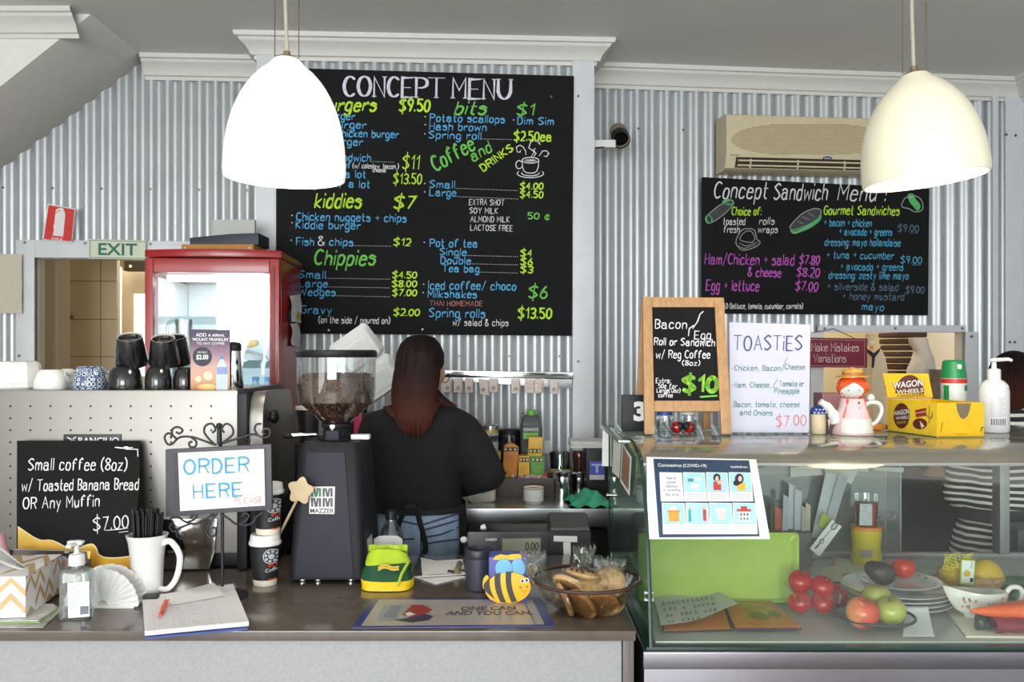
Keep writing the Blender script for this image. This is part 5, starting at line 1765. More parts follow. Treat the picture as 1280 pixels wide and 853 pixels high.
# flower stick
WOODP = mat('pale_wood', (214, 190, 150), .6, noise=.08, scale=30)
Z = 2.243
pl = zplane(Z)
t = thing('flower_stick', 'pale wooden flower on a stick in front of the grinder', 'table marker', cpt(330, 722))
b = B()
fl = []
for k in range(40):
    a = 2 * PI * k / 40
    r = 15.5 + 2.6 * math.cos(5 * a + .6)
    fl.append((376 + r * .93 * math.cos(a), 613.5 + r * .98 * math.sin(a)))
b.pxprism(fl, pl, .004, WOODP, .001); part('flower', b, t)
b = B(); a, c = P(378, 612, Z + .004), P(345, 677, 2.325)
dd = (c - a); c2 = a + dd * ((a.z - (CT + .002)) / (a.z - c.z))
b.tube([a, c2], .0035, WOODP, 8); part('stick', b, t)
# ================================================================ COFFEE GRINDER
GRB = mat('grinder_black', (28, 28, 33), .55, spec=.25, noise=.06); GRP = mat('grinder_panel', (46, 47, 56), .55, spec=.25, noise=.04)
Z = 2.27
xc = mx(408, Z)
t = thing('coffee_grinder', 'black coffee grinder with a clear hopper of beans', 'grinder', (xc, Z + .1, CT))
b = B()
zt = EYE - 115 / F * Z                       # y = 555
def rr4(x0, x1, y0, y1, z, r=.02): return rrect((x0 + x1) / 2, (y0 + y1) / 2, (x1 - x0) / 2, (y1 - y0) / 2, r, z)
xa0, xa1 = mx(360, Z), mx(457, Z); xb0, xb1 = mx(372, Z), mx(446, Z)
b.loft([rr4(xa0, xa1, Z, Z + .26, CT + .012), rr4(xa0, xa1, Z, Z + .26, CT + .03), rr4(xb0 - .004, xb1 + .004, Z + .02, Z + .24, zt - .02), rr4(xb0 + .004, xb1 - .004, Z + .03, Z + .23, zt)], GRB)
part('body', b, t)
b = B()
q0, q1 = Vector((0, Z - .001, CT + .028)), Vector((0, Z + .019, zt - .022))
plg = Plane(q0, (1, 0, 0), q1 - q0)
b.pxprism([(369, 722), (442, 722), (431, 566), (384, 566)], plg, .0025, GRP, .001); part('front_panel', b, t, 'dark slate front panel')
b = B()
for px in (373, 393, 435):
    c = cpt(px, 733); b.lathe((c.x, Z + .03, CT), [(.009, 0), (.010, .004), (.008, .013)], CHROME, 16)
for px in (373, 435):
    b.lathe((mx(px, Z), Z + .22, CT), [(.009, 0), (.010, .004), (.008, .013)], CHROME, 16)
part('feet', b, t, 'small chrome feet', kind='stuff')
b = B()
pb = plg.off(.003)
b.pxprism([(386.5, 642.5), (418, 643), (418.8, 608.5), (387, 608.5)], pb, .0006, PAPER)
MG = [mat('badge_green', (58, 128, 98), .5), mat('badge_grey', (78, 80, 84), .5)]
for r_, y0 in ((0, 610.5), (1, 623)):
    for c_ in range(2):
        x0 = 389 + c_ * 14.5
        m = MG[0] if (r_ == 0 and c_ == 0) else MG[1]
        for (u0, u1, tilt) in ((0, 2.6, 0), (9.6, 12.4, 0)):
            fill_px(b, pb, [(x0 + u0, y0 + 10.8), (x0 + u1, y0 + 10.8), (x0 + u1, y0), (x0 + u0, y0)], m, .0012)
        fill_px(b, pb, [(x0 + 2.6, y0), (x0 + 5, y0), (x0 + 6.2, y0 + 6), (x0 + 7.4, y0), (x0 + 9.6, y0), (x0 + 7.8, y0 + 10.8), (x0 + 4.6, y0 + 10.8)], m, .0011)
typeset(b, pb, 'MAZZER', rectq(388, 636, 417.5, 641.5), INK, .01, .0012)
part('badge', b, t, 'white maker badge')
b = B()
plr = Plane(Vector((xa1 + .0005, Z + .03, CT + .03)), (0, 1, 0), Vector((-.022, 0, zt - CT)))
b.prism([(0.02, .01), (.09, .01), (.09, .075), (.02, .075)], plr, .0015, mat('rating_plate', (186, 182, 172), .5, noise=.2, scale=80)); part('rating_plate', b, t, 'pale rating plate')
b = B()
yn = Z + .13
zc_ = EYE - 90 / F * (yn)                   # y = 530
b.lathe((xc, yn, zt - .004), [(.05, 0), (.05, .010), (.036, .013), (.034, .034), (.040, .038), (.040, .048)], GRB, 32)
b.box((xc, yn - .045, zt + .014), (.036, .03, .026), GRP, .004)
part('collar', b, t)
b = B()
b.tube([(xc - .05, yn - .02, zt + .014), (xc - .12, yn - .035, zt + .012)], .006, CHROME, 10); b.ell((xc - .125, yn - .036, zt + .012), (.016, .008, .007), BLACK)
b.box((xc + .07, yn - .02, zt + .008), (.05, .03, .014), WHITE, .004)
part('adjuster', b, t, 'chrome adjusting levers')
b = B(); b.box((xc - .003, yn - .041, zt + .036), (.012, .006, .010), CHROME, .001); b.cyl((xc - .003, yn - .041, zt + .030), (xc - .003, yn - .041, zt + .022), .003, CHROME); part('latch', b, t)
HOP = clear('hopper_plastic', (244, 246, 246), .03, edge=.4)
zl = EYE - 5 / F * yn                        # y = 437 is just under the lid
R_ = 48.5 / F * yn
zb_ = zt + .043
zk = EYE - 62 / F * yn                       # knee y ~ 500
b = B()
b.lathe((xc, yn, 0), [(.040, zb_), (R_ * .96, zk), (R_, zk + .03), (R_, zl), (R_ - .003, zl), (R_ - .003, zk + .03), (R_ * .96 - .003, zk), (.037, zb_)], HOP, 48, cap0=False, cap1=False)
part('hopper', b, t, 'clear plastic hopper', 22)
b = B(); b.lathe((xc, yn, zl), [(R_ + .002, -.004), (R_ + .004, 0), (R_ + .004, .012), (R_ - .002, .016), (0, .016)], BLACK, 48); part('lid', b, t, 'black lid')
BEAN = mat('coffee_beans', (100, 66, 50), .6, noise=.45, scale=120, bump=1.0)
b = B()
zf = EYE - 28 / F * yn
b.lathe((xc, yn, 0), [(.034, zb_ + .002), (R_ * .96 - .006, zk), (R_ - .006, zk + .03), (R_ - .006, zf - .01), (R_ * .7, zf), (0, zf + .004)], BEAN, 48)
random.seed(21)
for i in range(240):
    a = random.uniform(-PI, PI); rr = math.sqrt(random.random()) * (R_ - .01)
    b.ell((xc + rr * math.cos(a), yn + rr * math.sin(a), zf - .004 + .004 * (1 - rr / R_) + random.uniform(0, .003)), (.0052, .0036, .003), BEAN, rot=(random.random(), random.random(), random.random() * 6), n=6, k=4)
for i in range(420):
    a = random.uniform(-PI, 0); z = random.uniform(zb_ + .02, zf - .01)
    rr = (R_ - .0065) if z > zk + .03 else (.034 + (R_ * .96 - .006 - .034) * min(1, (z - zb_) / (zk - zb_)))
    b.ell((xc + rr * math.cos(a), yn + rr * math.sin(a), z), (.0046, .0034, .0046), BEAN, rot=(random.random() * 3, random.random() * 3, random.random() * 6), n=6, k=4)
part('coffee_beans', b, t, 'roasted coffee beans', kind='stuff')
# ================================================================ TILL AND FRONT COUNTER, RIGHT HALF
def fuse(b, voxel, smooth=2):
    """close overlapping closed shapes into one continuous skin"""
    me = bpy.data.meshes.new('tmp')
    bmesh.ops.recalc_face_normals(b.bm, faces=b.bm.faces)
    b.bm.to_mesh(me)
    o = bpy.data.objects.new('tmp', me)
    COL.objects.link(o)
    r = o.modifiers.new('r', 'REMESH'); r.mode = 'VOXEL'; r.voxel_size = voxel
    if smooth:
        s_ = o.modifiers.new('s', 'SMOOTH'); s_.iterations = smooth; s_.factor = .5
    dg = bpy.context.evaluated_depsgraph_get()
    m2 = bpy.data.meshes.new_from_object(o.evaluated_get(dg))
    bpy.data.objects.remove(o)
    b.bm.clear()
    b.bm.from_mesh(m2)
    for f in b.bm.faces:
        f.smooth = True
        f.material_index = 0
    b.mats = b.mats[:1]
    return b
REGB = mat('till_black', (30, 30, 34), .4, noise=.08); REGT = mat('till_dark_grey', (74, 72, 72), .45, noise=.05)
LCD = mat('lcd_olive', (150, 152, 132), .25, noise=.03)
Z = 2.63
pl = zplane(Z)
t = thing('cash_register', 'black cash register with a rear display showing 0.00', 'cash register', (P(655, 0, Z).x, Z + .1, .7255))
b = B()
xa, xb, xc_ = P(584, 0, Z).x, P(688, 0, Z).x, P(738, 0, Z).x
b.bx(xa, xb, Z, Z + .13, .83, P(0, 665, Z).z, REGB, .008)
b.bx(xa - .0, xc_, Z, Z + .14, .727, .83, REGB, .006)
part('body', b, t)
b = B()
b.loft([[Vector((xb - .002, Z - .004, .83)), Vector((xc_, Z - .004, .83)), Vector((xc_, Z + .13, .83)), Vector((xb - .002, Z + .13, .83))],
        [Vector((xb - .002, Z - .004, P(0, 664, Z).z)), Vector((xc_, Z - .004, P(0, 664, Z).z)), Vector((xc_, Z + .13, P(0, 653, Z).z)), Vector((xb - .002, Z + .13, P(0, 653, Z).z))]], REGB)
b.loft([[Vector((xb, Z - .003, P(0, 663.4, Z).z)), Vector((xc_ - .002, Z - .003, P(0, 663.4, Z).z)), Vector((xc_ - .002, Z + .125, P(0, 653.6, Z).z)), Vector((xb, Z + .125, P(0, 653.6, Z).z))],
        [Vector((xb + .004, Z, P(0, 660, Z).z)), Vector((xc_ - .006, Z, P(0, 660, Z).z)), Vector((xc_ - .006, Z + .12, P(0, 650, Z).z)), Vector((xb + .004, Z + .12, P(0, 650, Z).z))]], REGT)
part('printer_housing', b, t, 'taller printer housing with grey lid')
b = B(); b.pxprism([(626, 693), (677, 693), (677, 671.5), (626, 672.5)], pl, .003, REGT, .001); b.pxprism([(628, 691), (675.5, 691), (675.5, 673), (628, 674)], pl.off(.0032), .001, LCD); dp = part('display', b, t, 'olive display')
b = B()
cur_pl = pl.off(.0045)
write(b, cur_pl, '0.00', 657, 672.5, 688, 9.5, INK, 1.1, .05, 0)
part('digits', b, dp, 'dark digits')
b = B(); typeset(b, pl.off(.0006), 'CASIO', rectq(607, 673.2, 621, 676.3), WHITE, .03); part('lettering', b, t, 'white maker name')
b = B()
for q in ([(692, 677), (721.5, 678), (721.5, 670.5), (692, 670)], [(704.5, 704), (714, 704), (713, 678), (704, 678)], [(683, 706), (736, 702), (736, 697), (683, 700)]):
    b.pxprism(q, pl.off(.0062), .0012, PAPER)
part('paper_tape', b, t, 'white paper strips stuck in a T')
b = B(); b.pxprism([(683, 716), (738, 712), (738, 707), (683, 709)], pl.off(.0045), .02, REGT, .003); b.pxprism([(684, 724), (712, 722), (712, 716), (684, 718)], pl.off(.0045), .015, mat('till_red_stripe', (150, 60, 56), .4), .002); part('keypad_edge', b, t)
# key tag
b = B(); b.pxprism([(601, 657), (606, 655), (608, 661), (603, 665), (600.5, 661)], zplane(Z + .05), .006, PAPER, .001); b.cyl(P(605, 664, Z + .053), P(605, 667, Z + .053), .003, CHROME)
solo('key_tag', b, 'small white key tag on top of the cash register', 'key')
b = B(); b.ell(P(580, 675, 2.66), (.012, .01, .010), WHITE); b.cyl(P(582, 677, 2.66), P(583, 733, 2.66), .006, BLACK)
solo('cable_plug', b, 'white plug and black cable at the left side of the till', 'cable')
# dark pen cup
DBG = mat('slate_plastic', (58, 58, 72), .45, noise=.05)
c = cpt(600, 742); Z = c.y + .035
t = thing('pen_cup', 'dark slate container just left of the bee holder', 'container', (mx(598, Z), Z, CT))
b = B(); x = mx(598, Z); b.lathe((x, Z, CT), [(.027, 0), (.030, .003), (.033, .03), (.034, .09), (.034, .104), (.030, .104), (.029, .02), (0, .02)], DBG, 32); part('cup_body', b, t)
b = B(); b.lathe((x, Z, CT + .082), [(.0345, 0), (.0352, .002), (.0352, .018), (.0345, .02)], mat('slate_band', (44, 44, 56), .4), 32, cap0=False, cap1=False); part('band', b, t)
# bee holder
BEEY = mat('bee_yellow', (248, 190, 24), .45, noise=.03); BEEB = mat('bee_charcoal', (58, 54, 54), .5, noise=.05); BEEW = mat('bee_wing_blue', (116, 186, 228), .5, noise=.05); HB = mat('holder_blue', (74, 84, 166), .45, noise=.05)
Z = 2.10
pl = zplane(Z)
def ellpx(cx, cy, rx, ry, rot=0, n=40):
    return [(cx + rx * math.cos(a) * math.cos(rot) - ry * math.sin(a) * math.sin(rot), cy + rx * math.cos(a) * math.sin(rot) + ry * math.sin(a) * math.cos(rot)) for a in [2 * PI * k / n for k in range(n)]]
t = thing('bee_holder', 'painted wooden bee note holder, yellow with blue wings', 'holder', (mx(634, Z), Z + .03, CT))
b = B()
zb0 = CT
b.bx(mx(611, Z), mx(659, Z), Z + .002, Z + .07, CT, P(0, 697, Z).z, HB, .003)
part('block', b, t, 'blue wooden block')
b = B()
body = ellpx(635, 734.5, 28.5, 19.5, -.1)
b.pxprism(body, pl, .010, BEEY, .001, 0.0)
bodyp = part('bee_body', b, t, 'yellow bee body')
b = B()
pz = pl.off(.0106)
def clip_band(x0, x1, bend):
    """one stripe between two bowed lines, kept inside the body outline"""
    L_, R_ = [], []
    for k in range(13):
        f = -1 + 2 * k / 12
        for lst, x in ((L_, x0), (R_, x1)):
            u = (x - 635) / 28.5
            hh_ = 19.5 * math.sqrt(max(0, 1 - u * u)) * .99
            yy = 734.5 + f * hh_ - (x - 635) * .1
            lst.append((x + bend * (1 - f * f) * -1 + f * 3.5, yy))
    return L_ + R_[::-1]
for x0, x1 in ((608.5, 616), (622, 629.5), (636, 643)):
    q = clip_band(x0, x1, 3)
    vs = [pz.at(*pz.uv(*p)) for p in q]
    n_ = len(q) // 2
    b.raw(vs, [(i, i + 1, 2 * n_ - 2 - i, 2 * n_ - 1 - i) for i in range(n_ - 1)], BEEB)
part('stripes', b, bodyp, 'charcoal stripes')
b = B()
for (cx, cy) in ((653.2, 726.5), (658.6, 725.5)):
    fill_px(b, pz, ellpx(cx, cy, 2.8, 2.9), WHITE, .0008); fill_px(b, pz, ellpx(cx - .2, cy + .2, 1.5, 1.7), INK, .0012)
for (cx, cy) in ((650.5, 734.5), (659, 733.8)):
    fill_px(b, pz, ellpx(cx, cy, 1.3, 1.1), REDINK, .0008)
strokes(b, pz, [[(651, 737.5), (653, 740), (656, 740.3), (658.5, 737.5)]], .6, REDINK)
part('face', b, bodyp, 'small smiling face')
for (cx, cy, rx, ry, rot) in ((629.8, 710, 10.6, 11.5, .15), (648, 709, 8.6, 11, -.25)):
    b = B(); b.pxprism(ellpx(cx, cy, rx, ry, rot), pl.off(.0), .004 if cx > 640 else .006, BEEW, .001, .0); part('wing', b, t, 'blue wing')
b = B(); b.pxprism([(616, 700), (619, 695.5), (626, 693), (633, 694.5), (640, 693), (649, 692.5), (652, 695), (652, 700)], pl.off(-.002), .002, BEEY); b.pxprism(ellpx(607.5, 728, 4, 9, .15), pl.off(-.001), .004, BEEY, .0005); part('rear_plate', b, t, 'yellow back plate edges')
# counter mat
b = B()
plz = Plane((0, 0, CT + .0005), (1, 0, 0), (0, 1, 0))
def flat_px(pts, z):
    return [(cpt(*p, z=z).x, cpt(*p, z=z).y) for p in pts]
t = thing('counter_mat', 'blue edged counter mat reading ONE CAN AND YOU CAN', 'mat', cpt(565, 768))
MATB = mat('mat_blue', (58, 64, 122), .3, noise=.06); MATW = mat('mat_greige', (172, 164, 158), .28, noise=.04)
b.prism(flat_px([(440, 786.5), (694, 784.5), (676, 748.5), (466, 748.5)], CT), plz, .002, MATB, .0006); part('mat_base', b, t)
b = B()
pm = plz.off(.0022)
fill_px(b, pm, [(451, 783), (452, 783), (660, 781.5), (681, 781.5), (665, 750), (474, 750)], MATW, .0003)
part('print_field', b, t, 'pale printed field')
b = B()
MT = mat('mat_text', (92, 84, 80), .4)
typeset(b, pm, 'ONE CAN', [(577, 759), (644, 758), (645, 763), (575, 764)], MT, .03, .0008)
typeset(b, pm, 'AND YOU CAN.', [(559, 764.5), (665, 764), (667, 769.3), (556, 769.8)], MT, .03, .0008)
strokes(b, pm, [[(543, 779.5), (648, 779)]], .8, mat('mat_gold', (190, 160, 90), .4)); strokes(b, pm, [[(669, 781), (655, 751)]], 1.6, MATB)
part('lettering', b, t, 'dark grey slogan')
b = B()
for k, (pts, c_) in enumerate((([(470, 777), (540, 776), (536, 756), (480, 757)], (150, 150, 154)), ([(492, 776), (516, 772), (530, 768), (542, 771), (536, 776), (515, 779)], (66, 64, 84)), ([(503, 769), (515, 757), (528, 757), (541, 763), (530, 769), (514, 773)], (150, 60, 56)), ([(478, 772), (490, 758), (502, 758), (494, 774)], (120, 128, 150)), ([(506, 768), (512, 766), (520, 769), (510, 772)], (214, 210, 206)))):
    fill_px(b, pm, pts, mat('mat_print_%d_%d_%d' % c_, c_, .35), .0006 + .0002 * k)
part('picture', b, t, 'faded print of a person')
# papers beside the till
PAP = [('folded white paper at the back of the pile beside the till', [(540, 702), (578, 700), (580, 712), (540, 714)], .0035), ('white docket under the pile beside the till', [(517, 722), (560, 716), (583, 722), (545, 731)], .001), ('white envelope on top of the pile beside the till', [(526, 698), (556, 704), (584, 718), (528, 722)], .006)]
for lb, pts, dz in PAP:
    b = B()
    b.prism(flat_px(pts, CT + dz), Plane((0, 0, CT + dz), (1, 0, 0), (0, 1, 0)), .0016, PAPER)
    if 'envelope' in lb:
        strokes(b, Plane((0, 0, CT + dz + .002), (1, 0, 0), (0, 1, 0)), [[(536, 719.5), (568, 717.5)]], 2.2, NAVY)
    solo('paper_sheet', b, lb, 'paper', 'papers beside the till')
b = B()
q = spline([cpt(571, 716, CT + .014), cpt(573, 709, CT + .02), cpt(575, 704, CT + .018)], 5)
b.tube(q, [.006, .008, .009, .008, .009, .008, .007, .008, .009, .008, .006][:len(q)], mat('wooden_bead', (128, 112, 88), .5, noise=.3, scale=90), 8)
b.tube([cpt(560, 714, CT + .012), cpt(571, 715, CT + .012)], .003, BLACK)
solo('pen_with_beads', b, 'black pen with a beaded end on the paper pile', 'pen')
# snack packet
PKG = ramp_mat('packet_print', [(0, (236, 206, 30)), (.22, (240, 208, 24)), (.25, (30, 84, 52)), (.55, (34, 92, 56)), (.62, (150, 190, 40)), (1, (206, 206, 40))], 'Z', rough=.25, dist=.08)
PKY = mat('packet_yellow', (240, 204, 24), .25, noise=.08); PKD = mat('packet_green', (26, 76, 50), .25, noise=.1); PKL = mat('packet_lime', (170, 196, 44), .25, noise=.12, scale=25)
c = cpt(483, 742)
Z = c.y + .055
x = mx(484, Z)
t = thing('snack_packet', 'crumpled green and yellow packet beside the grinder', 'packet', (x, Z, CT))
b = B()
rows = []
for i in range(13):
    f = i / 12
    row = []
    for j in range(17):
        a = j / 16 * 2 * PI
        rx = .066 * (1 - .25 * f ** 2) * (1 + .04 * math.sin(a * 3 + i)); ry = .045 * (1 - .75 * f ** 1.4) + .002
        zz = .088 * f + .006 * math.sin(a * 2 + f * 5) * f
        row.append(Vector((x + math.copysign(abs(math.cos(a)) ** .6, math.cos(a)) * rx, Z + math.copysign(abs(math.sin(a)) ** .7, math.sin(a)) * ry + .02 * f, CT + .002 + zz)))
    rows.append(row)
b.grid(rows[:4], PKY); b.grid(rows[3:9], PKD); b.grid(rows[8:], PKL)
b.raw([v for v in rows[0][:-1]], [tuple(range(16))], PKY)
part('packet_body', b, t)
b = B()
pk = zplane(Z - .05)
for yy in (711, 708):
    b.tube([P(473 + k * 3.2, yy - 1.6 * math.sin(k * .9) - 1 + abs(k - 4) * .8, Z - .041 + .006 * (711 - yy) / 3) for k in range(9)], .0028, mat('packet_gold_print', (214, 178, 40), .35), 6)
b.tube([P(497, 733, Z - .052), P(502, 718, Z - .043), P(510, 704, Z - .02)], .004, PKL, 6)
part('print', b, t, 'gold lettering band')
b = B()
cc = Vector((x, Z + .02, CT + .088)); b.grid([[cc + Vector((-.05 + .1 * k / 8, .006 * math.sin(k * 2), s * .008)) for k in range(9)] for s in (0, 1, 2)], PKL, .001); part('crimped_top', b, t)
# clear bottle with white tag board
Z = 2.45
x = mx(489, Z)
t = thing('syrup_bottle', 'clear bottle with black cap behind the green packet', 'bottle', (x, Z, CT))
b = B(); b.lathe((x, Z, CT), [(.032, 0), (.034, .004), (.034, .085), (.026, .108), (.015, .125), (.014, .135)], GLASS, 28); part('bottle_body', b, t)
b = B(); b.lathe((x, Z, CT + .134), [(.0165, 0), (.0165, .022), (.014, .026), (0, .026)], BLACK, 20); part('cap', b, t, 'black cap')
b = B(); pq = zplane(Z - .037)
b.pxprism([(467, 716), (503, 716), (503, 674), (497, 670), (474, 670), (467.5, 674)], pq, .002, PAPER, .0005); lbp = part('label', b, t, 'white label card')
b = B(); b.pxprism([(481, 702), (490, 702), (489.5, 684), (481.5, 684)], pq.off(.0022), .0006, mat('tag_grey', (112, 112, 112), .4, noise=.3)); b.pxprism([(479.5, 687), (489.5, 685.5), (488, 682), (482, 682)], pq.off(.003), .0006, INK); part('print', b, lbp, 'grey printed mark')
b = B(); b.pxprism([(458, 715), (468, 715), (465, 676), (456.5, 679)], zplane(2.47), .012, PAPER, .002)
solo('napkin_pack', b, 'white folded napkins between the grinder and the clear bottle', 'napkins')
b = B(); b.pxprism([(457, 727), (468, 727), (467, 712), (457, 713)], zplane(2.36), .012, PAPER, .002)
o = solo('paper_packet', b, 'small white paper packet low beside the grinder', 'paper')
# cookie bowl
COOK = mat('cookie', (228, 188, 130), .8, noise=.18, scale=60, bump=.5); COOKD = mat('cookie_brown', (208, 156, 94), .8, noise=.2, scale=60, bump=.5)
CHIP = mat('chocolate_chip', (70, 44, 30), .6)
WRAP = clear('cling_wrap', (252, 252, 252), .07, edge=.30, rough=.12)
BOWLG = clear('bowl_glass', (244, 240, 236), .04, edge=.35)
BRIM = mat('bowl_rim_brown', (70, 48, 40), .15, coat=.5)
Z = 2.03
xb_ = mx(733, Z)
zr = P(0, 722, Z).z
t = thing('cookie_bowl', 'big clear glass bowl with a brown rim full of wrapped cookies', 'bowl', (xb_, Z, CT))
R_ = 67 / F * Z
hB = zr - CT
b = B()
outer = [(.045, 0), (.06, .003), (R_ * .80, hB * .42), (R_ * .95, hB * .8), (R_ * .985, hB - .008)]
b.lathe((xb_, Z, CT), [(0, .004)] + [(r - .003, z + .003) for r, z in outer][1:], BOWLG, 56, cap0=False, cap1=False)
b.lathe((xb_, Z, CT), outer, BOWLG, 56, cap1=False)
part('bowl_body', b, t)
b = B(); b.tube([(xb_ + R_ * math.cos(2 * PI * k / 56), Z + R_ * math.sin(2 * PI * k / 56), zr - .003) for k in range(56)], .0045, BRIM, 8, closed=True); part('rim', b, t, 'brown rim')
random.seed(17)
spots = [(-.050, -.030, .026, 1.15, .3, 0), (-.014, -.046, .020, 1.0, -.2, 1), (.032, -.044, .020, .9, .15, 1), (.056, -.016, .030, 1.1, -.5, 0), (-.03, .03, .014, .35, .2, 0), (.03, .035, .016, .4, -.2, 0),
         (-.040, -.012, .054, .65, .4, 0), (.012, -.02, .052, .5, .0, 0), (.050, -.005, .056, .7, -.35, 0), (-.005, .02, .072, .25, .15, 2)]
names = ['wrapped pale cookie at the left wall of the bowl', 'wrapped brown cookie lowest in front in the bowl', 'wrapped brown cookie low at the right front of the bowl', 'wrapped pale cookie at the right wall of the bowl', 'cookie at the back left on the bowl floor', 'cookie at the back right on the bowl floor', 'wrapped cookie in the upper layer, left side of the bowl', 'wrapped cookie in the middle of the upper layer', 'wrapped cookie in the upper layer, right side of the bowl', 'cookie with chocolate bits on top of the pile']
for i, (dx, dy, dz, tx, ty, k) in enumerate(spots):
    c = Vector((xb_ + dx, Z + dy, CT + .012 + dz))
    tt = thing('cookie', names[i], 'cookie', c, 'wrapped cookies in the glass bowl')
    xf = Matrix.Translation(c) @ Euler((tx * (1 if dy < .02 else .5), ty, random.random() * 3)).to_matrix().to_4x4()
    b = B(xf)
    r = .041
    b.lathe((0, 0, -.007), [(0, 0), (r * .9, 0), (r, .004), (r * .97, .009), (r * .8, .0125), (r * .4, .014), (0, .0145)], COOKD if k == 1 else COOK, 28)
    part('biscuit', b, tt)
    if k == 2:
        b = B(xf)
        for q in range(16):
            a = random.random() * 6.28; rr = r * .85 * math.sqrt(random.random())
            b.ell((rr * math.cos(a), rr * math.sin(a), .007), (.004, .003, .003), CHIP, n=8, k=6)
        part('chips', b, tt, 'chocolate bits', kind='stuff')
    b = B(xf)
    rows = []
    for ii in range(8):
        f = ii / 7
        rows.append([Vector(((.044 * math.sin(f * PI) ** .5 + .002) * math.cos(g) * (1 + .05 * math.sin(5 * g + ii)), (.044 * math.sin(f * PI) ** .5 + .002) * math.sin(g) * (1 + .05 * math.sin(4 * g + ii)), -.011 + .022 * f + .002 * math.sin(7 * g + ii))) for g in [2 * PI * j / 20 for j in range(21)]])
    b.grid(rows, WRAP)
    part('wrapper', b, tt, 'cling wrap', sharp=20)
# gathered plastic ends standing up above the rim
def tuft(label, pxb, pyb, pxt, pyt, Z, wb, wt, seed):
    random.seed(seed)
    b = B()
    a, c = P(pxb, pyb, Z), P(pxt, pyt, Z)
    for layer in range(3):
        rows = []
        for i in range(9):
            f = i / 8
            w = (wb * (1 - f) + wt * f) / F * Z / 2
            p = a * (1 - f) + c * f
            rows.append([p + Vector((w * (-1 + 2 * j / 12), .012 * math.sin(j * 1.9 + i * .9 + layer * 2) + .006 * random.uniform(-1, 1) + (layer - 1) * .008, .006 * math.sin(j * 2.3 + layer) * f + .004 * random.uniform(-1, 1))) for j in range(13)])
        b.grid(rows, WRAP)
    solo('plastic_wrap', b, label, 'plastic wrap', 'gathered plastic ends over the cookie bowl', sharp=15)
tuft('gathered clear plastic end at the left of the cookie bowl', 672, 722, 666, 690, 2.03, 24, 34, 1)
tuft('gathered clear plastic end at the back centre of the cookie bowl', 724, 722, 731, 684, 2.06, 14, 30, 2)
tuft('gathered clear plastic end at the right of the cookie bowl', 758, 728, 764, 700, 2.04, 30, 42, 3)
# ================================================================ ON THE STEEL BENCH
def bz(px, py):          # point on the bench under a pixel
    d = ray(px, py); k = (BZ - EYE) / d.z
    return Vector((d.x * k, d.y * k, BZ))
MILK = mat('milk_plastic', (224, 222, 206), .35, noise=.04, sss=.0)
c = bz(602, 629); Z = c.y + .055
x = mx(602, Z)
t = thing('milk_bottle', 'large white plastic milk bottle beside the woman on the bench', 'bottle', (x, Z, BZ))
b = B()
def rq(z, hx, hy, r=.02, dx=0): return rrect(x + dx, Z, hx, hy, r, z)
b.loft([rq(BZ, .050, .050), rq(BZ + .008, .056, .056), rq(BZ + .14, .056, .056), rq(BZ + .125, .046, .046), rq(BZ + .225, .026, .026, .018), rq(BZ + .25, .020, .020, .016)], MILK)
b.tube(spline([Vector((x - .018, Z - .03, BZ + .23)), Vector((x - .055, Z - .02, BZ + .215)), Vector((x - .062, Z - .02, BZ + .16)), Vector((x - .05, Z - .02, BZ + .11))], 5), .010, MILK)
part('bottle_body', b, t)
b = B(); b.lathe((x, Z, BZ + .249), [(.022, 0), (.022, .018), (.019, .02), (0, .02)], mat('cap_blue', (70, 130, 190), .4), 20); part('cap', b, t, 'blue cap')
b = B(); pq = zplane(Z - .0566); b.pxprism([(588, 618), (607, 617), (607, 604), (588, 604)], pq, .0006, mat('milk_label', (96, 176, 196), .5, noise=.2, scale=60)); b.pxprism([(588, 609), (603, 610), (603, 604), (588, 602)], pq.off(.0008), .0004, NAVY); part('label', b, t, 'blue label')
def canister(name, label, px0, px1, ytop, ybase, m, cat='canister', lid=None, lidm=None, group=None, bands=()):
    pxm = (px0 + px1) / 2
    c = bz(pxm, ybase); r = (px1 - px0) / 2 / F * c.y
    Z = c.y + r
    r = (px1 - px0) / 2 / F * Z
    x = mx(pxm, Z); h = EYE + (440 - ytop) / F * Z - BZ
    t = thing(name, label, cat, (x, Z, BZ), group)
    b = B(); b.lathe((x, Z, BZ), [(r * .97, 0), (r, .004), (r, h - .004), (r * .97, h)], m, 32); part('body', b, t)
    for (f0, f1, mm) in bands:
        b = B(); b.lathe((x, Z, BZ + h * f0), [(r + .0006, 0), (r + .0006, h * (f1 - f0))], mm, 32, cap0=False, cap1=False); part('label', b, t)
    if lid:
        b = B(); b.lathe((x, Z, BZ + h - .002), [(r + .002, -.012), (r + .002, .004), (r * .9, .008), (r * .3, .010), (0, .010)], lidm, 32); part('lid', b, t)
    return t, x, Z, r, h
canister('milk_powder_tin', 'yellow and white tin at the left end of the back row on the bench', 602, 623, 532.5, 612, mat('tin_yellow', (214, 196, 70), .35, .3), lid=1, lidm=STEEL, bands=((.55, .9, mat('tin_white', (214, 212, 204), .4)), (.75, .85, NAVY)))
canister('spray_can', 'small blue and white can in front of the yellow tin', 601.5, 612, 543, 619, mat('can_blue', (52, 132, 190), .35), cat='can', lid=1, lidm=WHITE, bands=((.8, .9, mat('can_red', (190, 40, 40), .4)),))
canister('black_canister', 'broad black canister at the back of the bench', 622, 651, 538.5, 611, mat('gloss_black', (32, 30, 34), .2, coat=.4), lid=1, lidm=BLACK)
canister('steel_canister', 'polished steel canister on the left of two beside the green cloth', 692, 714, 591, 625, CHROME, lid=1, lidm=CHROME, group='steel canisters')
canister('steel_canister', 'polished steel canister on the right of two beside the green cloth', 714.5, 733, 592.5, 618, CHROME, lid=1, lidm=CHROME, group='steel canisters')
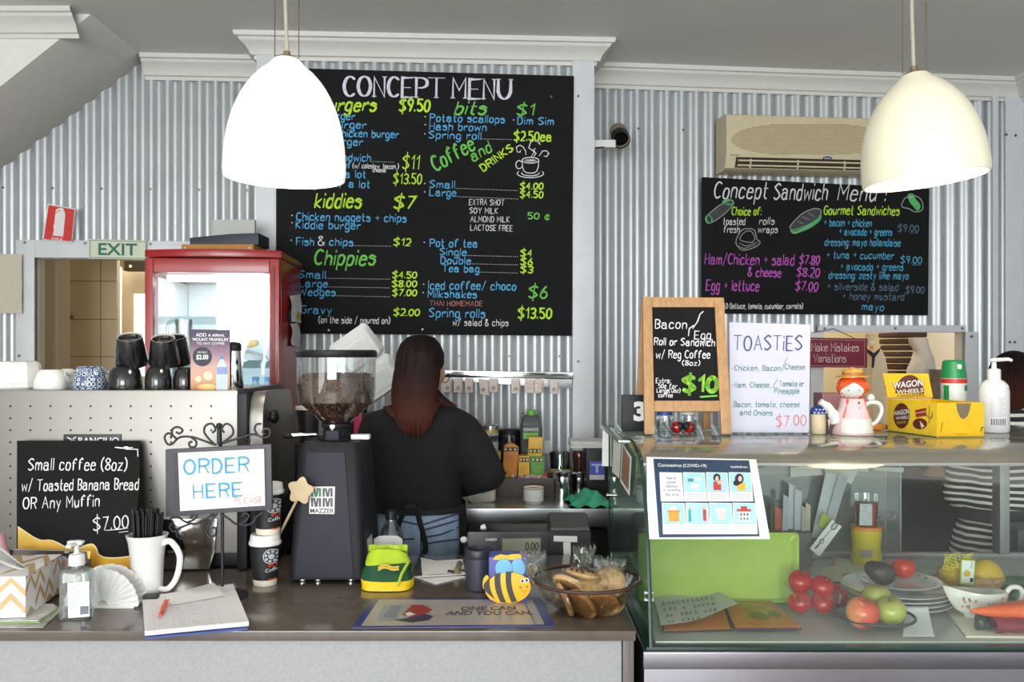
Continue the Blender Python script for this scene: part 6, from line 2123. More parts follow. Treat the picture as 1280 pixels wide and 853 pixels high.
# grey drum with green cap
c = bz(664, 611); Z = c.y + .04
x = mx(664, Z)
t = thing('jerrycan', 'dark grey plastic jerrycan with a bright green cap', 'container', (x, Z, BZ))
GD = mat('jerry_grey', (88, 90, 92), .45, noise=.06)
h = EYE + (440 - 519) / F * Z - BZ
b = B(); b.loft([rrect(x, Z, .046, .05, .014, BZ), rrect(x, Z, .048, .052, .014, BZ + .006), rrect(x, Z, .048, .052, .014, BZ + h * .82), rrect(x, Z, .042, .046, .016, BZ + h * .95), rrect(x, Z, .03, .034, .016, BZ + h)], GD)
b.box((x - .036, Z, BZ + h * .98), (.016, .05, .03), GD, .006); b.box((x + .036, Z, BZ + h * .98), (.016, .05, .03), GD, .006)
part('body', b, t)
GRC = mat('cap_bright_green', (110, 196, 66), .4)
b = B(); b.lathe((x, Z, BZ + h - .002), [(.019, 0), (.019, .022), (.016, .025), (0, .025)], GRC, 20); part('cap', b, t, 'green cap')
b = B(); pq = zplane(Z - .0525); b.pxprism([(652.5, 560), (674.5, 560), (674.5, 533.5), (652.5, 533.5)], pq, .0006, mat('label_dark', (46, 54, 50), .5)); fill_px(b, pq, [(654, 549), (673, 549), (673, 541), (654, 541)], GRC, .0012); typeset(b, pq, 'REMANDS', rectq(654.5, 535, 673, 539.5), WHITE, .02, .0014); part('label', b, t, 'green label')
# tea boxes and packets (small cartons)
def carton(name, label, pts, depth, Z, m, cat='box', group=None, face=None):
    pl = zplane(Z)
    b = B(); b.pxprism(pts, pl, -depth, m, .0015)
    cx = sum(p[0] for p in pts) / len(pts); cy = max(p[1] for p in pts)
    t = thing(name, label, cat, P(cx, cy, Z + depth / 2), group)
    part('carton', b, t)
    if face:
        b = B(); face(b, pl.off(.0006)); part('print', b, t)
    return t
OR_ = mat('tea_orange', (222, 138, 44), .45, noise=.08); YE_ = mat('tea_yellow', (232, 184, 40), .45, noise=.06); GE_ = mat('tea_green', (82, 158, 60), .45, noise=.06); DK_ = mat('tea_dark_print', (66, 52, 40), .5); PALEY = mat('tea_pale', (240, 214, 130), .5)
def teaface(x0, x1, yd, c_=DK_):
    def f(b, pl):
        n_ = 3
        fill_px(b, pl, [(x0 + 1, yd + 2.6), (x1 - 1, yd + 2.6), (x1 - 1, yd - 2.6), (x0 + 1, yd - 2.6)], c_, .0004)
        for i in range(n_):
            cx = x0 + 1 + (x1 - x0 - 2) * (i + .5) / n_
            fill_px(b, pl, circle_px(cx, yd, 1.4, 1.6, 10)[:-1], PALEY, .0008)
        for k in range(3):
            strokes(b, pl, [[(x0 + 3, yd + 9 + k * 3), (x1 - 3 - k, yd + 9 + k * 3)]], .6, PALEY if c_ is not DK_ else mat('tea_print_soft', (170, 110, 40), .5))
    return f
Zt = 3.61
zdr = BZ + .078                                  # top of the drawer box
# drawer box
WD = mat('dark_box_wood', (74, 64, 60), .5, noise=.1)
xa, xb = mx(620, Zt - .02), mx(693, Zt - .02)
t = thing('tea_box', 'low dark wooden box of tea and sachets on the bench', 'box', ((xa + xb) / 2, Zt + .06, BZ))
b = B()
b.bx(xa, xb, Zt - .03, Zt - .022, BZ, zdr, WD, .001); b.bx(xa, xb, Zt + .13, Zt + .138, BZ, zdr, WD, .001); b.bx(xa, xa + .008, Zt - .022, Zt + .13, BZ, zdr, WD); b.bx(xb - .008, xb, Zt - .022, Zt + .13, BZ, zdr, WD); b.bx(xa, xb, Zt - .022, Zt + .13, BZ, BZ + .006, WD)
b.bx((xa + xb) / 2 - .03, (xa + xb) / 2 - .025, Zt - .022, Zt + .13, BZ + .006, zdr - .01, WD)
part('box_body', b, t)
carton('tea_packet', 'tall orange tea packet with folded top in the dark box', [(628, 597), (646, 597), (648.5, 560), (643, 556), (637, 554), (630, 558)], .05, Zt + .02, OR_, 'packet', 'tea packets in the dark box', teaface(628, 648, 562))
carton('tea_packet', 'upper yellow tea packet against the grey jerrycan', [(659.5, 571), (677, 571), (678.5, 547.5), (661, 546.5)], .05, Zt + .035, YE_, 'packet', 'tea packets in the dark box', teaface(660, 677, 564))
carton('tea_packet', 'lower yellow tea packet beside the green one', [(648, 595), (662, 595), (662, 570.5), (648, 570.5)], .06, Zt + .015, YE_, 'packet', 'tea packets in the dark box', teaface(648, 662, 575))
carton('tea_packet', 'green tea packet right of the lower yellow one', [(663, 595), (680.5, 595), (680.5, 571), (663, 571)], .06, Zt + .015, GE_, 'packet', 'tea packets in the dark box', teaface(663, 680, 575, mat('tea_green_dark', (44, 96, 44), .5)))
carton('tea_carton', 'olive yellow carton behind the orange packet', [(615, 600), (626, 600), (626, 565), (615, 566)], .05, Zt + .07, mat('tea_olive', (196, 180, 70), .5), 'box')
b = B()
rows = [[Vector((mx(650, Zt) + u * mx(34 + 640, Zt), Zt - .015 + v * .075, zdr - .004 + .016 * v + .004 * math.sin(u * 9))) for u in [k / 8 for k in range(9)]] for v in [k / 4 for k in range(5)]]
b.grid(rows, mat('red_sachets', (212, 60, 54), .5, noise=.1), .002)
solo('sachet_packet', b, 'red topped sachet packet lying in the dark box', 'packet')
random.seed(9)
for i in range(9):
    b = B()
    u = i % 5
    c = Vector((mx(652 + u * 7, Zt - .018), Zt - .012 + (i // 5) * .02, zdr + .001 + .004 * (i // 5)))
    b.box(c, (.02, .028, .005), [mat('sachet_pink', (226, 170, 160), .6), mat('sachet_white', (232, 226, 220), .6)][i % 2], .002, rot=(random.uniform(-.2, .2), random.uniform(-.2, .2), random.uniform(-.8, .8)))
    solo('sugar_sachet', b, 'small pink or white sachet heaped in the dark box', 'sachet', 'sachets in the dark box')
for i, (px_, c_, lb) in enumerate(((626, (120, 84, 50), 'brown wrapped sweet'), (634, (206, 180, 40), 'yellow wrapped sweet'), (641, (214, 208, 200), 'white wrapped sweet'), (631, (90, 60, 44), 'dark wrapped sweet'))):
    b = B(); b.ell(Vector((mx(px_, Zt), Zt - .0 + .01 * (i % 2), zdr + .002 + (.008 if i == 3 else 0))), (.012, .01, .008), mat('sweet_%d' % c_[0], c_, .35, noise=.3, scale=90), rot=(0, .4 * i, i))
    solo('wrapped_sweet', b, lb + ' in the left bay of the dark box', 'sweet')
# white sugar pot
c = bz(667, 631); Z = c.y + .038
x = mx(667, Z)
t = thing('sugar_pot', 'white ceramic pot at the front edge of the bench', 'pot', (x, Z, BZ))
h = EYE + (440 - 609) / F * Z - BZ
b = B(); b.lathe((x, Z, BZ), [(.034, 0), (.036, .006), (.040, .01), (.040, h), (.0375, h), (.036, .02), (0, .018)], PORC, 36); part('pot_body', b, t)
b = B(); b.lathe((x, Z, BZ + h - .006), [(.0372, 0), (.02, .003), (0, .004)], mat('raw_sugar', (196, 176, 128), .9, noise=.2, scale=200), 28, cap0=False); part('sugar', b, t, 'pale brown filling', kind='stuff')
b = B(); b.tube([(x + .0405 * math.cos(2 * PI * k / 36), Z + .0405 * math.sin(2 * PI * k / 36), BZ + h * .93) for k in range(36)], .0018, mat('pot_gold_line', (150, 130, 80), .4), 6, closed=True); part('rim_line', b, t)
# glass box of spoons + yellow lidded tub
c = bz(703, 613); Z = c.y + .02
x = mx(701, Z)
t = thing('spoon_jar', 'wide clear jar of stirrers with a pale yellow band at the back', 'jar', (x, Z + .03, BZ))
z0, z1 = BZ + .001, EYE + (440 - 567) / F * Z
b = B(); b.lathe((x, Z + .05, z0), [(.040, 0), (.044, .004), (.044, (z1 - z0) * .95), (.042, (z1 - z0)), (.0415, .006), (0, .006)], GLASS, 36); part('jar_body', b, t)
b = B(); b.lathe((x, Z + .05, z0 + (z1 - z0) * .42), [(.0446, 0), (.0452, .018), (.0446, .02)], mat('pale_yellow_band', (216, 200, 122), .5), 36, cap0=False, cap1=False); part('band', b, t)
for i in range(5):
    b = B(); px_ = 688 + i * 5
    b.tube([Vector((x - .03 + i * .014, Z + .04, z0 + .02)), Vector((x - .045 + i * .02, Z + .03, z1 + .0 + .004 * (i % 2)))], .003, [BLACK, CHROME, BLACK, CHROME, BLACK][i])
    solo('spoon', b, ['dark handled spoon leaning furthest left in the clear jar', 'steel spoon, second from the left in the clear jar', 'dark handled spoon in the middle of the clear jar', 'steel spoon, second from the right in the clear jar', 'dark handled spoon at the right in the clear jar'][i], 'spoon', 'spoons in the clear jar')
# brown pepper-mill like tin
c = bz(724, 611); Z = c.y + .03
x = mx(724, Z)
t = thing('brown_jar', 'dark brown glazed jar at the back beside the black box', 'jar', (x, Z, BZ))
h = EYE + (440 - 563) / F * Z - BZ
b = B(); b.lathe((x, Z, BZ), [(.026, 0), (.03, .006), (.029, h * .3), (.026, h * .55), (.030, h * .8), (.031, h * .93), (.026, h), (0, h)], mat('brown_glaze', (78, 44, 36), .2, noise=.2, coat=.5), 32); part('jar_body', b, t)
# black box with T logo, napkin stack on top
c = bz(748, 620)
xa, xb = mx(733, 3.56), mx(763, 3.56)
zt = EYE + (440 - 561) / F * 3.56
t = thing('black_dispenser', 'black dispenser box with a blue T logo on the bench', 'dispenser', ((xa + xb) / 2, 3.64, BZ))
b = B(); b.bx(xa, xb, 3.56, 3.74, BZ, zt, BLACK, .004); part('body', b, t)
b = B(); pq = zplane(3.558); b.pxprism([(737, 600), (755.5, 600), (755.5, 577), (737, 577)], pq, .001, mat('logo_blue', (58, 70, 170), .4)); b.pxprism([(737, 600), (755.5, 600), (755.5, 594), (737, 594)], pq.off(.0012), .0005, mat('logo_grey', (190, 190, 196), .5)); b.pxprism([(744.5, 591.5), (748, 591.5), (748, 582.5), (753, 582.5), (753, 580), (739.5, 580), (739.5, 582.5), (744.5, 582.5)], pq.off(.0012), .0005, mat('logo_pale', (160, 168, 216), .5)); part('logo', b, t, 'blue logo plate with a T')
b = B()
rn = random.Random(4)
for k in range(5):
    a, c2 = P(712 + rn.uniform(0, 4), 560.5, 3.58), P(757, 560.5, 3.58)
    b.bx(a.x, c2.x + rn.uniform(0, .01), 3.57 + rn.uniform(0, .01), 3.74, zt + .001 + k * .0052, zt + .0045 + k * .0052, PAPER, .001)
solo('napkin_stack', b, 'stack of white paper sheets on the black dispenser', 'paper')
b = B(); pq = PL_B.off(.012)
b.pxprism([(679.5, 567), (687.5, 567), (687.5, 550.5), (679.5, 550.5)], pq, .016, WHITE, .003)
solo('wall_switch', b, 'white switch plate on the corrugated wall behind the tea packets', 'switch')
# green cloth
CLG = mat('green_cloth', (70, 176, 140), .9, noise=.1, scale=40)
b = B()
rows = []
rn = random.Random(2)
for i in range(13):
    v = i / 12
    rows.append([bz(709 + 51 * u + 5 * math.sin(v * 5), 636 - 11 * v) + Vector((0, 0, .006 + .038 * math.sin(PI * u) ** .6 * math.sin(PI * v) ** .7 * (1 + .35 * math.sin(u * 11 + v * 4)) + .006 * math.sin(u * 17 - v * 9))) for u in [k / 20 for k in range(21)]])
b.grid(rows, CLG, .002)
solo('green_cloth', b, 'crumpled green cloth on the bench edge', 'cloth')
# tray of red meat/beans at the left, silver bag, styrofoam
c = bz(462, 641); Z = 3.47
b = B(); xx = mx(455, Z); b.bx(xx - .06, xx + .09, Z - .05, Z + .1, BZ, BZ + .05, mat('tray_clear_grey', (150, 140, 138), .4), .006)
t = thing('steel_tray', 'shallow grey tray of red filling on the bench left of the woman', 'tray', (xx, Z, BZ)); part('tray_body', b, t)
b = B(); b.box((xx + .015, Z + .02, BZ + .055), (.13, .13, .03), mat('red_filling', (150, 76, 66), .6, noise=.35, scale=70, bump=1.0), .012); part('filling', b, t, 'red filling', kind='stuff')
FOAM = mat('white_foam', (236, 236, 234), .6, noise=.02)
def clamshell(label, cx, cy, rot, Z, w=52, h=40, depth=.035):
    c = P(cx, cy, Z); s_ = Z / F
    xf = Matrix.Translation(c) @ Euler((PI / 2, 0, 0)).to_matrix().to_4x4() @ Euler((.35, .1, rot)).to_matrix().to_4x4()
    t = thing('foam_box', label, 'food box', c, 'foam takeaway boxes')
    for k, (dy, nm) in enumerate(((h / 2 * s_ + .002, 'lid'), (-h / 2 * s_ - .002, 'tray'))):
        b = B(xf)
        hx, hy = w / 2 * s_, h / 2 * s_
        b.loft([rrect(0, dy, hx, hy, .02, 0), rrect(0, dy, hx * .97, hy * .96, .02, .004), rrect(0, dy, hx * .86, hy * .82, .018, depth * .8), rrect(0, dy, hx * .78, hy * .74, .016, depth)], FOAM)
        b.loft([rrect(0, dy, hx * .58, hy * .52, .01, depth - .001), rrect(0, dy, hx * .55, hy * .48, .01, depth + .003)], FOAM)
        part(nm, b, t)
clamshell('open white foam takeaway box standing tilted left of the woman', 460, 455, .62, 3.25, 56, 46)
b = B(); xx = mx(440, 3.36); b.bx(xx - .05, xx + .06, 3.36, 3.40, BZ + .001, P(0, 518, 3.36).z, mat('magenta_card', (206, 30, 96), .5), .002)
solo('pink_folder', b, 'magenta pink folder standing on the bench behind the grinder', 'folder')
b = B(); b.tube(spline([P(452, 505, 3.2), P(455, 500, 3.22), P(458, 502, 3.24), P(456, 515, 3.26)], 4), .007, BLACK); b.bx(mx(456, 3.27) - .01, mx(456, 3.27) + .01, 3.26, 3.30, BZ + .001, P(0, 515, 3.26).z, BLACK, .004)
solo('hooked_stand', b, 'thin black hooked stand between the grinder and the woman', 'stand')
b = B(); xx = mx(436, 3.3); b.lathe((xx, 3.34, BZ), [(.018, 0), (.02, .01), (.02, .2), (.01, .26), (.008, .34), (.012, .35), (0, .36)], BLACK, 20)
solo('dark_bottle', b, 'slim black bottle in front of the pink folder', 'bottle')
t = thing('paper_cup', 'black paper cup with cream rim behind the grinder hopper', 'cup', (mx(385, 2.93), 2.93, CT + .3))
xx = mx(385, 2.93)
b = B(); b.lathe((xx, 2.93, CT + .30), [(.030, 0), (.040, .11)], CUPB, 28); part('cup_body', b, t)
b = B(); b.lathe((xx, 2.93, CT + .408), [(.0415, 0), (.0415, .010), (.036, .012), (0, .010)], CUPW, 28); part('rim', b, t, 'cream rim')
b = B(); b.bx(xx - .06, xx + .06, 2.88, 2.98, 0, CT + .299, mat('dark_tower', (40, 38, 40), .5), .006)
solo('cup_tower', b, 'dark cup tower behind the grinder', 'stand')
# lower clutter under the bench
random.seed(31)
for i, (px0, px1, y0, y1, Zq, c_, lb) in enumerate(((585, 640, 660, 720, 3.5, (54, 52, 52), 'dark storage tub under the bench behind the till'), (700, 760, 662, 720, 3.5, (60, 56, 52), 'brown grey storage tub under the bench near the glass case'), (640, 698, 668, 722, 3.55, (44, 44, 48), 'black storage tub in the middle under the bench'))):
    b = B(); a, c2 = P(px0, y1, Zq), P(px1, y0, Zq)
    b.bx(a.x, c2.x, Zq, Zq + .25, .326, c2.z, mat('tub_%d' % i, c_, .5, noise=.1), .01)
    solo('storage_tub', b, lb, 'tub')
# ================================================================ THE WOMAN AT THE BENCH
SKIN = mat('skin', (206, 150, 124), .5, noise=.04); KNIT = mat('black_knit', (15, 15, 17), .95, noise=.15, scale=90, bump=.25)
DENIM = mat('denim', (152, 172, 198), .85, noise=.16, scale=45, stretch=(1, 1, .35)); DENL = mat('denim_seam_crease', (62, 74, 98), .85)
HAIR = ramp_mat('dark_hair', [(0, (78, 38, 27)), (.3, (64, 30, 22)), (.6, (38, 21, 19)), (1, (17, 13, 14))], 'Z', rough=.65)
HAIR.node_tree.nodes['Principled BSDF'].inputs['Specular IOR Level'].default_value = .15
Zp = 2.95
def er(pl_, pr_, py, dz, Z=Zp, n=28, p=.85):
    a, c = P(pl_, py, Z), P(pr_, py, Z)
    m0 = (a + c) / 2; rx = (c.x - a.x) / 2
    return [m0 + Vector((rx * math.copysign(abs(math.cos(q)) ** p, math.cos(q)), dz * math.copysign(abs(math.sin(q)) ** p, math.sin(q)), 0)) for q in [2 * PI * k / n for k in range(n)]]
t = thing('person', 'woman seen from behind in a black jumper and jeans at the bench', 'person', (mx(525, Zp), Zp, 0))
EL, ER = P(456, 598, 2.93), P(611, 593, 2.90)
SL, SR = P(471, 536, Zp), P(579, 538, Zp)
HL, HR = P(480, 606, 3.27), P(572, 612, 3.22)
def hand(b, wrist, d, side):
    d = d.normalized(); up = Vector((0, 0, 1)); sd = d.cross(up).normalized() * side
    palm = wrist + d * .045
    b.ell(palm, (.036, .046, .017), SKIN, rot=Vector((d.x, d.y, d.z)).to_track_quat('Y', 'Z').to_matrix(), n=14, k=8)
    for i, L_ in enumerate((.062, .072, .068, .054)):
        o = palm + d * .035 + sd * (.024 - i * .016)
        b.tube([o - d * .02, o + d * L_ * .35, o + d * L_ * .72 - up * .010, o + d * L_ * .92 - up * .028], [.0095, .009, .0085, .007], SKIN, 8)
    o = palm + sd * .024 - d * .02
    b.tube([o, o + sd * .022 + d * .018, o + sd * .03 + d * .042 - up * .008], [.011, .010, .008], SKIN, 8)
b = B()
hc = P(527, 463, 2.95)
b.ell(hc, (.073, .092, .100), SKIN, n=24, k=16)
b.ell(hc + Vector((.010, .03, -.055)), (.054, .062, .060), SKIN)                     # jaw, face turned away to the right
b.ell(hc + Vector((.028, .098, -.025)), (.010, .016, .014), SKIN)                    # nose
b.ell(hc + Vector((.022, .086, -.062)), (.020, .010, .007), SKIN)                    # lips
b.ell(hc + Vector((.071, .006, -.012)), (.008, .020, .030), SKIN); b.ell(hc + Vector((-.071, .006, -.012)), (.008, .020, .030), SKIN)
b.tube([hc + Vector((0, -.005, -.06)), P(527, 512, Zp)], [.052, .056], SKIN, 16)
b.loft([er(490, 560, 507, .07), er(472, 580, 522, .095), er(476, 572, 560, .10), er(478, 568, 600, .10), er(476, 573, 640, .11), er(474, 576, 690, .11)], SKIN)
for S, E, Hh, sd in ((SL, EL, HL, -1), (SR, ER, HR, 1)):
    b.tube([S, S * .5 + E * .5, E], [.050, .046, .038], SKIN, 14); b.tube([E, E * .5 + Hh * .5, Hh], [.038, .034, .026], SKIN, 14)
    hand(b, Hh, Vector((-.35 * sd, .9, -.12)), -sd)
for s_ in (-1, 1):
    hx_ = mx(525, Zp) + s_ * .075
    b.tube([(hx_, Zp, .86), (hx_, Zp - .0, .5), (hx_ + s_ * .01, Zp - .01, .08)], [.085, .06, .042], SKIN, 14)
    b.tube([(hx_ + s_ * .01, Zp - .02, .045), (hx_ + s_ * .02, Zp + .10, .03)], [.04, .03], SKIN, 12)
fuse(b, .0075, 3)
part('body', b, t, 'skin of the ear and cheek')
# jumper
b = B()
b.loft([er(503, 551, 503, .055), er(486, 566, 507, .085), er(467, 584, 516, .112), er(461, 589, 530, .122), er(464, 584, 560, .125), er(467, 579, 590, .122), er(468, 577, 612, .122), er(469, 579, 634, .126)], KNIT)
for S, E, Hh, w_ in ((SL, EL, HL, 0), (SR, ER, HR, .004)):
    b.ell(S, (.058, .075, .06), KNIT); b.tube([S, S * .6 + E * .4, E], [.060, .062 + w_, .052 + w_], KNIT, 18); b.ell(E, (.052 + w_, .054, .054), KNIT); b.tube([E, E * .4 + Hh * .6, E * .15 + Hh * .85], [.052 + w_, .043, .037], KNIT, 18)
fuse(b, .010, 3)
part('jumper', b, t, 'black knitted jumper')
b = B()
b.loft([er(473, 576, 622, .118), er(470, 580, 645, .125), er(469, 581, 672, .128), er(472, 580, 700, .125), er(476, 576, 725, .118)], DENIM)
for s_ in (-1, 1):
    hx_ = mx(525.5, Zp) + s_ * .073
    b.tube([(hx_, Zp, .86), (hx_, Zp, .72), (hx_, Zp, .45), (hx_ + s_ * .01, Zp, .09)], [.088, .082, .062, .052], DENIM, 18)
fuse(b, .010, 2)
jn = part('jeans', b, t, 'blue denim jeans')
def onhip(px, py, off=.003):
    c, hw = 525.3, 55.2
    u = max(-.98, min(.98, (px - c) / hw)); z = 440 - py
    Zf = Zp - (.127 + off) * (1 - abs(u) ** (2 / .85)) ** (.85 / 2)
    return P(px, py, Zf)
b = B()
for ln in ([(477, 645), (500, 651), (522, 656)], [(474, 651), (498, 658)], [(529, 656), (552, 649), (577, 641)], [(530, 663), (555, 656), (579, 648)], [(530, 672), (552, 668), (578, 657)], [(525.5, 636), (526, 660), (526.5, 694)], [(532, 680), (560, 676), (579, 674)], [(476, 668), (500, 674), (518, 674)]):
    b.tube(spline([onhip(*p) for p in ln], 4), .0028, DENL, 6)  # seam lines, plus crease shade drawn as dark lines
part('seams', b, jn, 'dark denim seams and painted creases')
b = B()
APR = mat('black_apron', (22, 22, 24), .85, noise=.1)
def band(y0, y1, grow, a0, a1, n=24):
    rows = []
    for y in (y0, (y0 + y1) / 2, y1):
        r = er(469 - grow, 581 + grow, y, .130 + grow * .0027, n=96)
        k0, k1 = int(a0 * 96), int(a1 * 96)
        rows.append([r[k % 96] for k in range(k0, k1 + 1)])
    return rows
b.grid(band(629, 636, 1.2, 0, 1.0), APR, .004)
b.grid([er(467.5, 582.5, y, .140, n=96)[:49] for y in (628, 660, 700, 740, 775)], APR, .005)
b.grid([[r[k % 96] for k in range(88, 97)] for r in [er(468, 582.5 + (y - 628) * .03, y, .137, n=96) for y in (628, 650, 675, 700)]], APR, .004)
b.grid([[r[k] for k in range(46, 52)] for r in [er(467.5, 582, y, .137, n=96) for y in (628, 650, 675, 700)]], APR, .004)
for ln in ([(507, 634), (504, 642), (499, 654), (497, 664)], [(521, 634), (524, 650), (529, 668), (532, 685), (530, 692)]):
    b.tube(spline([onhip(*p, .006) for p in ln], 5), .0085, APR, 8, flat=.45)
b.box(onhip(514, 634, .012), (.04, .014, .018), APR, .006)
part('apron', b, t, 'black apron with tied strings')
# hair
b = B()
def hr(l, r, y, d, Z, n=72):
    a, c = P(l, y, Z), P(r, y, Z); m0 = (a + c) / 2; rx = (c.x - a.x) / 2
    return [m0 + Vector((rx * (1 + .012 * math.sin(23 * q) + .012 * math.sin(37 * q + 1)) * math.cos(q), d * (1 + .02 * math.sin(31 * q) + .015 * math.sin(17 * q + y * .02)) * math.sin(q), 0)) for q in [2 * PI * k / n for k in range(n)]]
b.loft([hr(519, 533, 419, .03, 2.95), hr(509, 543, 422, .066, 2.945), hr(501, 550, 430, .092, 2.94), hr(496, 555, 442, .104, 2.935), hr(494, 555, 455, .104, 2.925), hr(493.5, 548, 468, .094, 2.915), hr(492, 543, 482, .080, 2.90), hr(490, 545, 496, .064, 2.875), hr(489, 550, 506, .046, 2.85), hr(491, 546, 516, .034, 2.832), hr(497, 539, 526, .024, 2.825), hr(504, 532, 535, .016, 2.822), hr(511, 525, 541, .008, 2.822)], HAIR)
rn = random.Random(4)
for k in range(46):
    u = -1 + 2 * k / 45 + rn.uniform(-.03, .03); q = math.sqrt(max(.05, 1 - u * u))
    b.tube(spline([P(525 + 26 * u, 440 + 8 * abs(u), 2.935 - .104 * q), P(521.5 + 28 * u, 468, 2.915 - .096 * q), P(518 + 27.5 * u, 498, 2.865 - .058 * q), P(518 + 23 * u, 522, 2.825 - .028 * q), P(518 + 15 * u + rn.uniform(-3, 3), 537 + 8 * q + rn.uniform(-4, 3), 2.822 - .010 * q)], 5), [.0045] * 14 + [.0035] * 5 + [.002, .0008], HAIR, 5)
part('hair', b, t, 'long straight dark brown hair')
b = B()
b.loft([hr(541, 549, 488, .02, 2.90, 24), hr(542, 556, 496, .03, 2.885, 24), hr(543, 566, 504, .022, 2.87, 24), hr(548, 572, 508, .010, 2.865, 24)], HAIR)
b.loft([hr(478, 496, 508, .012, 2.862, 24), hr(482, 498, 514, .014, 2.850, 24), hr(489, 500, 522, .010, 2.84, 24)], HAIR)
part('hair_lock', b, t, 'locks of hair over the shoulders')
b = B()
gc = P(556.5, 472, 3.02)
b.tube([gc + Vector((.020 * math.cos(a) * .6, .018 * math.cos(a), .018 * math.sin(a))) for a in [2 * PI * k / 20 for k in range(20)]], .0016, INK, 6, closed=True)
b.tube([P(546, 467, 2.95), P(553, 468, 2.99), gc + Vector((-.008, -.014, .004))], .0016, INK, 6)
part('glasses', b, t, 'thin dark glasses')
# ================================================================ GLASS DISPLAY CASE
CX0, CX1, ZB = .302, 1.90, 2.72
TZ, FZ = 1.325, .917
GP = [(1.90, .912), (1.925, 1.03), (1.955, 1.14), (1.99, 1.22), (2.03, 1.272), (2.08, 1.304), (2.16, 1.321), (2.25, TZ)]
GP = [(v[0], v[1]) for v in spline([(a, c, 0) for a, c in GP], 4)]
CGL = clear('case_glass', (240, 247, 244), .008, haze=.02, edge=.3)
SGL = clear('case_side_glass', (214, 236, 226), .05, haze=.03, edge=.5)
DGL = clear('case_door_glass', (236, 240, 238), .05, haze=.10, edge=.4)
TGL = clear('case_top_glass', (226, 238, 230), .10, haze=.05, edge=.8)
GEDGE = mat('glass_edge_green', (30, 58, 50), .15, noise=.1)
ALU = mat('case_aluminium', (168, 168, 166), .35, .7, noise=.04)
SHO = mat('shoulder_reflection', (150, 146, 132), .14, .35, noise=.04, coat=.4)
STL = mat('case_base_steel', (130, 126, 132), .26, .95, noise=.06, scale=3)
t = thing('display_case', 'glass fronted food display case with stainless base', 'display case', ((CX0 + CX1) / 2, 2.3, 0))
b = B()
b.bx(CX0 - .018, CX1, 1.895, ZB + .02, .10, .905, STL, .004)
b.bx(CX0 - .020, CX1, 1.888, 1.90, .868, .905, STL, .003)
b.bx(CX0 + .05, CX1, 1.95, ZB, 0, .10, BLACK)
part('base', b, t)
b = B(); b.bx(CX0 - .012, CX1, 1.897, ZB, .905, .912, GEDGE, .001); part('bottom_rim', b, t, 'green glass edge')
b = B(); b.bx(CX0 + .012, CX1, 1.925, ZB - .01, .912, FZ - .0005, mat('case_floor', (176, 174, 166), .3, .2, noise=.06, scale=6), .001); part('case_floor', b, t)
k0 = next(i for i, g in enumerate(GP) if g[1] > 1.288)
b = B(); b.grid([[Vector((x, y, z)) for x in (CX0 + .004, CX1)] for y, z in GP[:k0 + 1]], CGL); part('front_glass', b, t)
b = B(); b.grid([[Vector((x, y, z)) for x in (CX0 + .006, CX1)] for y, z in GP[k0:]], SHO, -.006); part('glass_shoulder', b, t)  # curved glass shoulder; its ceiling reflection is put into an opaque grey
b = B(); b.bx(CX0, CX1, GP[k0][0] - .003, GP[k0][0] + .004, GP[k0][1] - .006, GP[k0][1], ALU); part('shoulder_bead', b, t)
b = B(); b.bx(CX0 - .03, CX1, 2.245, ZB + .0, TZ - .009, TZ - .001, TGL, .001); part('top_glass', b, t)
PX = Plane((CX0, 0, 0), (0, -1, 0), UP)
out = [(-y, z) for y, z in GP] + [(-ZB, TZ), (-ZB, .912)]
b = B(); b.prism(out, PX, .001, SGL, off=-.004); part('side_glass', b, t)
b = B()
edge = [Vector((CX0 - .001, y, z)) for y, z in GP] + [Vector((CX0 - .001, 2.45, TZ))]
b.tube(edge, .0052, GEDGE, 6); b.tube([Vector((CX0 - .001, ZB, TZ)), Vector((CX0 - .001, ZB, .912))], .003, GEDGE, 6)
part('side_glass_edge', b, t, 'dark green glass edge')
b = B()
for q in ((806, 735), (806, 742)):
    pass
for (y_, z_) in ((1.935, 1.02), (1.932, 1.005), (2.70, 1.11)):
    b.cyl((CX0 - .012, y_, z_), (CX0 + .008, y_, z_), .006, CHROME, n=12)
part('glass_clamp', b, t, 'small metal clamps', kind='stuff')
b = B()
b.bx(CX0 + .0, CX1, ZB - .03, ZB, .912, .932, ALU, .002); b.bx(CX0 + .0, CX1, ZB - .03, ZB, TZ - .03, TZ - .01, ALU, .002)
part('rear_frame', b, t)
xp = P(1240, 0, ZB).x
b = B(); b.bx(xp, xp + .03, ZB - .045, ZB + .0, .932, TZ - .01, ALU, .003); part('rear_post', b, t)
for (pa, pb_, dz, hx) in ((806, 1106, -.004, 1098), (1100, 1123, -.014, 1114)):
    b = B(); xa, xb = P(pa, 0, ZB).x, P(pb_, 0, ZB).x
    xa = max(xa, CX0 + .01) if pa < 900 else P(830, 0, ZB).x
    b.bx(xa, xb, ZB + dz - .004, ZB + dz, .934, TZ - .032, DGL)
    dr = part('sliding_door', b, t)
    b = B(); b.bx(xb - .003, xb + .001, ZB + dz - .005, ZB + dz + .001, .934, TZ - .032, ALU)
    c = P(hx, 645, ZB + dz - .005)
    b.tube([c + Vector((.012 * math.cos(a), 0, .012 * math.sin(a))) for a in [2 * PI * k / 20 for k in range(20)]], .0022, ALU, 6, closed=True)
    part('finger_ring', b, dr)
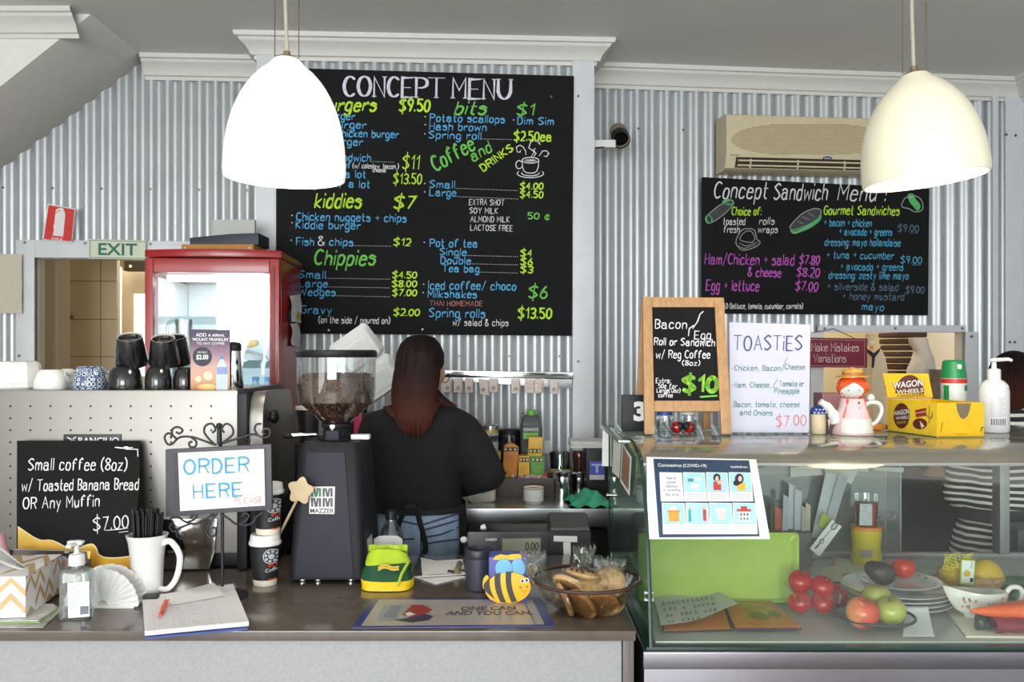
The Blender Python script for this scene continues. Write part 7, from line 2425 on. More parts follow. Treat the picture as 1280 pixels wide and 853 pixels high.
# dark cabinet added to darken the shaded wall behind the case; shelf clutter
DKB = mat('cabinet_shade', (34, 32, 31), .8, spec=.2, noise=.12)
b = B(); b.bx(.68, 2.62, 3.62, 4.20, 0, 1.03, DKB, .006)
solo('added_cabinet', b, 'dark low cabinet added for the shade behind the glass case', 'cabinet')
b = B(); b.bx(P(1253, 0, 2.95).x, P(1330, 0, 2.95).x, 2.86, 3.0, 0, P(0, 660, 2.9).z, mat('slate_box', (72, 72, 76), .5), .006)
solo('slate_cabinet', b, 'slate grey cabinet at the right edge behind the case', 'cabinet')
b = B()
random.seed(8)
for i in range(26):
    c = P(1140 + random.uniform(-18, 16), 604 + random.uniform(-14, 9), 3.70 + random.uniform(-.03, .05))
    c.z = max(c.z, 1.085)
    b.ell(c, (.03, .02, .014), mat('dark_leaf', (52, 56, 44), .6, noise=.3), rot=(random.random() * 3, random.random() * 3, random.random() * 3), n=8, k=6)
t2 = thing('herb_bunch', 'dark leafy bunch with a peach coloured fruit behind the case', 'plant', P(1140, 612, 3.7)); part('leaves', b, t2, kind='stuff')
b = B(); b.ell(P(1168, 598, 3.7), (.05, .05, .06), mat('peach_skin', (206, 160, 116), .6)); part('fruit', b, t2, 'peach coloured fruit')
# ---- stuck on the side glass and standing on top
STK = mat('taped_paper', (220, 220, 212), .8, noise=.05); PHO = mat('photo_brown', (140, 108, 84), .4, noise=.3, scale=40)
pz = PX.off(.003)
b = B(); b.pxprism([(752.5, 583), (765, 583), (765, 538), (753, 538)], zplane(2.74), .001, PAPER); solo('paper_note', b, 'plain white note at the back edge of the side glass', 'note')
b = B(); b.pxprism([(765.5, 590), (774, 598), (777, 545), (768, 534)], pz, .001, STK); solo('paper_note', b, 'curling paper note taped inside the side glass', 'note')
b = B(); b.pxprism([(775.5, 602), (787, 620), (789.5, 572), (778, 553)], pz, .001, STK); t2 = thing('photo_print', 'pale bordered brown photo taped to the side glass', 'photo', PX.at(*PX.uv(782, 620))); part('print', b, t2)
b = B(); fill_px(b, pz.off(.001), [(776.5, 599), (785.5, 613), (787.5, 574), (779, 558)], PHO); part('picture', b, t2, 'brown picture')
Z = 2.50
b = B(); b.bx(P(778, 0, Z).x, P(813, 0, Z).x, Z, Z + .03, TZ, P(0, 494, Z).z, BLACK, .003)
t2 = thing('number_sign', 'black table number block showing a white 3', 'sign', P(795, 540, Z)); part('block', b, t2)
b = B(); typeset(b, zplane(Z), '3', rectq(792, 502, 808, 527), PAPER, .05); part('digit', b, t2, 'white 3')
def lean2(px, yb, Zb_, yt, Zt_, z0=None):
    pl = lean(px, yb, Zb_, yt, Zt_)
    return pl
WOOD = mat('oak_frame', (190, 146, 100), .5, noise=.14, scale=22, stretch=(6, 6, 1))
pl = lean(860, 546, 2.345, 371, 2.43)
t = thing('easel_board', 'small wooden A-frame chalkboard offering a bacon and egg roll for $10', 'chalkboard', P(860, 546, 2.38))
for pts in ([(806, 543), (818.5, 543), (815, 371), (803.5, 371)], [(902, 543), (915, 543), (905, 372), (893, 372)]):
    b = B(); b.pxprism(pts, pl, -.018, WOOD, .002); part('leg', b, t)
for pts in ([(815.5, 384), (894, 384), (893.5, 372), (815, 371.5)], [(818, 514.5), (900.5, 514.5), (899.5, 501), (817.8, 501)]):
    b = B(); b.pxprism(pts, pl.off(-.002), -.014, WOOD, .002); part('rail', b, t)
b = B(); b.pxprism([(817, 502), (899, 502), (894, 383), (815, 383)], pl.off(-.006), -.006, CHALKBOARD); part('panel', b, t)
plk = lean(845, 540, 2.53, 372, 2.455)
for pts in ([(794, 537.5), (803, 537.5), (811, 380), (802, 380)], [(879, 537.5), (889, 537.5), (886, 380), (879, 380)]):
    b = B(); b.pxprism(pts, plk, -.014, WOOD, .002); part('rear_leg', b, t)
cur_pl = pl.off(-.0055); cur_b = B()
for a in (('Bacon', 819, 858, 411, 11, 1.7, 0), ('Egg', 868, 888, 424, 10, 1.6, 0), ('Roll or Sandwich', 817.8, 893, 431.5, 9, 1.6, 1.5), ('w/ Reg Coffee', 820, 887, 448, 9.5, 1.6, 0), ('(8oz)', 853, 874.5, 457, 6, 1.3, 0),
          ('Extra:', 820, 838, 479, 6, 1.2, 0), ('50~ for', 823, 846, 485.5, 5.2, 1.1, 0), ('Large(12oz)', 821, 850, 491, 5.2, 1.1, 0), ('coffee', 823, 840.5, 496.8, 5, 1.1, 0)):
    m_(*a[:5], CH_WHITE, a[5] * .8, .05, a[6])
strokes(cur_b, cur_pl, [[(860.5, 420), (861.5, 411), (867, 407), (866, 411), (872, 402), (875, 393), (879, 389.5)]], 1.5, CH_WHITE)
m_('$10', 854, 895, 489.5, 18, CH_GREEN, 5.4, .05, 0); m_('$10', 854, 895, 489.5, 18, L, 4.2, .05, 0)
strokes(cur_b, cur_pl, [[(875.5, 496.5), (896, 495)]], 3.4, CH_GREEN)
part('lettering', cur_b, t, 'white writing and lime price')
Zj = 2.47
for px, r_, yt, lb, cap in ((831, 11, 516, 'clear jar with a blue lid behind the easel legs', mat('lid_blue', (50, 84, 170), .4)), (861, 10, 516, 'clear jar with a white lid behind the ladybird shakers', WHITE)):
    x = mx(px, Zj + .06); r = r_ / F * Zj; h = EYE + (440 - yt) / F * (Zj + .06) - TZ
    t = thing('glass_jar', lb, 'jar', (x, Zj + .06, TZ))
    b = B(); b.lathe((x, Zj + .06, TZ), [(r * .9, 0), (r, .004), (r, h * .8), (r * .8, h * .9), (r * .8, h)], GLASS, 24, cap1=False); part('jar_body', b, t)
    b = B(); b.lathe((x, Zj + .06, TZ + h - .006), [(r * .85, 0), (r * .85, .012), (0, .013)], cap, 24); part('lid', b, t)
LBR = mat('ladybird_red', (190, 30, 30), .15, coat=.6)
for px, lb in ((846, 'left of two red and black ladybird shakers under the easel'), (861, 'right of two red and black ladybird shakers under the easel')):
    x = mx(px, 2.43); r = .0165
    t = thing('ladybird_shaker', lb, 'shaker', (x, 2.43, TZ), 'ladybird shakers')
    b = B(); b.ell((x, 2.43, TZ + r), (r, r, r), LBR); part('shell', b, t)
    b = B()
    s_ = -1 if px < 850 else 1
    b.ell((x - .006 * s_, 2.4235, TZ + r + .003), (.0115, .0115, .0125), INK); b.ell((x + .010 * s_, 2.418, TZ + r - .004), (.004, .0035, .004), INK); b.ell((x + .010 * s_, 2.419, TZ + r + .007), (.0035, .0035, .0035), INK)
    part('spots', b, t, 'black head and spots')
# toasties board
pl = lean(962, 544, 2.40, 404, 2.44)
t = thing('toasties_sign', 'white upright sheet headed TOASTIES in a clear stand', 'sign', P(962, 544, 2.41))
b = B(); b.pxprism([(913, 540.5), (1011, 541), (1013, 406), (911.5, 403)], pl, -.004, mat('sheet_white', (232, 231, 238), .5, noise=.02), .0005); part('sheet', b, t)
b = B(); b.pxprism([(911, 541.5), (1012, 541.5), (1013.5, 401.5), (911, 399.5)], pl.off(.0012), .002, clear('acrylic', (252, 252, 255), .02, edge=.2)); b.prism([pl.uv(912, 541.5), pl.uv(1012, 541.5), pl.uv(1012, 539.8), pl.uv(912, 539.8)], pl.off(.0035), -.06, clear('acrylic', (252, 252, 255), .02, edge=.2)); part('stand', b, t, 'clear acrylic stand')
PUR = mat('marker_violet', (66, 66, 140), .7); TEA = mat('marker_teal', (66, 138, 136), .7); MRD = mat('marker_red', (226, 120, 112), .7)
cur_pl = pl.off(.0006); cur_b = B()
m_('TOASTiES', 917, 1002, 438, 18, PUR, 1.8, .04, 0)
for a in (('Chicken, Bacon', 918, 975, 463.5), ('Cheese', 981, 1005.5, 462), ('Ham, Cheese,', 918, 963, 484.5), ('Tomato or', 974, 1004.5, 483), ('Pineapple', 968, 998.5, 492), ('Bacon, tomato, cheese', 917.5, 999, 509), ('and', 925, 938, 519), ('Onions', 942, 965, 519.5)):
    m_(*a, 6.5, TEA, .95, .08, 0)
m_('$7.00', 970, 1007, 533.5, 13, MRD, 1.2, .06, -1.5)
strokes(cur_b, cur_pl, [[(977, 465), (979, 458), (984, 447)], [(966, 486), (968, 480), (972, 474)]], .9, TEA)
for y in (461, 482, 508):
    strokes(cur_b, cur_pl, [[(914.5, y), (915.5, y)]], 1.5, MRD)
part('lettering', cur_b, t, 'hand lettering')
# shakers, mauve box, teapot
CRM = mat('cream_salt', (226, 206, 168), .5, noise=.05); DBL = mat('cobalt_lid', (46, 70, 150), .3)
x = mx(1022.5, 2.42); r = .0205
t = thing('salt_shaker', 'cream shaker with a spotted cobalt blue top beside the teapot', 'shaker', (x, 2.42, TZ))
b = B(); b.lathe((x, 2.42, TZ), [(r * .95, 0), (r, .003), (r, .052), (r * .95, .055)], CRM, 28); part('shaker_body', b, t)
b = B(); b.lathe((x, 2.42, TZ + .054), [(r * 1.05, 0), (r * 1.05, .006), (r * .85, .016), (r * .4, .022), (0, .023)], DBL, 28); part('lid', b, t, 'blue domed top')
b = B()
for a in (-2.4, -1.9, -1.4, -.9):
    for q in (.004, .013):
        rr = r * (1.06 if q < .006 else .93)
        b.ell((x + rr * math.cos(a + q * 20), 2.42 + rr * math.sin(a + q * 20), TZ + .054 + q), (.0026, .0026, .0022), WHITE, n=8, k=6)
part('dots', b, t, 'white dots', kind='stuff')
x = mx(1038, 2.45)
t = thing('pepper_shaker', 'small glass shaker with metal top hidden beside the teapot spout', 'shaker', (x, 2.46, TZ))
b = B(); b.lathe((x, 2.46, TZ), [(.012, 0), (.014, .004), (.012, .04)], GLASS, 20); part('shaker_body', b, t)
b = B(); b.lathe((x, 2.46, TZ + .04), [(.013, 0), (.013, .012), (.008, .018), (0, .019)], CHROME, 20); part('lid', b, t)
b = B(); b.bx(mx(1022, 2.62), mx(1049, 2.62), 2.58, 2.66, TZ, P(0, 492, 2.58).z, mat('mauve_box', (182, 128, 136), .5, noise=.12, scale=50, stretch=(3, 3, .2)), .004)
solo('mauve_box', b, 'mauve striped box behind the teapot spout', 'box')
b = B(); b.bx(mx(1094, 2.5), mx(1112, 2.5), 2.53, 2.58, TZ, TZ + .018, OR_, .002); solo('orange_packet', b, 'flat orange packet between the teapot and the yellow box', 'packet')
Zt = 2.40
x = mx(1066, Zt)
TPK = mat('teapot_pink', (242, 206, 210), .15, coat=.6, noise=.02); TWH = mat('teapot_white', (240, 238, 228), .15, coat=.6, noise=.02); THR = mat('teapot_orange', (240, 92, 36), .2, coat=.5); THT = mat('teapot_straw', (222, 158, 70), .3, coat=.3)
t = thing('doll_teapot', 'ceramic teapot shaped as a red-haired girl in a straw hat', 'teapot', (x, Zt, TZ))
s_ = Zt / F
def zy(y): return EYE + (440 - y) * s_ - TZ
b = B(); b.lathe((x, Zt, TZ), [(24.5 * s_, 0), (25 * s_, .003), (23 * s_, zy(535)), (21 * s_, zy(522)), (16.5 * s_, zy(508)), (14.5 * s_, zy(498)), (0, zy(497))], TPK, 40); part('pot_body', b, t)
b = B()
rows = []
for i in range(7):
    f = i / 6; y = 540 - 17 * f; rr = (23.9 - 2.6 * f + .8) * s_
    rows.append([Vector((x + rr * math.sin(a), Zt - rr * math.cos(a), TZ + zy(y))) for a in [-.95 + 1.9 * k / 14 for k in range(15)]])
b.grid(rows, TWH); part('apron', b, t, 'white apron')
b = B(); b.ell((x, Zt, TZ + zy(484)), (19.8 * s_, 19 * s_, 15.5 * s_), THR, n=28, k=18); part('head', b, t, 'orange-red hair')
b = B()
def onhead(px, py, off=.0012):
    dx = mx(px, Zt - .03) - x; dz = EYE + (440 - py) / F * (Zt - .03) - (TZ + zy(484))
    q = 1 - (dx / (19.8 * s_)) ** 2 - (dz / (15.5 * s_)) ** 2
    return Vector((x + dx, Zt - 19 * s_ * math.sqrt(max(0, q)) - off, TZ + zy(484) + dz))
rows = []
for i in range(9):
    y = 478.5 + i * 2.4
    hw = [1, 4.5, 8, 11, 12.5, 12.5, 11.5, 9.5, 7][i]
    rows.append([onhead(1066 + hw * (-1 + k / 4), y) for k in range(9)])
b.grid(rows, TWH)
fc_ = part('face', b, t, 'white painted face')
b = B()
for px in (1060, 1072):
    b.ell(onhead(px, 488, .0015), (.0024, .0012, .0024), mat('face_blue', (110, 150, 190), .4), n=10, k=6)
for px in (1056.5, 1075.5):
    b.ell(onhead(px, 494, .0012), (.004, .001, .0025), mat('face_blush', (240, 196, 190), .5), n=10, k=6)
b.tube([onhead(1061 + k * 1.25, 495.5 + 1.8 * math.sin(PI * k / 8), .0015) for k in range(9)], .0006, REDINK, 6)
part('features', b, fc_, 'tiny eyes and smile')
b = B(); b.lathe((x, Zt, TZ + zy(471.5)), [(20.5 * s_, 0), (20.5 * s_, .003), (13 * s_, .0055), (12.5 * s_, .016), (10.5 * s_, .0215), (3 * s_, .023), (2.5 * s_, .026), (0, .027)], THT, 32, M=Euler((0, -.04, 0)).to_matrix()); b.lathe((x, Zt, TZ + zy(471.5) + .006), [(13.2 * s_, 0), (12.9 * s_, .006)], mat('hat_band', (170, 110, 50), .4), 32, cap0=False, cap1=False); part('hat_lid', b, t, 'straw hat lid')
b = B()
for sx in (-1, 1):
    for k in range(7):
        y = 500 + k * 3.3; rr = (14.6 + (k > 2) * (k - 2) * 1.2) * s_
        a = sx * (.78 + .02 * k)
        b.ell((x + rr * math.sin(a), Zt - rr * math.cos(a), TZ + zy(y)), (.0045, .004, .0042), THR, n=10, k=6)
for y in (503, 510):
    b.ell((x + .003, Zt - (14.9 + (510 - 503) * .2) * s_, TZ + zy(y)), (.0032, .0018, .0032), mat('button_mauve', (130, 60, 80), .4), n=10, k=6)
part('plaits', b, t, 'orange plaits and buttons')
b = B(); b.tube(spline([P(1046, 528, Zt), P(1042, 519, Zt), P(1035, 509, Zt), P(1025, 502, Zt)], 5), [8 * s_] * 3 + [7 * s_] * 4 + [5.5 * s_] * 5 + [4.2 * s_] * 4, TWH, 14); part('spout', b, t, 'white spout')
b = B(); b.tube(spline([P(1080, 508, Zt), P(1088, 503.5, Zt), P(1099, 505, Zt), P(1102, 515, Zt), P(1096, 527, Zt), P(1086, 533, Zt)], 6), 2.6 * s_, TWH, 10); b.ell(P(1088, 498, Zt + .02), (.012, .012, .012), TWH); part('handle', b, t, 'white handle')
# yellow biscuit box
n0, l0, r0 = Vector((1.117, 2.312, TZ)), Vector((1.068, 2.50, TZ)), Vector((1.246, 2.324, TZ))
bk = l0 + (r0 - n0); hB = .091
YB = mat('box_yellow', (244, 194, 24), .4, noise=.05); YBL = mat('box_yellow_light', (246, 206, 50), .4, noise=.05); BRN = mat('box_brown', (96, 44, 36), .45); GRY = mat('box_inside_grey', (124, 112, 92), .8); GRB2 = mat('box_green', (44, 110, 70), .5)
t = thing('biscuit_box', 'open yellow WAGON WHEELS carton with its lid raised', 'box', (n0 + bk) / 2)
H_ = Vector((0, 0, hB))
b = B()
def wall(p, q, h0, h1, m):
    d = (q - p).normalized(); nn = Vector((d.y, -d.x, 0)) * .001
    b.loft([[p - nn, q - nn, q + nn, p + nn], [p - nn + Vector((0, 0, h0)), q - nn + Vector((0, 0, h1)), q + nn + Vector((0, 0, h1)), p + nn + Vector((0, 0, h0))]], m)
wall(l0, n0, hB, hB, YBL); wall(n0, r0, hB, hB, YB); wall(r0, bk, hB, hB, YB); wall(bk, l0, hB, hB, YBL)
b.raw([l0 + Vector((0, 0, .001)), n0 + Vector((0, 0, .001)), r0 + Vector((0, 0, .001)), bk + Vector((0, 0, .001))], [(0, 1, 2, 3)], GRY)
part('carton', b, t)
PLF = Plane(l0 + Vector((-.0012, -.0003, 0)), n0 - l0, UP); PRF = Plane(n0 + Vector((0, -.0012, 0)), r0 - n0, UP)
b = B(); pc_ = Plane(l0 + H_, bk - l0, Vector((-.06, .03, .5)))
b.pxprism([(1109.5, 497), (1166, 497), (1160, 467.3), (1103, 467)], pc_, .0015, YB); cd = part('lid_flap', b, t)
b = B(); pk = pc_.off(.0018)
fill_px(b, pk, circle_px(1137, 492, 18, 23, 24, PI, 2 * PI), BRN)
def wheels(b, pl, x0, y0, sx, sy, rot=0):
    ps = [(0, .30), (1, 0)]
    typeset(b, pl, 'WAGON', [(x0, y0 + .22 * sy), (x0 + sx, y0), (x0 + sx, y0 + .46 * sy), (x0, y0 + .64 * sy)], INK, .06, .0006); typeset(b, pl, 'WAGON', [(x0 + .02 * sx, y0 + .22 * sy), (x0 + sx * .98, y0 + .01), (x0 + sx * .98, y0 + .43 * sy), (x0 + .02 * sx, y0 + .61 * sy)], WHITE, .02, .0012)
    typeset(b, pl, 'WHEELS', [(x0 + .12 * sx, y0 + .68 * sy), (x0 + sx * 1.02, y0 + .54 * sy), (x0 + sx * 1.02, y0 + .84 * sy), (x0 + .12 * sx, y0 + .96 * sy)], INK, .06, .0006); typeset(b, pl, 'WHEELS', [(x0 + .14 * sx, y0 + .69 * sy), (x0 + sx, y0 + .56 * sy), (x0 + sx, y0 + .82 * sy), (x0 + .14 * sx, y0 + .94 * sy)], WHITE, .01, .0012)
wheels(b, pk, 1115, 474, 39, 20)
typeset(b, pk, 'ORIGINAL', [(1121, 494), (1156, 491.5), (1156.5, 495.8), (1121, 496.5)], INK, .0, .001)
part('print', b, cd, 'brown wheel and white lettering')
b = B()
fill_px(b, PLF, circle_px(1127, 520, 10, 16, 24)[:-1], BRN, .0004)
wheels(b, PLF, 1117, 511, 20, 15)
typeset(b, PLF, 'ORIGINAL', [(1121, 527.5), (1134, 526), (1133, 529), (1121, 530.5)], mat('print_gold', (226, 190, 70), .5), 0, .0008)
fill_px(b, PLF, [(1144, 513), (1158, 510), (1158, 520), (1145, 522)], mat('print_maroon', (150, 50, 44), .5), .0004); strokes(b, PLF, [[(1144.5, 517), (1158, 514.5)]], 1.4, mat('print_cream', (236, 210, 160), .5), .0008)
fill_px(b, PLF, circle_px(1150, 530, 9, 7, 20)[:-1], BRN, .0004); fill_px(b, PLF, [(1150, 526), (1156, 533), (1152, 536)], mat('print_cream', (236, 210, 160), .5), .0008)
strokes(b, PLF, [[(1161.5, 529), (1162, 508)], [(1162, 522), (1157.5, 519), (1157.5, 514)], [(1162, 524), (1165.5, 521), (1165.5, 515)]], 1.7, GRB2, .0008)
strokes(b, PLF, [[(1110.5, 538.6), (1171, 546.6)]], 1.6, GRB2, .0006)
part('side_print', b, t, 'printed logo, biscuit and cactus')
b = B(); fill_px(b, PRF, [(1195, 504.5), (1213.5, 504.5), (1212, 513), (1209, 521), (1204, 524.5), (1200, 522), (1196.5, 514)], GRY, .0006)
strokes(b, PRF, [[(1173, 546.2), (1230.5, 545.8)]], 1.0, GRB2, .0006); strokes(b, PRF, [[(1176, 540), (1178, 528)], [(1226, 540), (1227, 535), (1230, 534)]], 1.2, INK, .0006); strokes(b, PRF, [[(1194, 543), (1209, 543)]], .7, INK, .0006)
part('cut_out', b, t, 'grey thumb cut-out')
# spray can and pump bottle
Z = 2.57; x = mx(1192, Z); r = 15 / F * Z
t = thing('spray_can', 'white aerosol can with green cap behind the yellow box', 'can', (x, Z, TZ))
h = EYE + (440 - 473) / F * Z - TZ
CGR = mat('cap_green', (30, 140, 76), .35)
b = B(); b.lathe((x, Z, TZ), [(r * .95, 0), (r, .004), (r, h)], mat('can_white', (228, 232, 226), .3), 32); part('can_body', b, t)
b = B(); b.lathe((x, Z, TZ + h), [(r * .99, 0), (r * .97, .01), (r * .86, .048), (r * .7, .053), (0, .0535)], CGR, 32); b.box((x, Z - r * .86, TZ + h + .034), (.012, .012, .014), CH_WHITE, .003); part('cap', b, t, 'green cap')
b = B(); b.lathe((x, Z, TZ + h - .014), [(r + .0005, 0), (r + .0005, .013)], mat('can_red_band', (208, 50, 44), .4), 32, cap0=False, cap1=False)
rows = [[Vector((x + (r + .0006) * math.sin(a), Z - (r + .0006) * math.cos(a), TZ + z)) for a in [q0 + .5 * k / 5 for k in range(6)]] for z in (0.03, h - .02) for q0 in (-1.3,)]
b.grid(rows, CGR)
rows = [[Vector((x + (r + .0006) * math.sin(a), Z - (r + .0006) * math.cos(a), TZ + z)) for a in [.45 + .8 * k / 5 for k in range(6)]] for z in (h - .036, h - .02)]
b.grid(rows, CGR)
part('label', b, t, 'red band and green label')
Z = 2.47; x = mx(1242.5, Z); r = 17.5 / F * Z
t = thing('pump_bottle', 'white pump bottle of lotion at the right end of the case top', 'bottle', (x, Z, TZ))
h = EYE + (440 - 476) / F * Z - TZ
b = B(); b.lathe((x, Z, TZ), [(r * .94, 0), (r, .005), (r, h * .78), (r * .93, h * .9), (r * .7, h * .98), (r * .4, h + .004)], mat('bottle_white', (238, 238, 240), .3, noise=.02), 36); part('bottle_body', b, t)
b = B(); b.lathe((x, Z, TZ + h + .002), [(r * .44, 0), (r * .44, .028), (r * .36, .031), (.007, .032), (.006, .05)], WHITE, 24); b.lathe((x, Z, TZ + h + .052), [(.007, 0), (.012, .003), (.011, .01), (0, .011)], WHITE, 20); b.tube([(x, Z, TZ + h + .058), (x + .035, Z - .01, TZ + h + .060), (x + .044, Z - .012, TZ + h + .056)], [.006, .005, .004], WHITE, 8); part('pump', b, t, 'white pump head')
b = B()
def oncyl(px, py, off=0):
    dx = max(-r * .98, min(r * .98, (px - 640) / F * (Z - r) - x))
    return Vector((x + dx, Z - math.sqrt((r + .0005 + off) ** 2 - dx * dx), EYE + (440 - py) / F * (Z - r)))
GRL = mat('label_grey', (150, 152, 160), .6)
for k in range(11):
    y = 497 + k * 2.3
    typeset(b, oncyl, 'IIIIIIIIIIIIII', rectq(1240, y, 1257 - (k % 3) * 2, y + 1), GRL, 0, .0002)
typeset(b, oncyl, 'IIIIIIII', rectq(1241, 524, 1257, 532), INK, 0, .0003)
part('label', b, t, 'fine grey print and barcode')
# ---- health poster on the front glass
def gl(px, py, off=0.0):
    d = ray(px, py)
    for (y0, z0), (y1, z1) in zip(GP, GP[1:]):
        den = d.z * (y1 - y0) - (z1 - z0)
        k = ((z0 - EYE) * (y1 - y0) - y0 * (z1 - z0)) / den
        if y0 - 1e-4 <= k <= y1 + 1e-4:
            q = Vector((0, -(z1 - z0), (y1 - y0))).normalized()
            return Vector((d.x * k, k, EYE + d.z * k)) + q * (off + .0035)
    return Vector((d.x * 1.9, 1.9, EYE + d.z * 1.9)) + Vector((0, -off - .0012, 0))
def glq(b, quad, m, off, n=8):
    tl, tr, br, bl = [Vector((*p, 0)) for p in quad]
    b.grid([[gl(*((tl * (1 - u) + tr * u) * (1 - v) + (bl * (1 - u) + br * u) * v)[:2], off) for u in [k / n for k in range(n + 1)]] for v in [k / n for k in range(n + 1)]], m)
t = thing('health_poster', 'blue Coronavirus (COVID-19) health poster stuck on the curved case glass', 'poster', gl(880, 675))
b = B(); glq(b, [(808, 573), (945, 576), (962, 674.5), (809, 674.5)], PAPER, 0); part('sheet', b, t)
PNV = mat('poster_navy', (42, 66, 96), .6); PCY = mat('poster_cyan', (176, 222, 232), .6)
b = B(); glq(b, [(816.5, 575.5), (936, 577.5), (949, 671), (823.5, 672.5)], PNV, .0005)
cells = [[(824, 852), (853.3, 880.7), (882, 909), (910.3, 938.5)], [(826.8, 855.5), (856.5, 884.8), (885.8, 914), (915, 944)]]
for r_, (y0, y1) in enumerate(((592, 628), (629.5, 668.5))):
    for c_, (x0, x1) in enumerate(cells[r_]):
        sk = 2.6
        glq(b, [(x0, y0), (x1, y0 + .5), (x1 + sk, y1), (x0 + sk * .6, y1)], PAPER, .0009, 3)
        if (r_, c_) != (0, 0):
            glq(b, [(x0 + 1, y0 + 1), (x1 - 1, y0 + 1.5), (x1 + sk - 2, y0 + (y1 - y0) * .68), (x0 + sk * .5 + 1, y0 + (y1 - y0) * .68)], PCY, .0013, 3)
            for k in range(3):
                yy = y0 + (y1 - y0) * (.74 + k * .07)
                typeset(b, gl, 'IIIIIIIIIIII', rectq(x0 + 5, yy, x1 - 2, yy + 1.2), GRL, 0, .0013)
part('print_panel', b, t, 'navy panel of eight pictures')
b = B()
typeset(b, gl, 'Coronavirus (COVID-19)', [(822, 581.3), (882.5, 582.3), (883, 587.2), (822.5, 586.6)], WHITE, .02, .0011)
typeset(b, gl, 'healthdirect', [(913, 584), (933.5, 584.4), (934, 587), (913.3, 586.8)], WHITE, .02, .0011)
for i, tx in enumerate(('How to', 'avoid', 'infection', 'or spreading', 'the virus')):
    w_ = [6, 5, 7.5, 11, 8.5][i]
    typeset(b, gl, tx, rectq(838.5 + i * .3 - w_, 597.5 + i * 5, 838.5 + i * .3 + w_, 601 + i * 5), PNV, 0, .0013)
part('lettering', b, t, 'white title and navy text')
b = B()
pics = []
def pq_(x0, y0, x1, y1, c_, sk=0.5): glq(b, [(x0, y0), (x1, y0), (x1 + sk, y1), (x0 + sk, y1)], mat('pic_%d_%d_%d' % c_, c_, .6), .0017, 2)
def pe_(x0, y0, x1, y1, c_): b.raw([gl((x0 + x1) / 2 + (x1 - x0) / 2 * math.cos(k * PI / 7), (y0 + y1) / 2 + (y1 - y0) / 2 * math.sin(k * PI / 7), .002) for k in range(14)], [tuple(range(14))], mat('pic_%d_%d_%d' % c_, c_, .6))
OR2, RD2, DK2, PK2, YL2, TL2 = (226, 164, 70), (198, 70, 66), (44, 42, 60), (236, 190, 176), (240, 188, 60), (70, 160, 170)
pq_(859, 600, 866, 604, TL2); pq_(863, 606, 873, 612, (232, 226, 206)); pq_(867, 598, 876, 603, (214, 228, 236))
pe_(891, 594, 900, 604, DK2); pe_(893.5, 597, 898, 604, PK2); pq_(891, 604, 900.5, 614, RD2); pq_(896, 602, 902, 607, PK2)
pe_(918, 594, 929, 607, DK2); pe_(922, 597, 927, 604, PK2); pq_(921, 605, 931, 614, YL2); pe_(916, 602, 924, 609, DK2)
pq_(835, 641, 848, 653, OR2); pq_(833.5, 639, 849, 641.5, (226, 150, 50)); pe_(837, 633.5, 846, 639, (240, 240, 240))
pq_(860, 638, 863, 653, TL2); pq_(878, 638, 882, 652, RD2); pe_(860, 633.5, 864, 638, PK2); pe_(877, 633.5, 881, 638, PK2)
pq_(893, 636, 907, 642, (240, 222, 216)); pe_(896, 640, 906, 652, (236, 214, 210))
pq_(922, 640, 936, 653, (240, 232, 222)); pq_(920, 637.5, 938, 640.5, RD2); pq_(925, 634, 933, 637.5, RD2)
for k in range(3):
    pq_(924.5 + k * 4, 642.5, 926.5 + k * 4, 645.5, (70, 90, 140)); pq_(924.5 + k * 4, 648, 926.5 + k * 4, 651, (70, 90, 140))
part('pictures', b, t, 'small coloured pictures')
# ---- inside the case
def fl_(px, py, z=FZ): return cpt(px, py, z)
def flat2(pts, z): return [(fl_(*p, z).x, fl_(*p, z).y) for p in pts]
def HP(z): return Plane((0, 0, z), (1, 0, 0), (0, 1, 0))
LIME = mat('lime_tray', (168, 194, 88), .3, noise=.04)
pl = lean(890, 757, 2.20, 667, 2.285)
t = thing('lime_tray', 'lime green rectangular tray leaning upright inside the case', 'tray', P(890, 757, 2.24))
b = B()
def rr_px(x0, y0, x1, y1, r, n=4):
    pts = []
    for cx, cy, a0 in ((x1 - r, y1 - r, 0), (x0 + r, y1 - r, PI / 2), (x0 + r, y0 + r, PI), (x1 - r, y0 + r, 1.5 * PI)):
        pts += [(cx + r * math.cos(a0 + PI / 2 * k / n), cy + r * math.sin(a0 + PI / 2 * k / n)) for k in range(n + 1)]
    return pts
def plv(p, off): return pl.at(*pl.uv(*p), off)
R_ = [[plv(p, o) for p in rr_px(*q)] for q, o in (((797, 667, 998, 755, 6), 0), ((797.5, 667.5, 997.5, 754.5, 6), .010), ((800, 670, 994, 753, 5), .010), ((808, 681, 983, 743, 4), -.012))]
b.loft(R_, LIME, cap=False); b.raw(R_[-1], [tuple(range(len(R_[-1])))], LIME); b.raw(R_[0], [tuple(range(len(R_[0])))], LIME)
part('tray_body', b, t, sharp=30)
PLM = mat('placemat_orange', (206, 126, 50), .4, noise=.12, scale=12); PLE = mat('placemat_edge', (60, 44, 60), .5); FRU = mat('placemat_fruit', (186, 156, 70), .45, noise=.25, scale=30); FRG = mat('placemat_leaf', (130, 128, 56), .45, noise=.2)
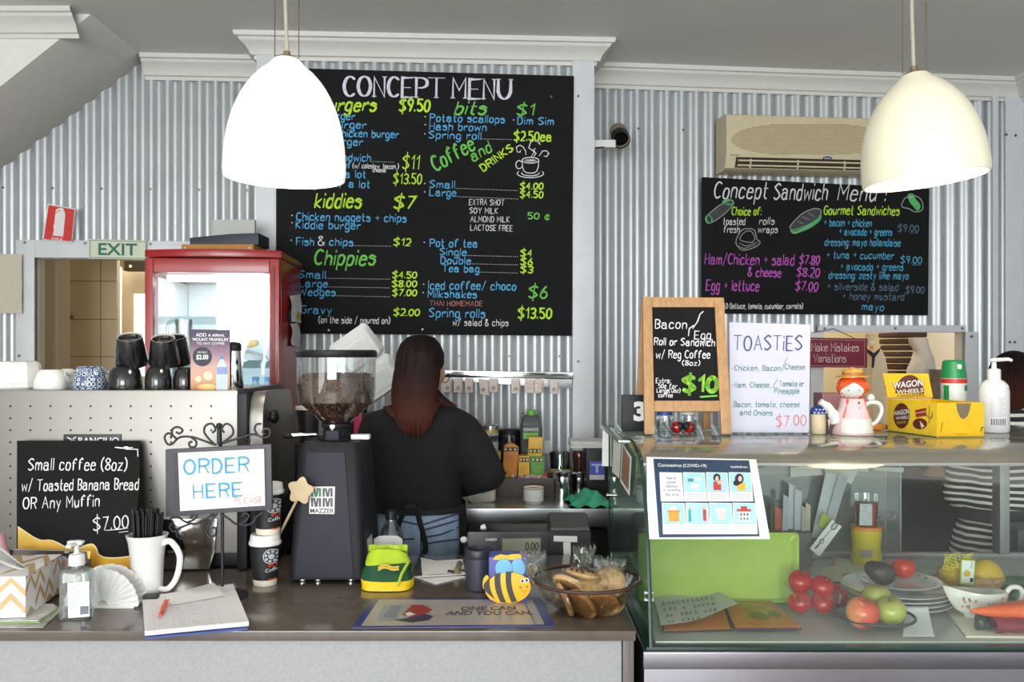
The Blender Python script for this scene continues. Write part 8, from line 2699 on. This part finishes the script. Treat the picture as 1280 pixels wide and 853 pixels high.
for nm, pts, z in (('orange fruit placemat at the left under the receipt', [(829, 792), (915, 789.5), (902, 752), (822, 752)], FZ), ('orange fruit placemat lying clear of the receipt', [(918, 788), (1003, 787.5), (957, 747), (900, 746)], FZ + .006)):
    t = thing('placemat', nm, 'placemat', fl_(sum(p[0] for p in pts) / 4, sum(p[1] for p in pts) / 4), 'fruit placemats in the case')
    b = B(); b.prism(flat2(pts, z), HP(z), .004, PLE, .001); part('board', b, t, 'dark edge')
    b = B(); q = flat2(pts, z); cxy = [sum(v[i] for v in q) / 4 for i in (0, 1)]
    b.prism([(cxy[0] + (u - cxy[0]) * .97, cxy[1] + (v - cxy[1]) * .97) for u, v in q], HP(z + .0042), .0012, PLM, .0004); part('print', b, t)
    if z > FZ:
        b = B()
        for k, (px, py, rx, ry, m) in enumerate(((937, 758, 16, 5, FRU), (955, 763, 13, 6, FRU), (948, 770, 14, 4, FRG), (968, 768, 9, 4, FRG))):
            fill_px(b, HP(z + .0056), ellpx(px, py, rx, ry, .2, 20), m, .0003 + k * .0002)
        part('picture', b, t, 'painted fruit')
b = B()
q = [(818, 750), (895, 746), (922, 765), (826, 786)]
rows = []
for i in range(9):
    v = i / 8
    rows.append([fl_(*((Vector((*q[0], 0)) * (1 - u) + Vector((*q[1], 0)) * u) * (1 - v) + (Vector((*q[3], 0)) * (1 - u) + Vector((*q[2], 0)) * u) * v)[:2], FZ + .013) + Vector((0, 0, .012 * u * u + .004 * math.sin(u * 6 + v * 2) + .004)) for u in [k / 10 for k in range(11)]])
b.grid(rows, mat('receipt_paper', (222, 222, 208), .8, noise=.03), .0005)
t = thing('receipt', 'long curling printed receipt on the orange placemat', 'receipt', fl_(860, 765)); part('paper', b, t)
b = B()
def rc(px, py, off=0):
    # bilinear place on the curled sheet
    best = fl_(px, py, FZ + .013)
    u = min(1, max(0, (px - 820) / 90))
    return fl_(px, py, FZ + .0215 + .012 * u * u + .004 * math.sin(u * 6 + .9))
random.seed(6)
for r_ in range(4):
    for c_ in range(11):
        x0 = 827 + c_ * 6 + r_ * 2.2 + random.uniform(0, 1.5); y0 = 752 + r_ * 7.5 - c_ * .75
        if random.random() < .85:
            b.raw([rc(x0, y0 + 5), rc(x0 + random.uniform(2, 4.5), y0 + 4.7), rc(x0 + 3, y0 + random.uniform(0, 2.5)), rc(x0, y0 + random.uniform(.5, 2.5))], [(0, 1, 2, 3)], GRL)
part('print', b, t, 'grey printed lines')
TOM = mat('tomato_red', (176, 22, 16), .25, noise=.08, coat=.12); STEM = mat('stem_green', (74, 96, 50), .6)
def fruit(name, label, c, r, m, group, sq=.9, stem=True, rot=None):
    t = thing(name, label, name, (c[0], c[1], c[2] - r * sq), group)
    b = B()
    prof = [(0, r * sq * .82)] + [(r * math.sin(a) * (1 + .03 * math.sin(2 * a)), r * sq * (math.cos(a) - .16 * math.exp(-(a / .35) ** 2))) for a in [PI * k / 14 for k in range(1, 14)]] + [(0, -r * sq * .97)]
    b.lathe(c, prof[::-1], m, 28, M=rot); part('flesh', b, t)
    if stem:
        b = B(); M_ = rot or Matrix.Identity(3)
        tp = Vector(c) + M_ @ Vector((0, 0, r * sq * .8)); b.cyl(tp, tp + M_ @ Vector((0.002, 0, r * .3)), .0022, STEM, n=8); part('stem', b, t)
    return t
PUN = clear('punnet_clear', (250, 250, 250), .06, edge=.5)
zc = 2.125; s_ = zc / F; x = mx(1018, zc)
t = thing('tomato_punnet', 'clear plastic punnet holding red tomatoes', 'punnet', (x, zc + .02, FZ))
b = B(); b.loft([rrect(x, zc + .02, .050, .050, .012, FZ), rrect(x, zc + .02, .058, .058, .014, FZ + .058), rrect(x, zc + .02, .063, .063, .014, FZ + .060)], PUN, cap=False); part('tub', b, t)
for i, (px, py, Zq, lb) in enumerate(((1000, 753, 2.118, 'lower front left tomato in the clear punnet'), (1028, 753.5, 2.115, 'lower front right tomato in the clear punnet'), (1000, 727, 2.14, 'top left tomato in the clear punnet'), (1028, 734, 2.125, 'top right tomato in the clear punnet'), (1045, 745, 2.17, 'tomato at the back right of the clear punnet'))):
    fruit('tomato', lb, P(px, py, Zq), .0285, TOM, 'tomatoes in the clear punnet', .92, i in (2, 3), Euler((.5, .3 * (i - 2), 0)).to_matrix())
PLT = mat('white_plate', (226, 227, 226), .15, coat=.5, noise=.02)
zc = 2.21; x = mx(1120, zc); r = 65 / F * zc
for k in range(4):
    z = FZ + k * .0105
    b = B(); b.lathe((x, zc, z), [(r * .55, 0), (r * .6, .001), (r * .98, .0135), (r, .0155), (r * .985, .0165), (r * .6, .0045), (0, .004)], PLT, 48)
    solo('dinner_plate', b, ['bottom dinner plate of the white stack', 'second dinner plate up in the white stack', 'third dinner plate up in the white stack', 'top dinner plate of the white stack'][k], 'plate', 'stacked dinner plates')
z = FZ + 3 * .0105 + .016; x2 = mx(1124, zc); r2 = 50 / F * zc
t = thing('side_plate', 'smaller white plate with a faint pattern on top of the dinner plates', 'plate', (x2, zc, z))
b = B(); b.lathe((x2, zc, z), [(r2 * .6, 0), (r2 * .65, .001), (r2 * .98, .013), (r2, .0145), (r2 * .98, .0152), (r2 * .62, .005), (0, .0045)], PLT, 48); part('plate_body', b, t)
b = B()
for a in (.3, .6, 2.7, 3.4, 5.6, 5.9):
    c = Vector((x2 + r2 * .82 * math.cos(a), zc + r2 * .82 * math.sin(a), z + .0112)); b.ell(c, (.006, .003, .0006), mat('plate_print', (90, 90, 90), .4), rot=(0, -.3, a), n=8, k=4)
part('pattern', b, t, 'grey leaf marks')
AVO = mat('avocado_skin', (58, 46, 40), .45, noise=.25, scale=90, bump=.6)
c = P(1102, 728, 2.19); c.z = z + .0055 + .0285
b = B(); b.ell(c, (.036, .029, .029), AVO, rot=(0, .35, .2)); b.ell(c + Vector((-.012, .01, .006)), (.03, .023, .022), AVO, rot=(0, .4, .2)); fuse(b, .004, 3); solo('avocado', b, 'dark avocado on the small plate', 'avocado')
c = P(1126, 722, 2.27); fruit('tomato', 'single tomato beside the avocado on the small plate', Vector((c.x, 2.255, z + .0055 + .026)), .0285, mat('tomato_orange', (200, 58, 28), .3, coat=.1, noise=.1), None, .92, False)
# apple bowl
zc = 2.022; x = mx(1093, zc); r = 47 / F * zc; zr = P(0, 769, zc).z
t = thing('apple_bowl', 'small clear bowl with grey rim holding apples', 'bowl', (x, zc, FZ))
b = B(); hh = zr - FZ
b.lathe((x, zc, FZ), [(.03, 0), (.04, .002), (r * .8, hh * .45), (r * .96, hh * .8), (r, hh)], clear('fruit_bowl_glass', (244, 244, 242), .04, edge=.35), 44, cap1=False); part('bowl_body', b, t)
b = B(); b.tube([(x + r * math.cos(2 * PI * k / 48), zc + r * math.sin(2 * PI * k / 48), zr) for k in range(48)], .0035, mat('grey_rim', (66, 62, 60), .2), 8, closed=True); part('rim', b, t, 'dark grey rim')
APR_ = ramp_mat('apple_red', [(0, (226, 150, 90)), (.4, (216, 92, 60)), (1, (200, 60, 44))], 'X', rough=.25, dist=.25); APG = ramp_mat('apple_green', [(0, (150, 160, 60)), (.6, (176, 184, 84)), (1, (160, 150, 70))], 'Z', rough=.25, dist=.2)
fruit('apple', 'red blushed apple in the clear bowl', Vector((mx(1078, 1.985), 1.985, FZ + .0435)), .0365, APR_, 'apples in the clear bowl', .97, True, Euler((.3, .2, 0)).to_matrix())
fruit('apple', 'larger green apple at the front right of the clear bowl', Vector((mx(1113, 2.00), 2.00, FZ + .0435)), .0345, APG, 'apples in the clear bowl', .93, True, Euler((.2, -.2, 0)).to_matrix())
fruit('apple', 'green apple at the back of the clear bowl', Vector((mx(1094, 2.07), 2.062, FZ + .058)), .033, APG, 'apples in the clear bowl', .93, False)
b = B(); rows = [[fl_(1132 + 28 * u + 12 * v * (u - .3), 770 + 26 * v, FZ + .003) + Vector((0, 0, .022 * (1 - v) ** 2)) for u in (0, .25, .5, .75, 1)] for v in [k / 6 for k in range(7)]]
b.grid(rows, PAPER, .0006); solo('price_card', b, 'curved white card between the apple bowl and the gravy boat', 'card')
# lemons
WK = mat('light_wicker', (206, 168, 110), .7, noise=.2, scale=70, bump=.5)
zc = 2.32; x = mx(1213, zc); r = 38 / F * zc
t = thing('lemon_basket', 'round light wicker basket of lemons', 'basket', (x, zc, FZ))
hh = .052
b = B(); b.lathe((x, zc, FZ), [(0, .004), (r * .7, .003), (r * .93, hh * .8), (r * .97, hh)], WK, 36, cap0=False, cap1=False); b.lathe((x, zc, FZ), [(r * .72, 0), (r * .97, hh * .7), (r * 1.02, hh), (r * .97, hh + .002)], WK, 36, cap1=False)
for k in range(5):
    z = .008 + k * .009; rr = r * (.74 + .26 * z / hh); b.tube([(x + rr * math.cos(2 * PI * j / 30), zc + rr * math.sin(2 * PI * j / 30), FZ + z) for j in range(30)], .0045, WK, 6, closed=True)
part('basket_body', b, t)
LEM = mat('lemon_yellow', (222, 184, 50), .4, noise=.1, scale=60, bump=.3)
def lemon(lb, px, py, Zq, r, rz):
    c = P(px, py, Zq); xf = Matrix.Translation(c) @ Euler((0, .2, rz)).to_matrix().to_4x4() @ Euler((0, PI / 2, 0)).to_matrix().to_4x4()
    b = B(xf); b.lathe((0, 0, 0), [(0, -r * 1.28), (r * .16, -r * 1.2), (r * .6, -r * .9), (r * .95, -r * .4), (r, 0), (r * .95, r * .4), (r * .6, r * .9), (r * .2, r * 1.22), (0, r * 1.36)], LEM, 24); solo('lemon', b, lb, 'lemon', 'lemons in the basket')
lemon('largest lemon, at the right of the wicker basket', 1232, 719, 2.29, .040, .3); lemon('lemon at the left of the wicker basket behind the net', 1191, 719, 2.30, .033, 1.2); lemon('lemon at the back of the wicker basket', 1212, 713, 2.36, .033, .1)
NET = mat('yellow_net', (214, 206, 60), .5)
b = B()
for i in range(7):
    b.tube([P(1181 + i * 5 + 2 * math.sin(k + i), 692 + k * 4 + (i % 3), 2.262 - .004 * k) for k in range(6)], .0011, NET, 5); b.tube([P(1180 + k * 6, 693 + i * 3 + 2 * math.sin(k * 1.7 + i), 2.26 - .003 * i) for k in range(7)], .0011, NET, 5)
t = thing('net_label', 'yellow lemon net with a white printed label', 'label', P(1208, 731, 2.25)); part('net', b, t, kind='stuff')
b = B(); pq = zplane(2.238); b.pxprism([(1199, 730), (1217, 731.5), (1219, 701), (1201.5, 699.5)], pq, .0008, mat('label_lime', (176, 206, 60), .5)); b.pxprism([(1201.5, 728.5), (1216.5, 729.5), (1218, 702), (1203, 701)], pq.off(.001), .0005, PAPER); fill_px(b, pq.off(.0018), ellpx(1208.5, 717, 4.5, 4), LEM); fill_px(b, pq.off(.0018), [(1212, 728), (1216, 728.2), (1216.4, 723), (1212.3, 723)], INK); typeset(b, pq.off(.0018), 'Lemons', [(1212.3, 711), (1213.3, 703), (1215.8, 703.2), (1214.8, 711.2)], INK, 0); part('label', b, t, 'white label with a lemon')
# gravy boat on its tray, vegetables
CRP = mat('cream_plate', (218, 210, 190), .3, noise=.04)
b = B(); b.prism(flat2([(1207, 798), (1290, 799), (1290, 757), (1176, 756)], FZ), HP(FZ), .005, CRP, .002); solo('cream_platter', b, 'cream rectangular platter under the gravy boat', 'platter')
zc = 2.08; x = mx(1228, zc)
t = thing('gravy_boat', 'white floral gravy boat on the cream platter', 'gravy boat', (x, zc, FZ + .0055))
GBM = mat('floral_china', (232, 226, 216), .2, coat=.5, noise=.03)
b = B()
rings = []
for (f, w_, y_) in ((0, .60, 0), (.02, .62, 0), (.12, .62, 0), (.3, .9, 0), (.6, 1, 0), (.85, 1.0, 0), (1, .97, 0)):
    ring_ = []
    for k in range(32):
        a = 2 * PI * k / 32
        ex = .062 * w_ + (.030 * f ** 1.5 * max(0, -math.cos(a)) ** 4 * 1.0)
        ring_.append(Vector((x - .004 + ex * math.cos(a), zc + .033 * w_ * math.sin(a) * (1 - .35 * max(0, -math.cos(a)) ** 2), FZ + .0055 + .062 * f * (1 + .22 * max(0, -math.cos(a)) ** 3 * f))))
    rings.append(ring_)
b.loft(rings, GBM); part('boat_body', b, t)
b = B(); b.tube(spline([(x + .052, zc, FZ + .055), (x + .066, zc, FZ + .075), (x + .088, zc, FZ + .074), (x + .094, zc, FZ + .055), (x + .078, zc, FZ + .032), (x + .056, zc, FZ + .024)], 6), .006, GBM, 10); part('handle', b, t)
b = B()
random.seed(12)
for k in range(26):
    a = random.uniform(-PI * .85, -PI * .1); f = random.uniform(.25, .85); w_ = .8 + .2 * f
    b.ell((x - .004 + .0635 * w_ * math.cos(a), zc + .0345 * w_ * math.sin(a), FZ + .0055 + .062 * f), (.003, .0014, .003), [mat('petal_pink', (206, 120, 116), .5), mat('petal_green', (140, 150, 110), .5)][k % 3 == 0], n=8, k=5)
part('floral_print', b, t, 'small pink flowers', kind='stuff')
CAR = mat('carrot_orange', (236, 98, 34), .3, noise=.1, scale=30, coat=.4)
for i, (a, c, r0, lb) in enumerate(((P(1213, 764, 1.975), P(1300, 766, 2.0), .022, 'front carrot, its tip pointing left at the gravy boat'), (P(1234, 760, 2.01), P(1310, 758, 2.03), .02, 'carrot lying behind the front carrot'))):
    b = B(); b.tube([a + (c - a) * k / 10 for k in range(11)], [r0 * (.12 + .88 * min(1, (k / 10) ** .6)) for k in range(11)], CAR, 14); solo('carrot', b, lb, 'carrot', 'carrots in the case')
b = B()
rows = [[P(1237 + 62 * k / 10, 780, 1.985) + Vector((0, .035 * math.cos(a), .0185 * math.sin(a) * (1 + .1 * math.sin(k * 2 + a * 3)))) for k in range(11)] for a in [2 * PI * j / 14 for j in range(15)]]
b.grid(rows, mat('purple_red_bag', (130, 26, 50), .2, noise=.3, scale=40, coat=.6)); solo('beetroot_bag', b, 'shiny purple red vegetable bag under the carrots', 'bag')
b = B(); random.seed(2)
for i in range(16):
    c = P(1226 + random.uniform(-7, 8), 785 + random.uniform(-9, 9), 1.985 + random.uniform(0, .05)); c.z = max(c.z, FZ + .016)
    b.ell(c, (.014, .01, .007), mat('kale_green', (50, 66, 46), .5, noise=.3), rot=(random.random() * 3, random.random() * 3, random.random() * 3), n=8, k=5)
solo('green_leaves', b, 'dark green leaves at the end of the purple bag', 'leaves', kind='stuff')
ZUC = mat('zucchini_green', (66, 104, 66), .3, noise=.25, scale=40)
for i, (px0, y0, px1, y1, Zq, lb) in enumerate(((1238, 742, 1300, 752, 2.33, 'upper green zucchini beside the lemon basket'), (1262, 757, 1310, 764, 2.21, 'lower green zucchini right of the gravy boat'))):
    b = B(); a, c = P(px0, y0, Zq), P(px1, y1, Zq)
    a.z = c.z = FZ + .02
    b.tube([a + (c - a) * k / 8 for k in range(9)], [.008, .016, .019, .02, .02, .02, .019, .017, .01], ZUC, 14); solo('zucchini', b, lb, 'zucchini')
# yellow tub with clear red cup
zc = 2.60; x = mx(1083, zc)
t = thing('yellow_tub', 'yellow waisted tub with an orange lid at the back of the case', 'tub', (x, zc, FZ)); r = 18.5 / F * zc; h = EYE + (440 - 658) / F * zc - FZ
YT = mat('tub_yellow', (218, 200, 40), .35, noise=.04)
b = B(); b.lathe((x, zc, FZ), [(r * .95, 0), (r, .004), (r * .98, h * .25), (r * .9, h * .5), (r * .98, h * .75), (r * .97, h - .008)], YT, 32); part('tub_body', b, t)
b = B(); b.lathe((x, zc, FZ + h - .008), [(r * 1.02, 0), (r * 1.02, .010), (0, .011)], mat('lid_orange', (226, 140, 60), .4), 32); part('lid', b, t, 'orange lid')
b = B(); pq = zplane(zc - r - .001); b.pxprism([(1076, 697), (1090, 697), (1090, 688), (1076, 688)], pq, .0006, mat('barcode_mauve', (170, 150, 160), .6)); part('label', b, t, 'small barcode label')
t = thing('red_cup', 'clear cup with red contents standing on the yellow tub', 'cup', (x, zc, FZ + h + .0035)); r = 14.5 / F * zc
b = B(); b.lathe((x, zc, FZ + h + .0035), [(r * .85, 0), (r, .09)], GLASS, 28, cap1=False); part('cup_body', b, t)
b = B(); b.lathe((x, zc, FZ + h + .0045), [(r * .8, 0), (r * .92, .062), (0, .063)], mat('red_contents', (206, 74, 62), .4, noise=.1), 28); part('contents', b, t, 'red contents'); 
b = B(); b.pxprism([(1074, 657), (1090, 657), (1090, 630), (1075, 630)], zplane(zc - r - .002), .0006, mat('cup_label', (190, 196, 200), .5, noise=.2, scale=80)); part('label', b, t, 'grey label')
# papers lying at the back
PNK = mat('pink_folder', (214, 170, 160), .6)
b = B(); b.prism(flat2([(1035, 728), (1185, 730), (1178, 704), (1040, 700)], FZ), HP(FZ), .006, PNK, .001); solo('pink_folder', b, 'flat pink folder at the back of the case floor', 'folder')
LY = [('pale card on the left of the pink folder', [(1025, 727), (1052, 727), (1050, 708), (1026, 710)], (214, 214, 184)), ('white sheet under the yellow tub', [(1040, 716), (1115, 722), (1108, 702), (1046, 699)], (214, 214, 214)), ('printed sheet near the lemon basket', [(1118, 716), (1150, 722), (1184, 715), (1150, 699)], (204, 204, 200)), ('upper printed sheet by the sliding doors', [(1126, 708), (1164, 713), (1183, 706), (1160, 697)], (192, 192, 190))]
for i, (lb, pts, c_) in enumerate(LY):
    z = FZ + .0065 + i * .0012; b = B(); b.prism(flat2(pts, z), HP(z), .0008, mat('sheet_%d' % c_[1], c_, .7, noise=.15, scale=60)); solo('paper_sheet', b, lb, 'paper', 'papers at the back of the case')
b = B(); b.tube([fl_(1127, 703, FZ + .016), fl_(1132, 704, FZ + .018)], .006, CHROME, 8); b.tube([fl_(1132, 704, FZ + .016), fl_(1157, 720, FZ + .014)], .0022, CHROME, 6); solo('tongs', b, 'small metal tongs lying on the papers', 'tongs')
# documents standing in the back left
DOC = [(963, 969, 630, 668, (90, 110, 90), 0, 'green spined booklet at the left of the standing papers'), (968, 977, 633, 667, (206, 110, 84), 0, 'orange booklet in the row of standing papers'), (977, 984, 618, 668, (186, 190, 196), 2, 'grey booklet right of the orange one'), (984, 992, 604, 668, (206, 208, 214), 2, 'tallest white sheet among the standing papers'), (992, 1001, 611, 678, (196, 200, 210), 1, 'bluish white sheet standing right of the tallest'), (1001, 1007, 632, 676, (176, 178, 168), 1, 'grey green booklet in the middle of the standing papers'), (1006, 1012, 628, 675, (206, 196, 166), 1, 'cream booklet at the right of the standing papers'), (1014, 1031, 590, 672, (200, 204, 208), 18, 'wide white sheets leaning right across the back'), (1028, 1040, 592, 662, (180, 184, 190), 20, 'grey sheet leaning right behind the white sheets')]
for i, (x0, x1, y0, y1, c_, sl, lb) in enumerate(DOC):
    Zq = 2.665 - (i % 3) * .012
    b = B(); b.pxprism([(x0, y1), (x1, y1 + (i % 2)), (x1 + sl, y0 + 4), (x0 + sl, y0)], zplane(Zq), .003, mat('doc_%d_%d' % (c_[0], c_[2]), c_, .6, noise=.08)); solo('document', b, lb, 'papers', 'standing papers at the back of the case')
b = B(); b.bx(P(955, 0, 2.6).x, P(1016, 0, 2.6).x, 2.60, 2.675, FZ, P(0, 667, 2.6).z, mat('file_box_grey', (120, 118, 118), .6), .003); solo('file_box', b, 'grey file box holding the standing papers', 'box')
t = thing('whisk_tag', 'white swing tag with a whisk drawing hanging tilted at the back', 'tag', P(1032, 696, 2.55)); pq = zplane(2.55)
b = B(); b.pxprism([(1012, 686), (1024, 696), (1052, 658.5), (1040, 650)], pq, .0012, PAPER); part('tag', b, t)
b = B(); strokes(b, pq.off(.0014), [[(1019, 685), (1027, 676), (1040, 661)], ellpx(1043, 658, 5, 3.4, -.9), ellpx(1043, 658, 5, 1.6, -.9), ellpx(1027, 677, 3.2, 2.4, -.9)], .9, INK); strokes(b, pq.off(.0014), [[(1019, 686), (1024, 681)]], 2.4, mat('tag_grey2', (80, 92, 90), .6)); part('drawing', b, t, 'whisk drawing')
b = B(); b.pxprism([(1022, 656), (1034, 664), (1040, 650), (1028, 640)], zplane(2.58), .004, mat('olive_card', (166, 176, 74), .6, noise=.2, scale=50)); solo('olive_card', b, 'olive green card behind the whisk tag', 'card')
for lb, pts in (('left hanging slip under the case top', [(988, 597), (1027, 594), (1027, 584), (988, 584)]), ('folded hanging sheet in the middle under the case top', [(1031, 590), (1064, 606), (1072, 590), (1072, 584), (1031, 584)]), ('short hanging slip beside the folded sheet', [(1073, 589), (1085, 590), (1085, 584), (1073, 584)]), ('printed hanging slip at the right under the case top', [(1091, 588), (1129, 591), (1130, 585), (1091, 584)])):
    b = B(); b.pxprism(pts, zplane(2.69), .001, STK); solo('hanging_slip', b, lb, 'paper', 'papers hanging at the back of the case')
# ================================================================ THE WOMAN IN STRIPES
STR = bpy.data.materials.new('striped_jersey'); STR.use_nodes = True
nt = STR.node_tree; pr = nt.nodes['Principled BSDF']; pr.inputs['Roughness'].default_value = .85
tc = nt.nodes.new('ShaderNodeTexCoord'); nz = nt.nodes.new('ShaderNodeTexNoise'); nz.inputs['Scale'].default_value = 5
sp_ = nt.nodes.new('ShaderNodeSeparateXYZ'); m1 = nt.nodes.new('ShaderNodeMath'); m1.operation = 'MULTIPLY_ADD'; m1.inputs[1].default_value = .035
m2 = nt.nodes.new('ShaderNodeMath'); m2.operation = 'MULTIPLY'; m2.inputs[1].default_value = 42.0
m3 = nt.nodes.new('ShaderNodeMath'); m3.operation = 'FRACT'; cr = nt.nodes.new('ShaderNodeValToRGB'); cr.color_ramp.interpolation = 'CONSTANT'
cr.color_ramp.elements[0].color = rgb((236, 232, 224)); cr.color_ramp.elements[1].color = rgb((36, 36, 40)); cr.color_ramp.elements[1].position = .42
nt.links.new(tc.outputs['Object'], nz.inputs['Vector']); nt.links.new(tc.outputs['Object'], sp_.inputs[0]); nt.links.new(nz.outputs['Fac'], m1.inputs[0]); nt.links.new(sp_.outputs['Z'], m1.inputs[2]); nt.links.new(m1.outputs[0], m2.inputs[0]); nt.links.new(m2.outputs[0], m3.inputs[0]); nt.links.new(m3.outputs[0], cr.inputs[0]); nt.links.new(cr.outputs[0], pr.inputs['Base Color'])
Zp = 3.22
t = thing('person', 'woman in a black and white striped dress behind the display case', 'person', (mx(1252, Zp), Zp, 0))
hc = P(1268, 478, Zp)
def er2(a, c, y, d, p=.9): return er(a, c, y, d, Z=Zp, p=p)
SL, SR = P(1212, 548, Zp), P(1304, 548, Zp); EL, ER = P(1199, 618, Zp + .02), P(1318, 620, Zp); HL, HR = P(1196, 600, Zp + .25), P(1300, 600, Zp + .26)
b = B()
b.ell(hc, (.074, .092, .104), SKIN, n=24, k=16); b.ell(hc + Vector((.03, .03, -.055)), (.055, .06, .062), SKIN); b.ell(hc + Vector((.07, .075, -.02)), (.014, .014, .012), SKIN); b.ell(hc + Vector((.052, .075, -.065)), (.018, .014, .007), SKIN); b.ell(hc + Vector((.062, -.03, -.02)), (.014, .016, .026), SKIN)
b.tube([hc + Vector((0, 0, -.06)), P(1262, 530, Zp)], [.052, .056], SKIN, 16)
b.loft([er2(1228, 1296, 530, .07), er2(1206, 1308, 550, .09), er2(1204, 1302, 620, .1), er2(1204, 1302, 700, .11)], SKIN)
for S, E, Hh, sd in ((SL, EL, HL, -1), (SR, ER, HR, 1)):
    b.tube([S, E], [.046, .036], SKIN, 14); b.tube([E, Hh], [.036, .025], SKIN, 14); hand(b, Hh, Vector((.2 * -sd, .9, -.1)), -sd)
for q in (-1, 1):
    hx_ = mx(1252, Zp) + q * .075; b.tube([(hx_, Zp, .8), (hx_, Zp, .5), (hx_, Zp, .08)], [.085, .06, .042], SKIN, 14); b.tube([(hx_, Zp - .02, .045), (hx_, Zp + .1, .03)], [.04, .03], SKIN, 12)
fuse(b, .009, 3); part('body', b, t, 'skin of the face and neck')
b = B()
b.loft([er2(1246, 1290, 500, .062), er2(1240, 1294, 508, .07), er2(1220, 1302, 522, .10), er2(1206, 1308, 545, .115), er2(1199, 1306, 585, .118), er2(1199, 1304, 612, .115), er2(1204, 1300, 634, .108), er2(1204, 1300, 646, .112), er2(1196, 1308, 668, .13), er2(1190, 1312, 700, .14), er2(1184, 1318, 790, .17)], STR)
b.ell(SL, (.066, .07, .066), STR); b.tube([SL, EL], [.064, .056], STR, 18); b.ell(EL, (.056, .056, .05), STR); b.tube([EL, EL * .45 + HL * .55], [.054, .046], STR, 18)
b.ell(SR, (.066, .07, .066), STR); b.tube([SR, ER], [.064, .056], STR, 18); b.ell(ER, (.056, .056, .05), STR); b.tube([ER, ER * .45 + HR * .55], [.054, .046], STR, 18)
fuse(b, .011, 2); part('dress', b, t, 'striped jersey dress')
b = B(); b.loft([er2(1200, 1304, 632, .118), er2(1199, 1305, 640, .122), er2(1200, 1304, 648, .120)], mat('dark_waistband', (40, 40, 44), .85, noise=.15, scale=60), cap=False); part('waistband', b, t, 'dark waistband')
b = B()
b.ell(hc + Vector((-.012, -.016, .018)), (.083, .096, .098), HAIR, n=24, k=16); b.ell(hc + Vector((-.03, -.035, -.05)), (.062, .064, .06), HAIR); b.ell(hc + Vector((-.062, -.03, -.01)), (.05, .05, .055), HAIR)
for k in range(26):
    a = -2.9 + k * .115
    b.tube(spline([hc + Vector((-.012 + .05 * math.cos(a), -.016 + .06 * math.sin(a), .10)), hc + Vector((-.014 + .084 * math.cos(a), -.018 + .097 * math.sin(a), .02)), hc + Vector((-.035 + .066 * math.cos(a), -.03 + .074 * math.sin(a), -.06))], 4), .007, HAIR, 6)
part('hair', b, t, 'dark pinned up hair')
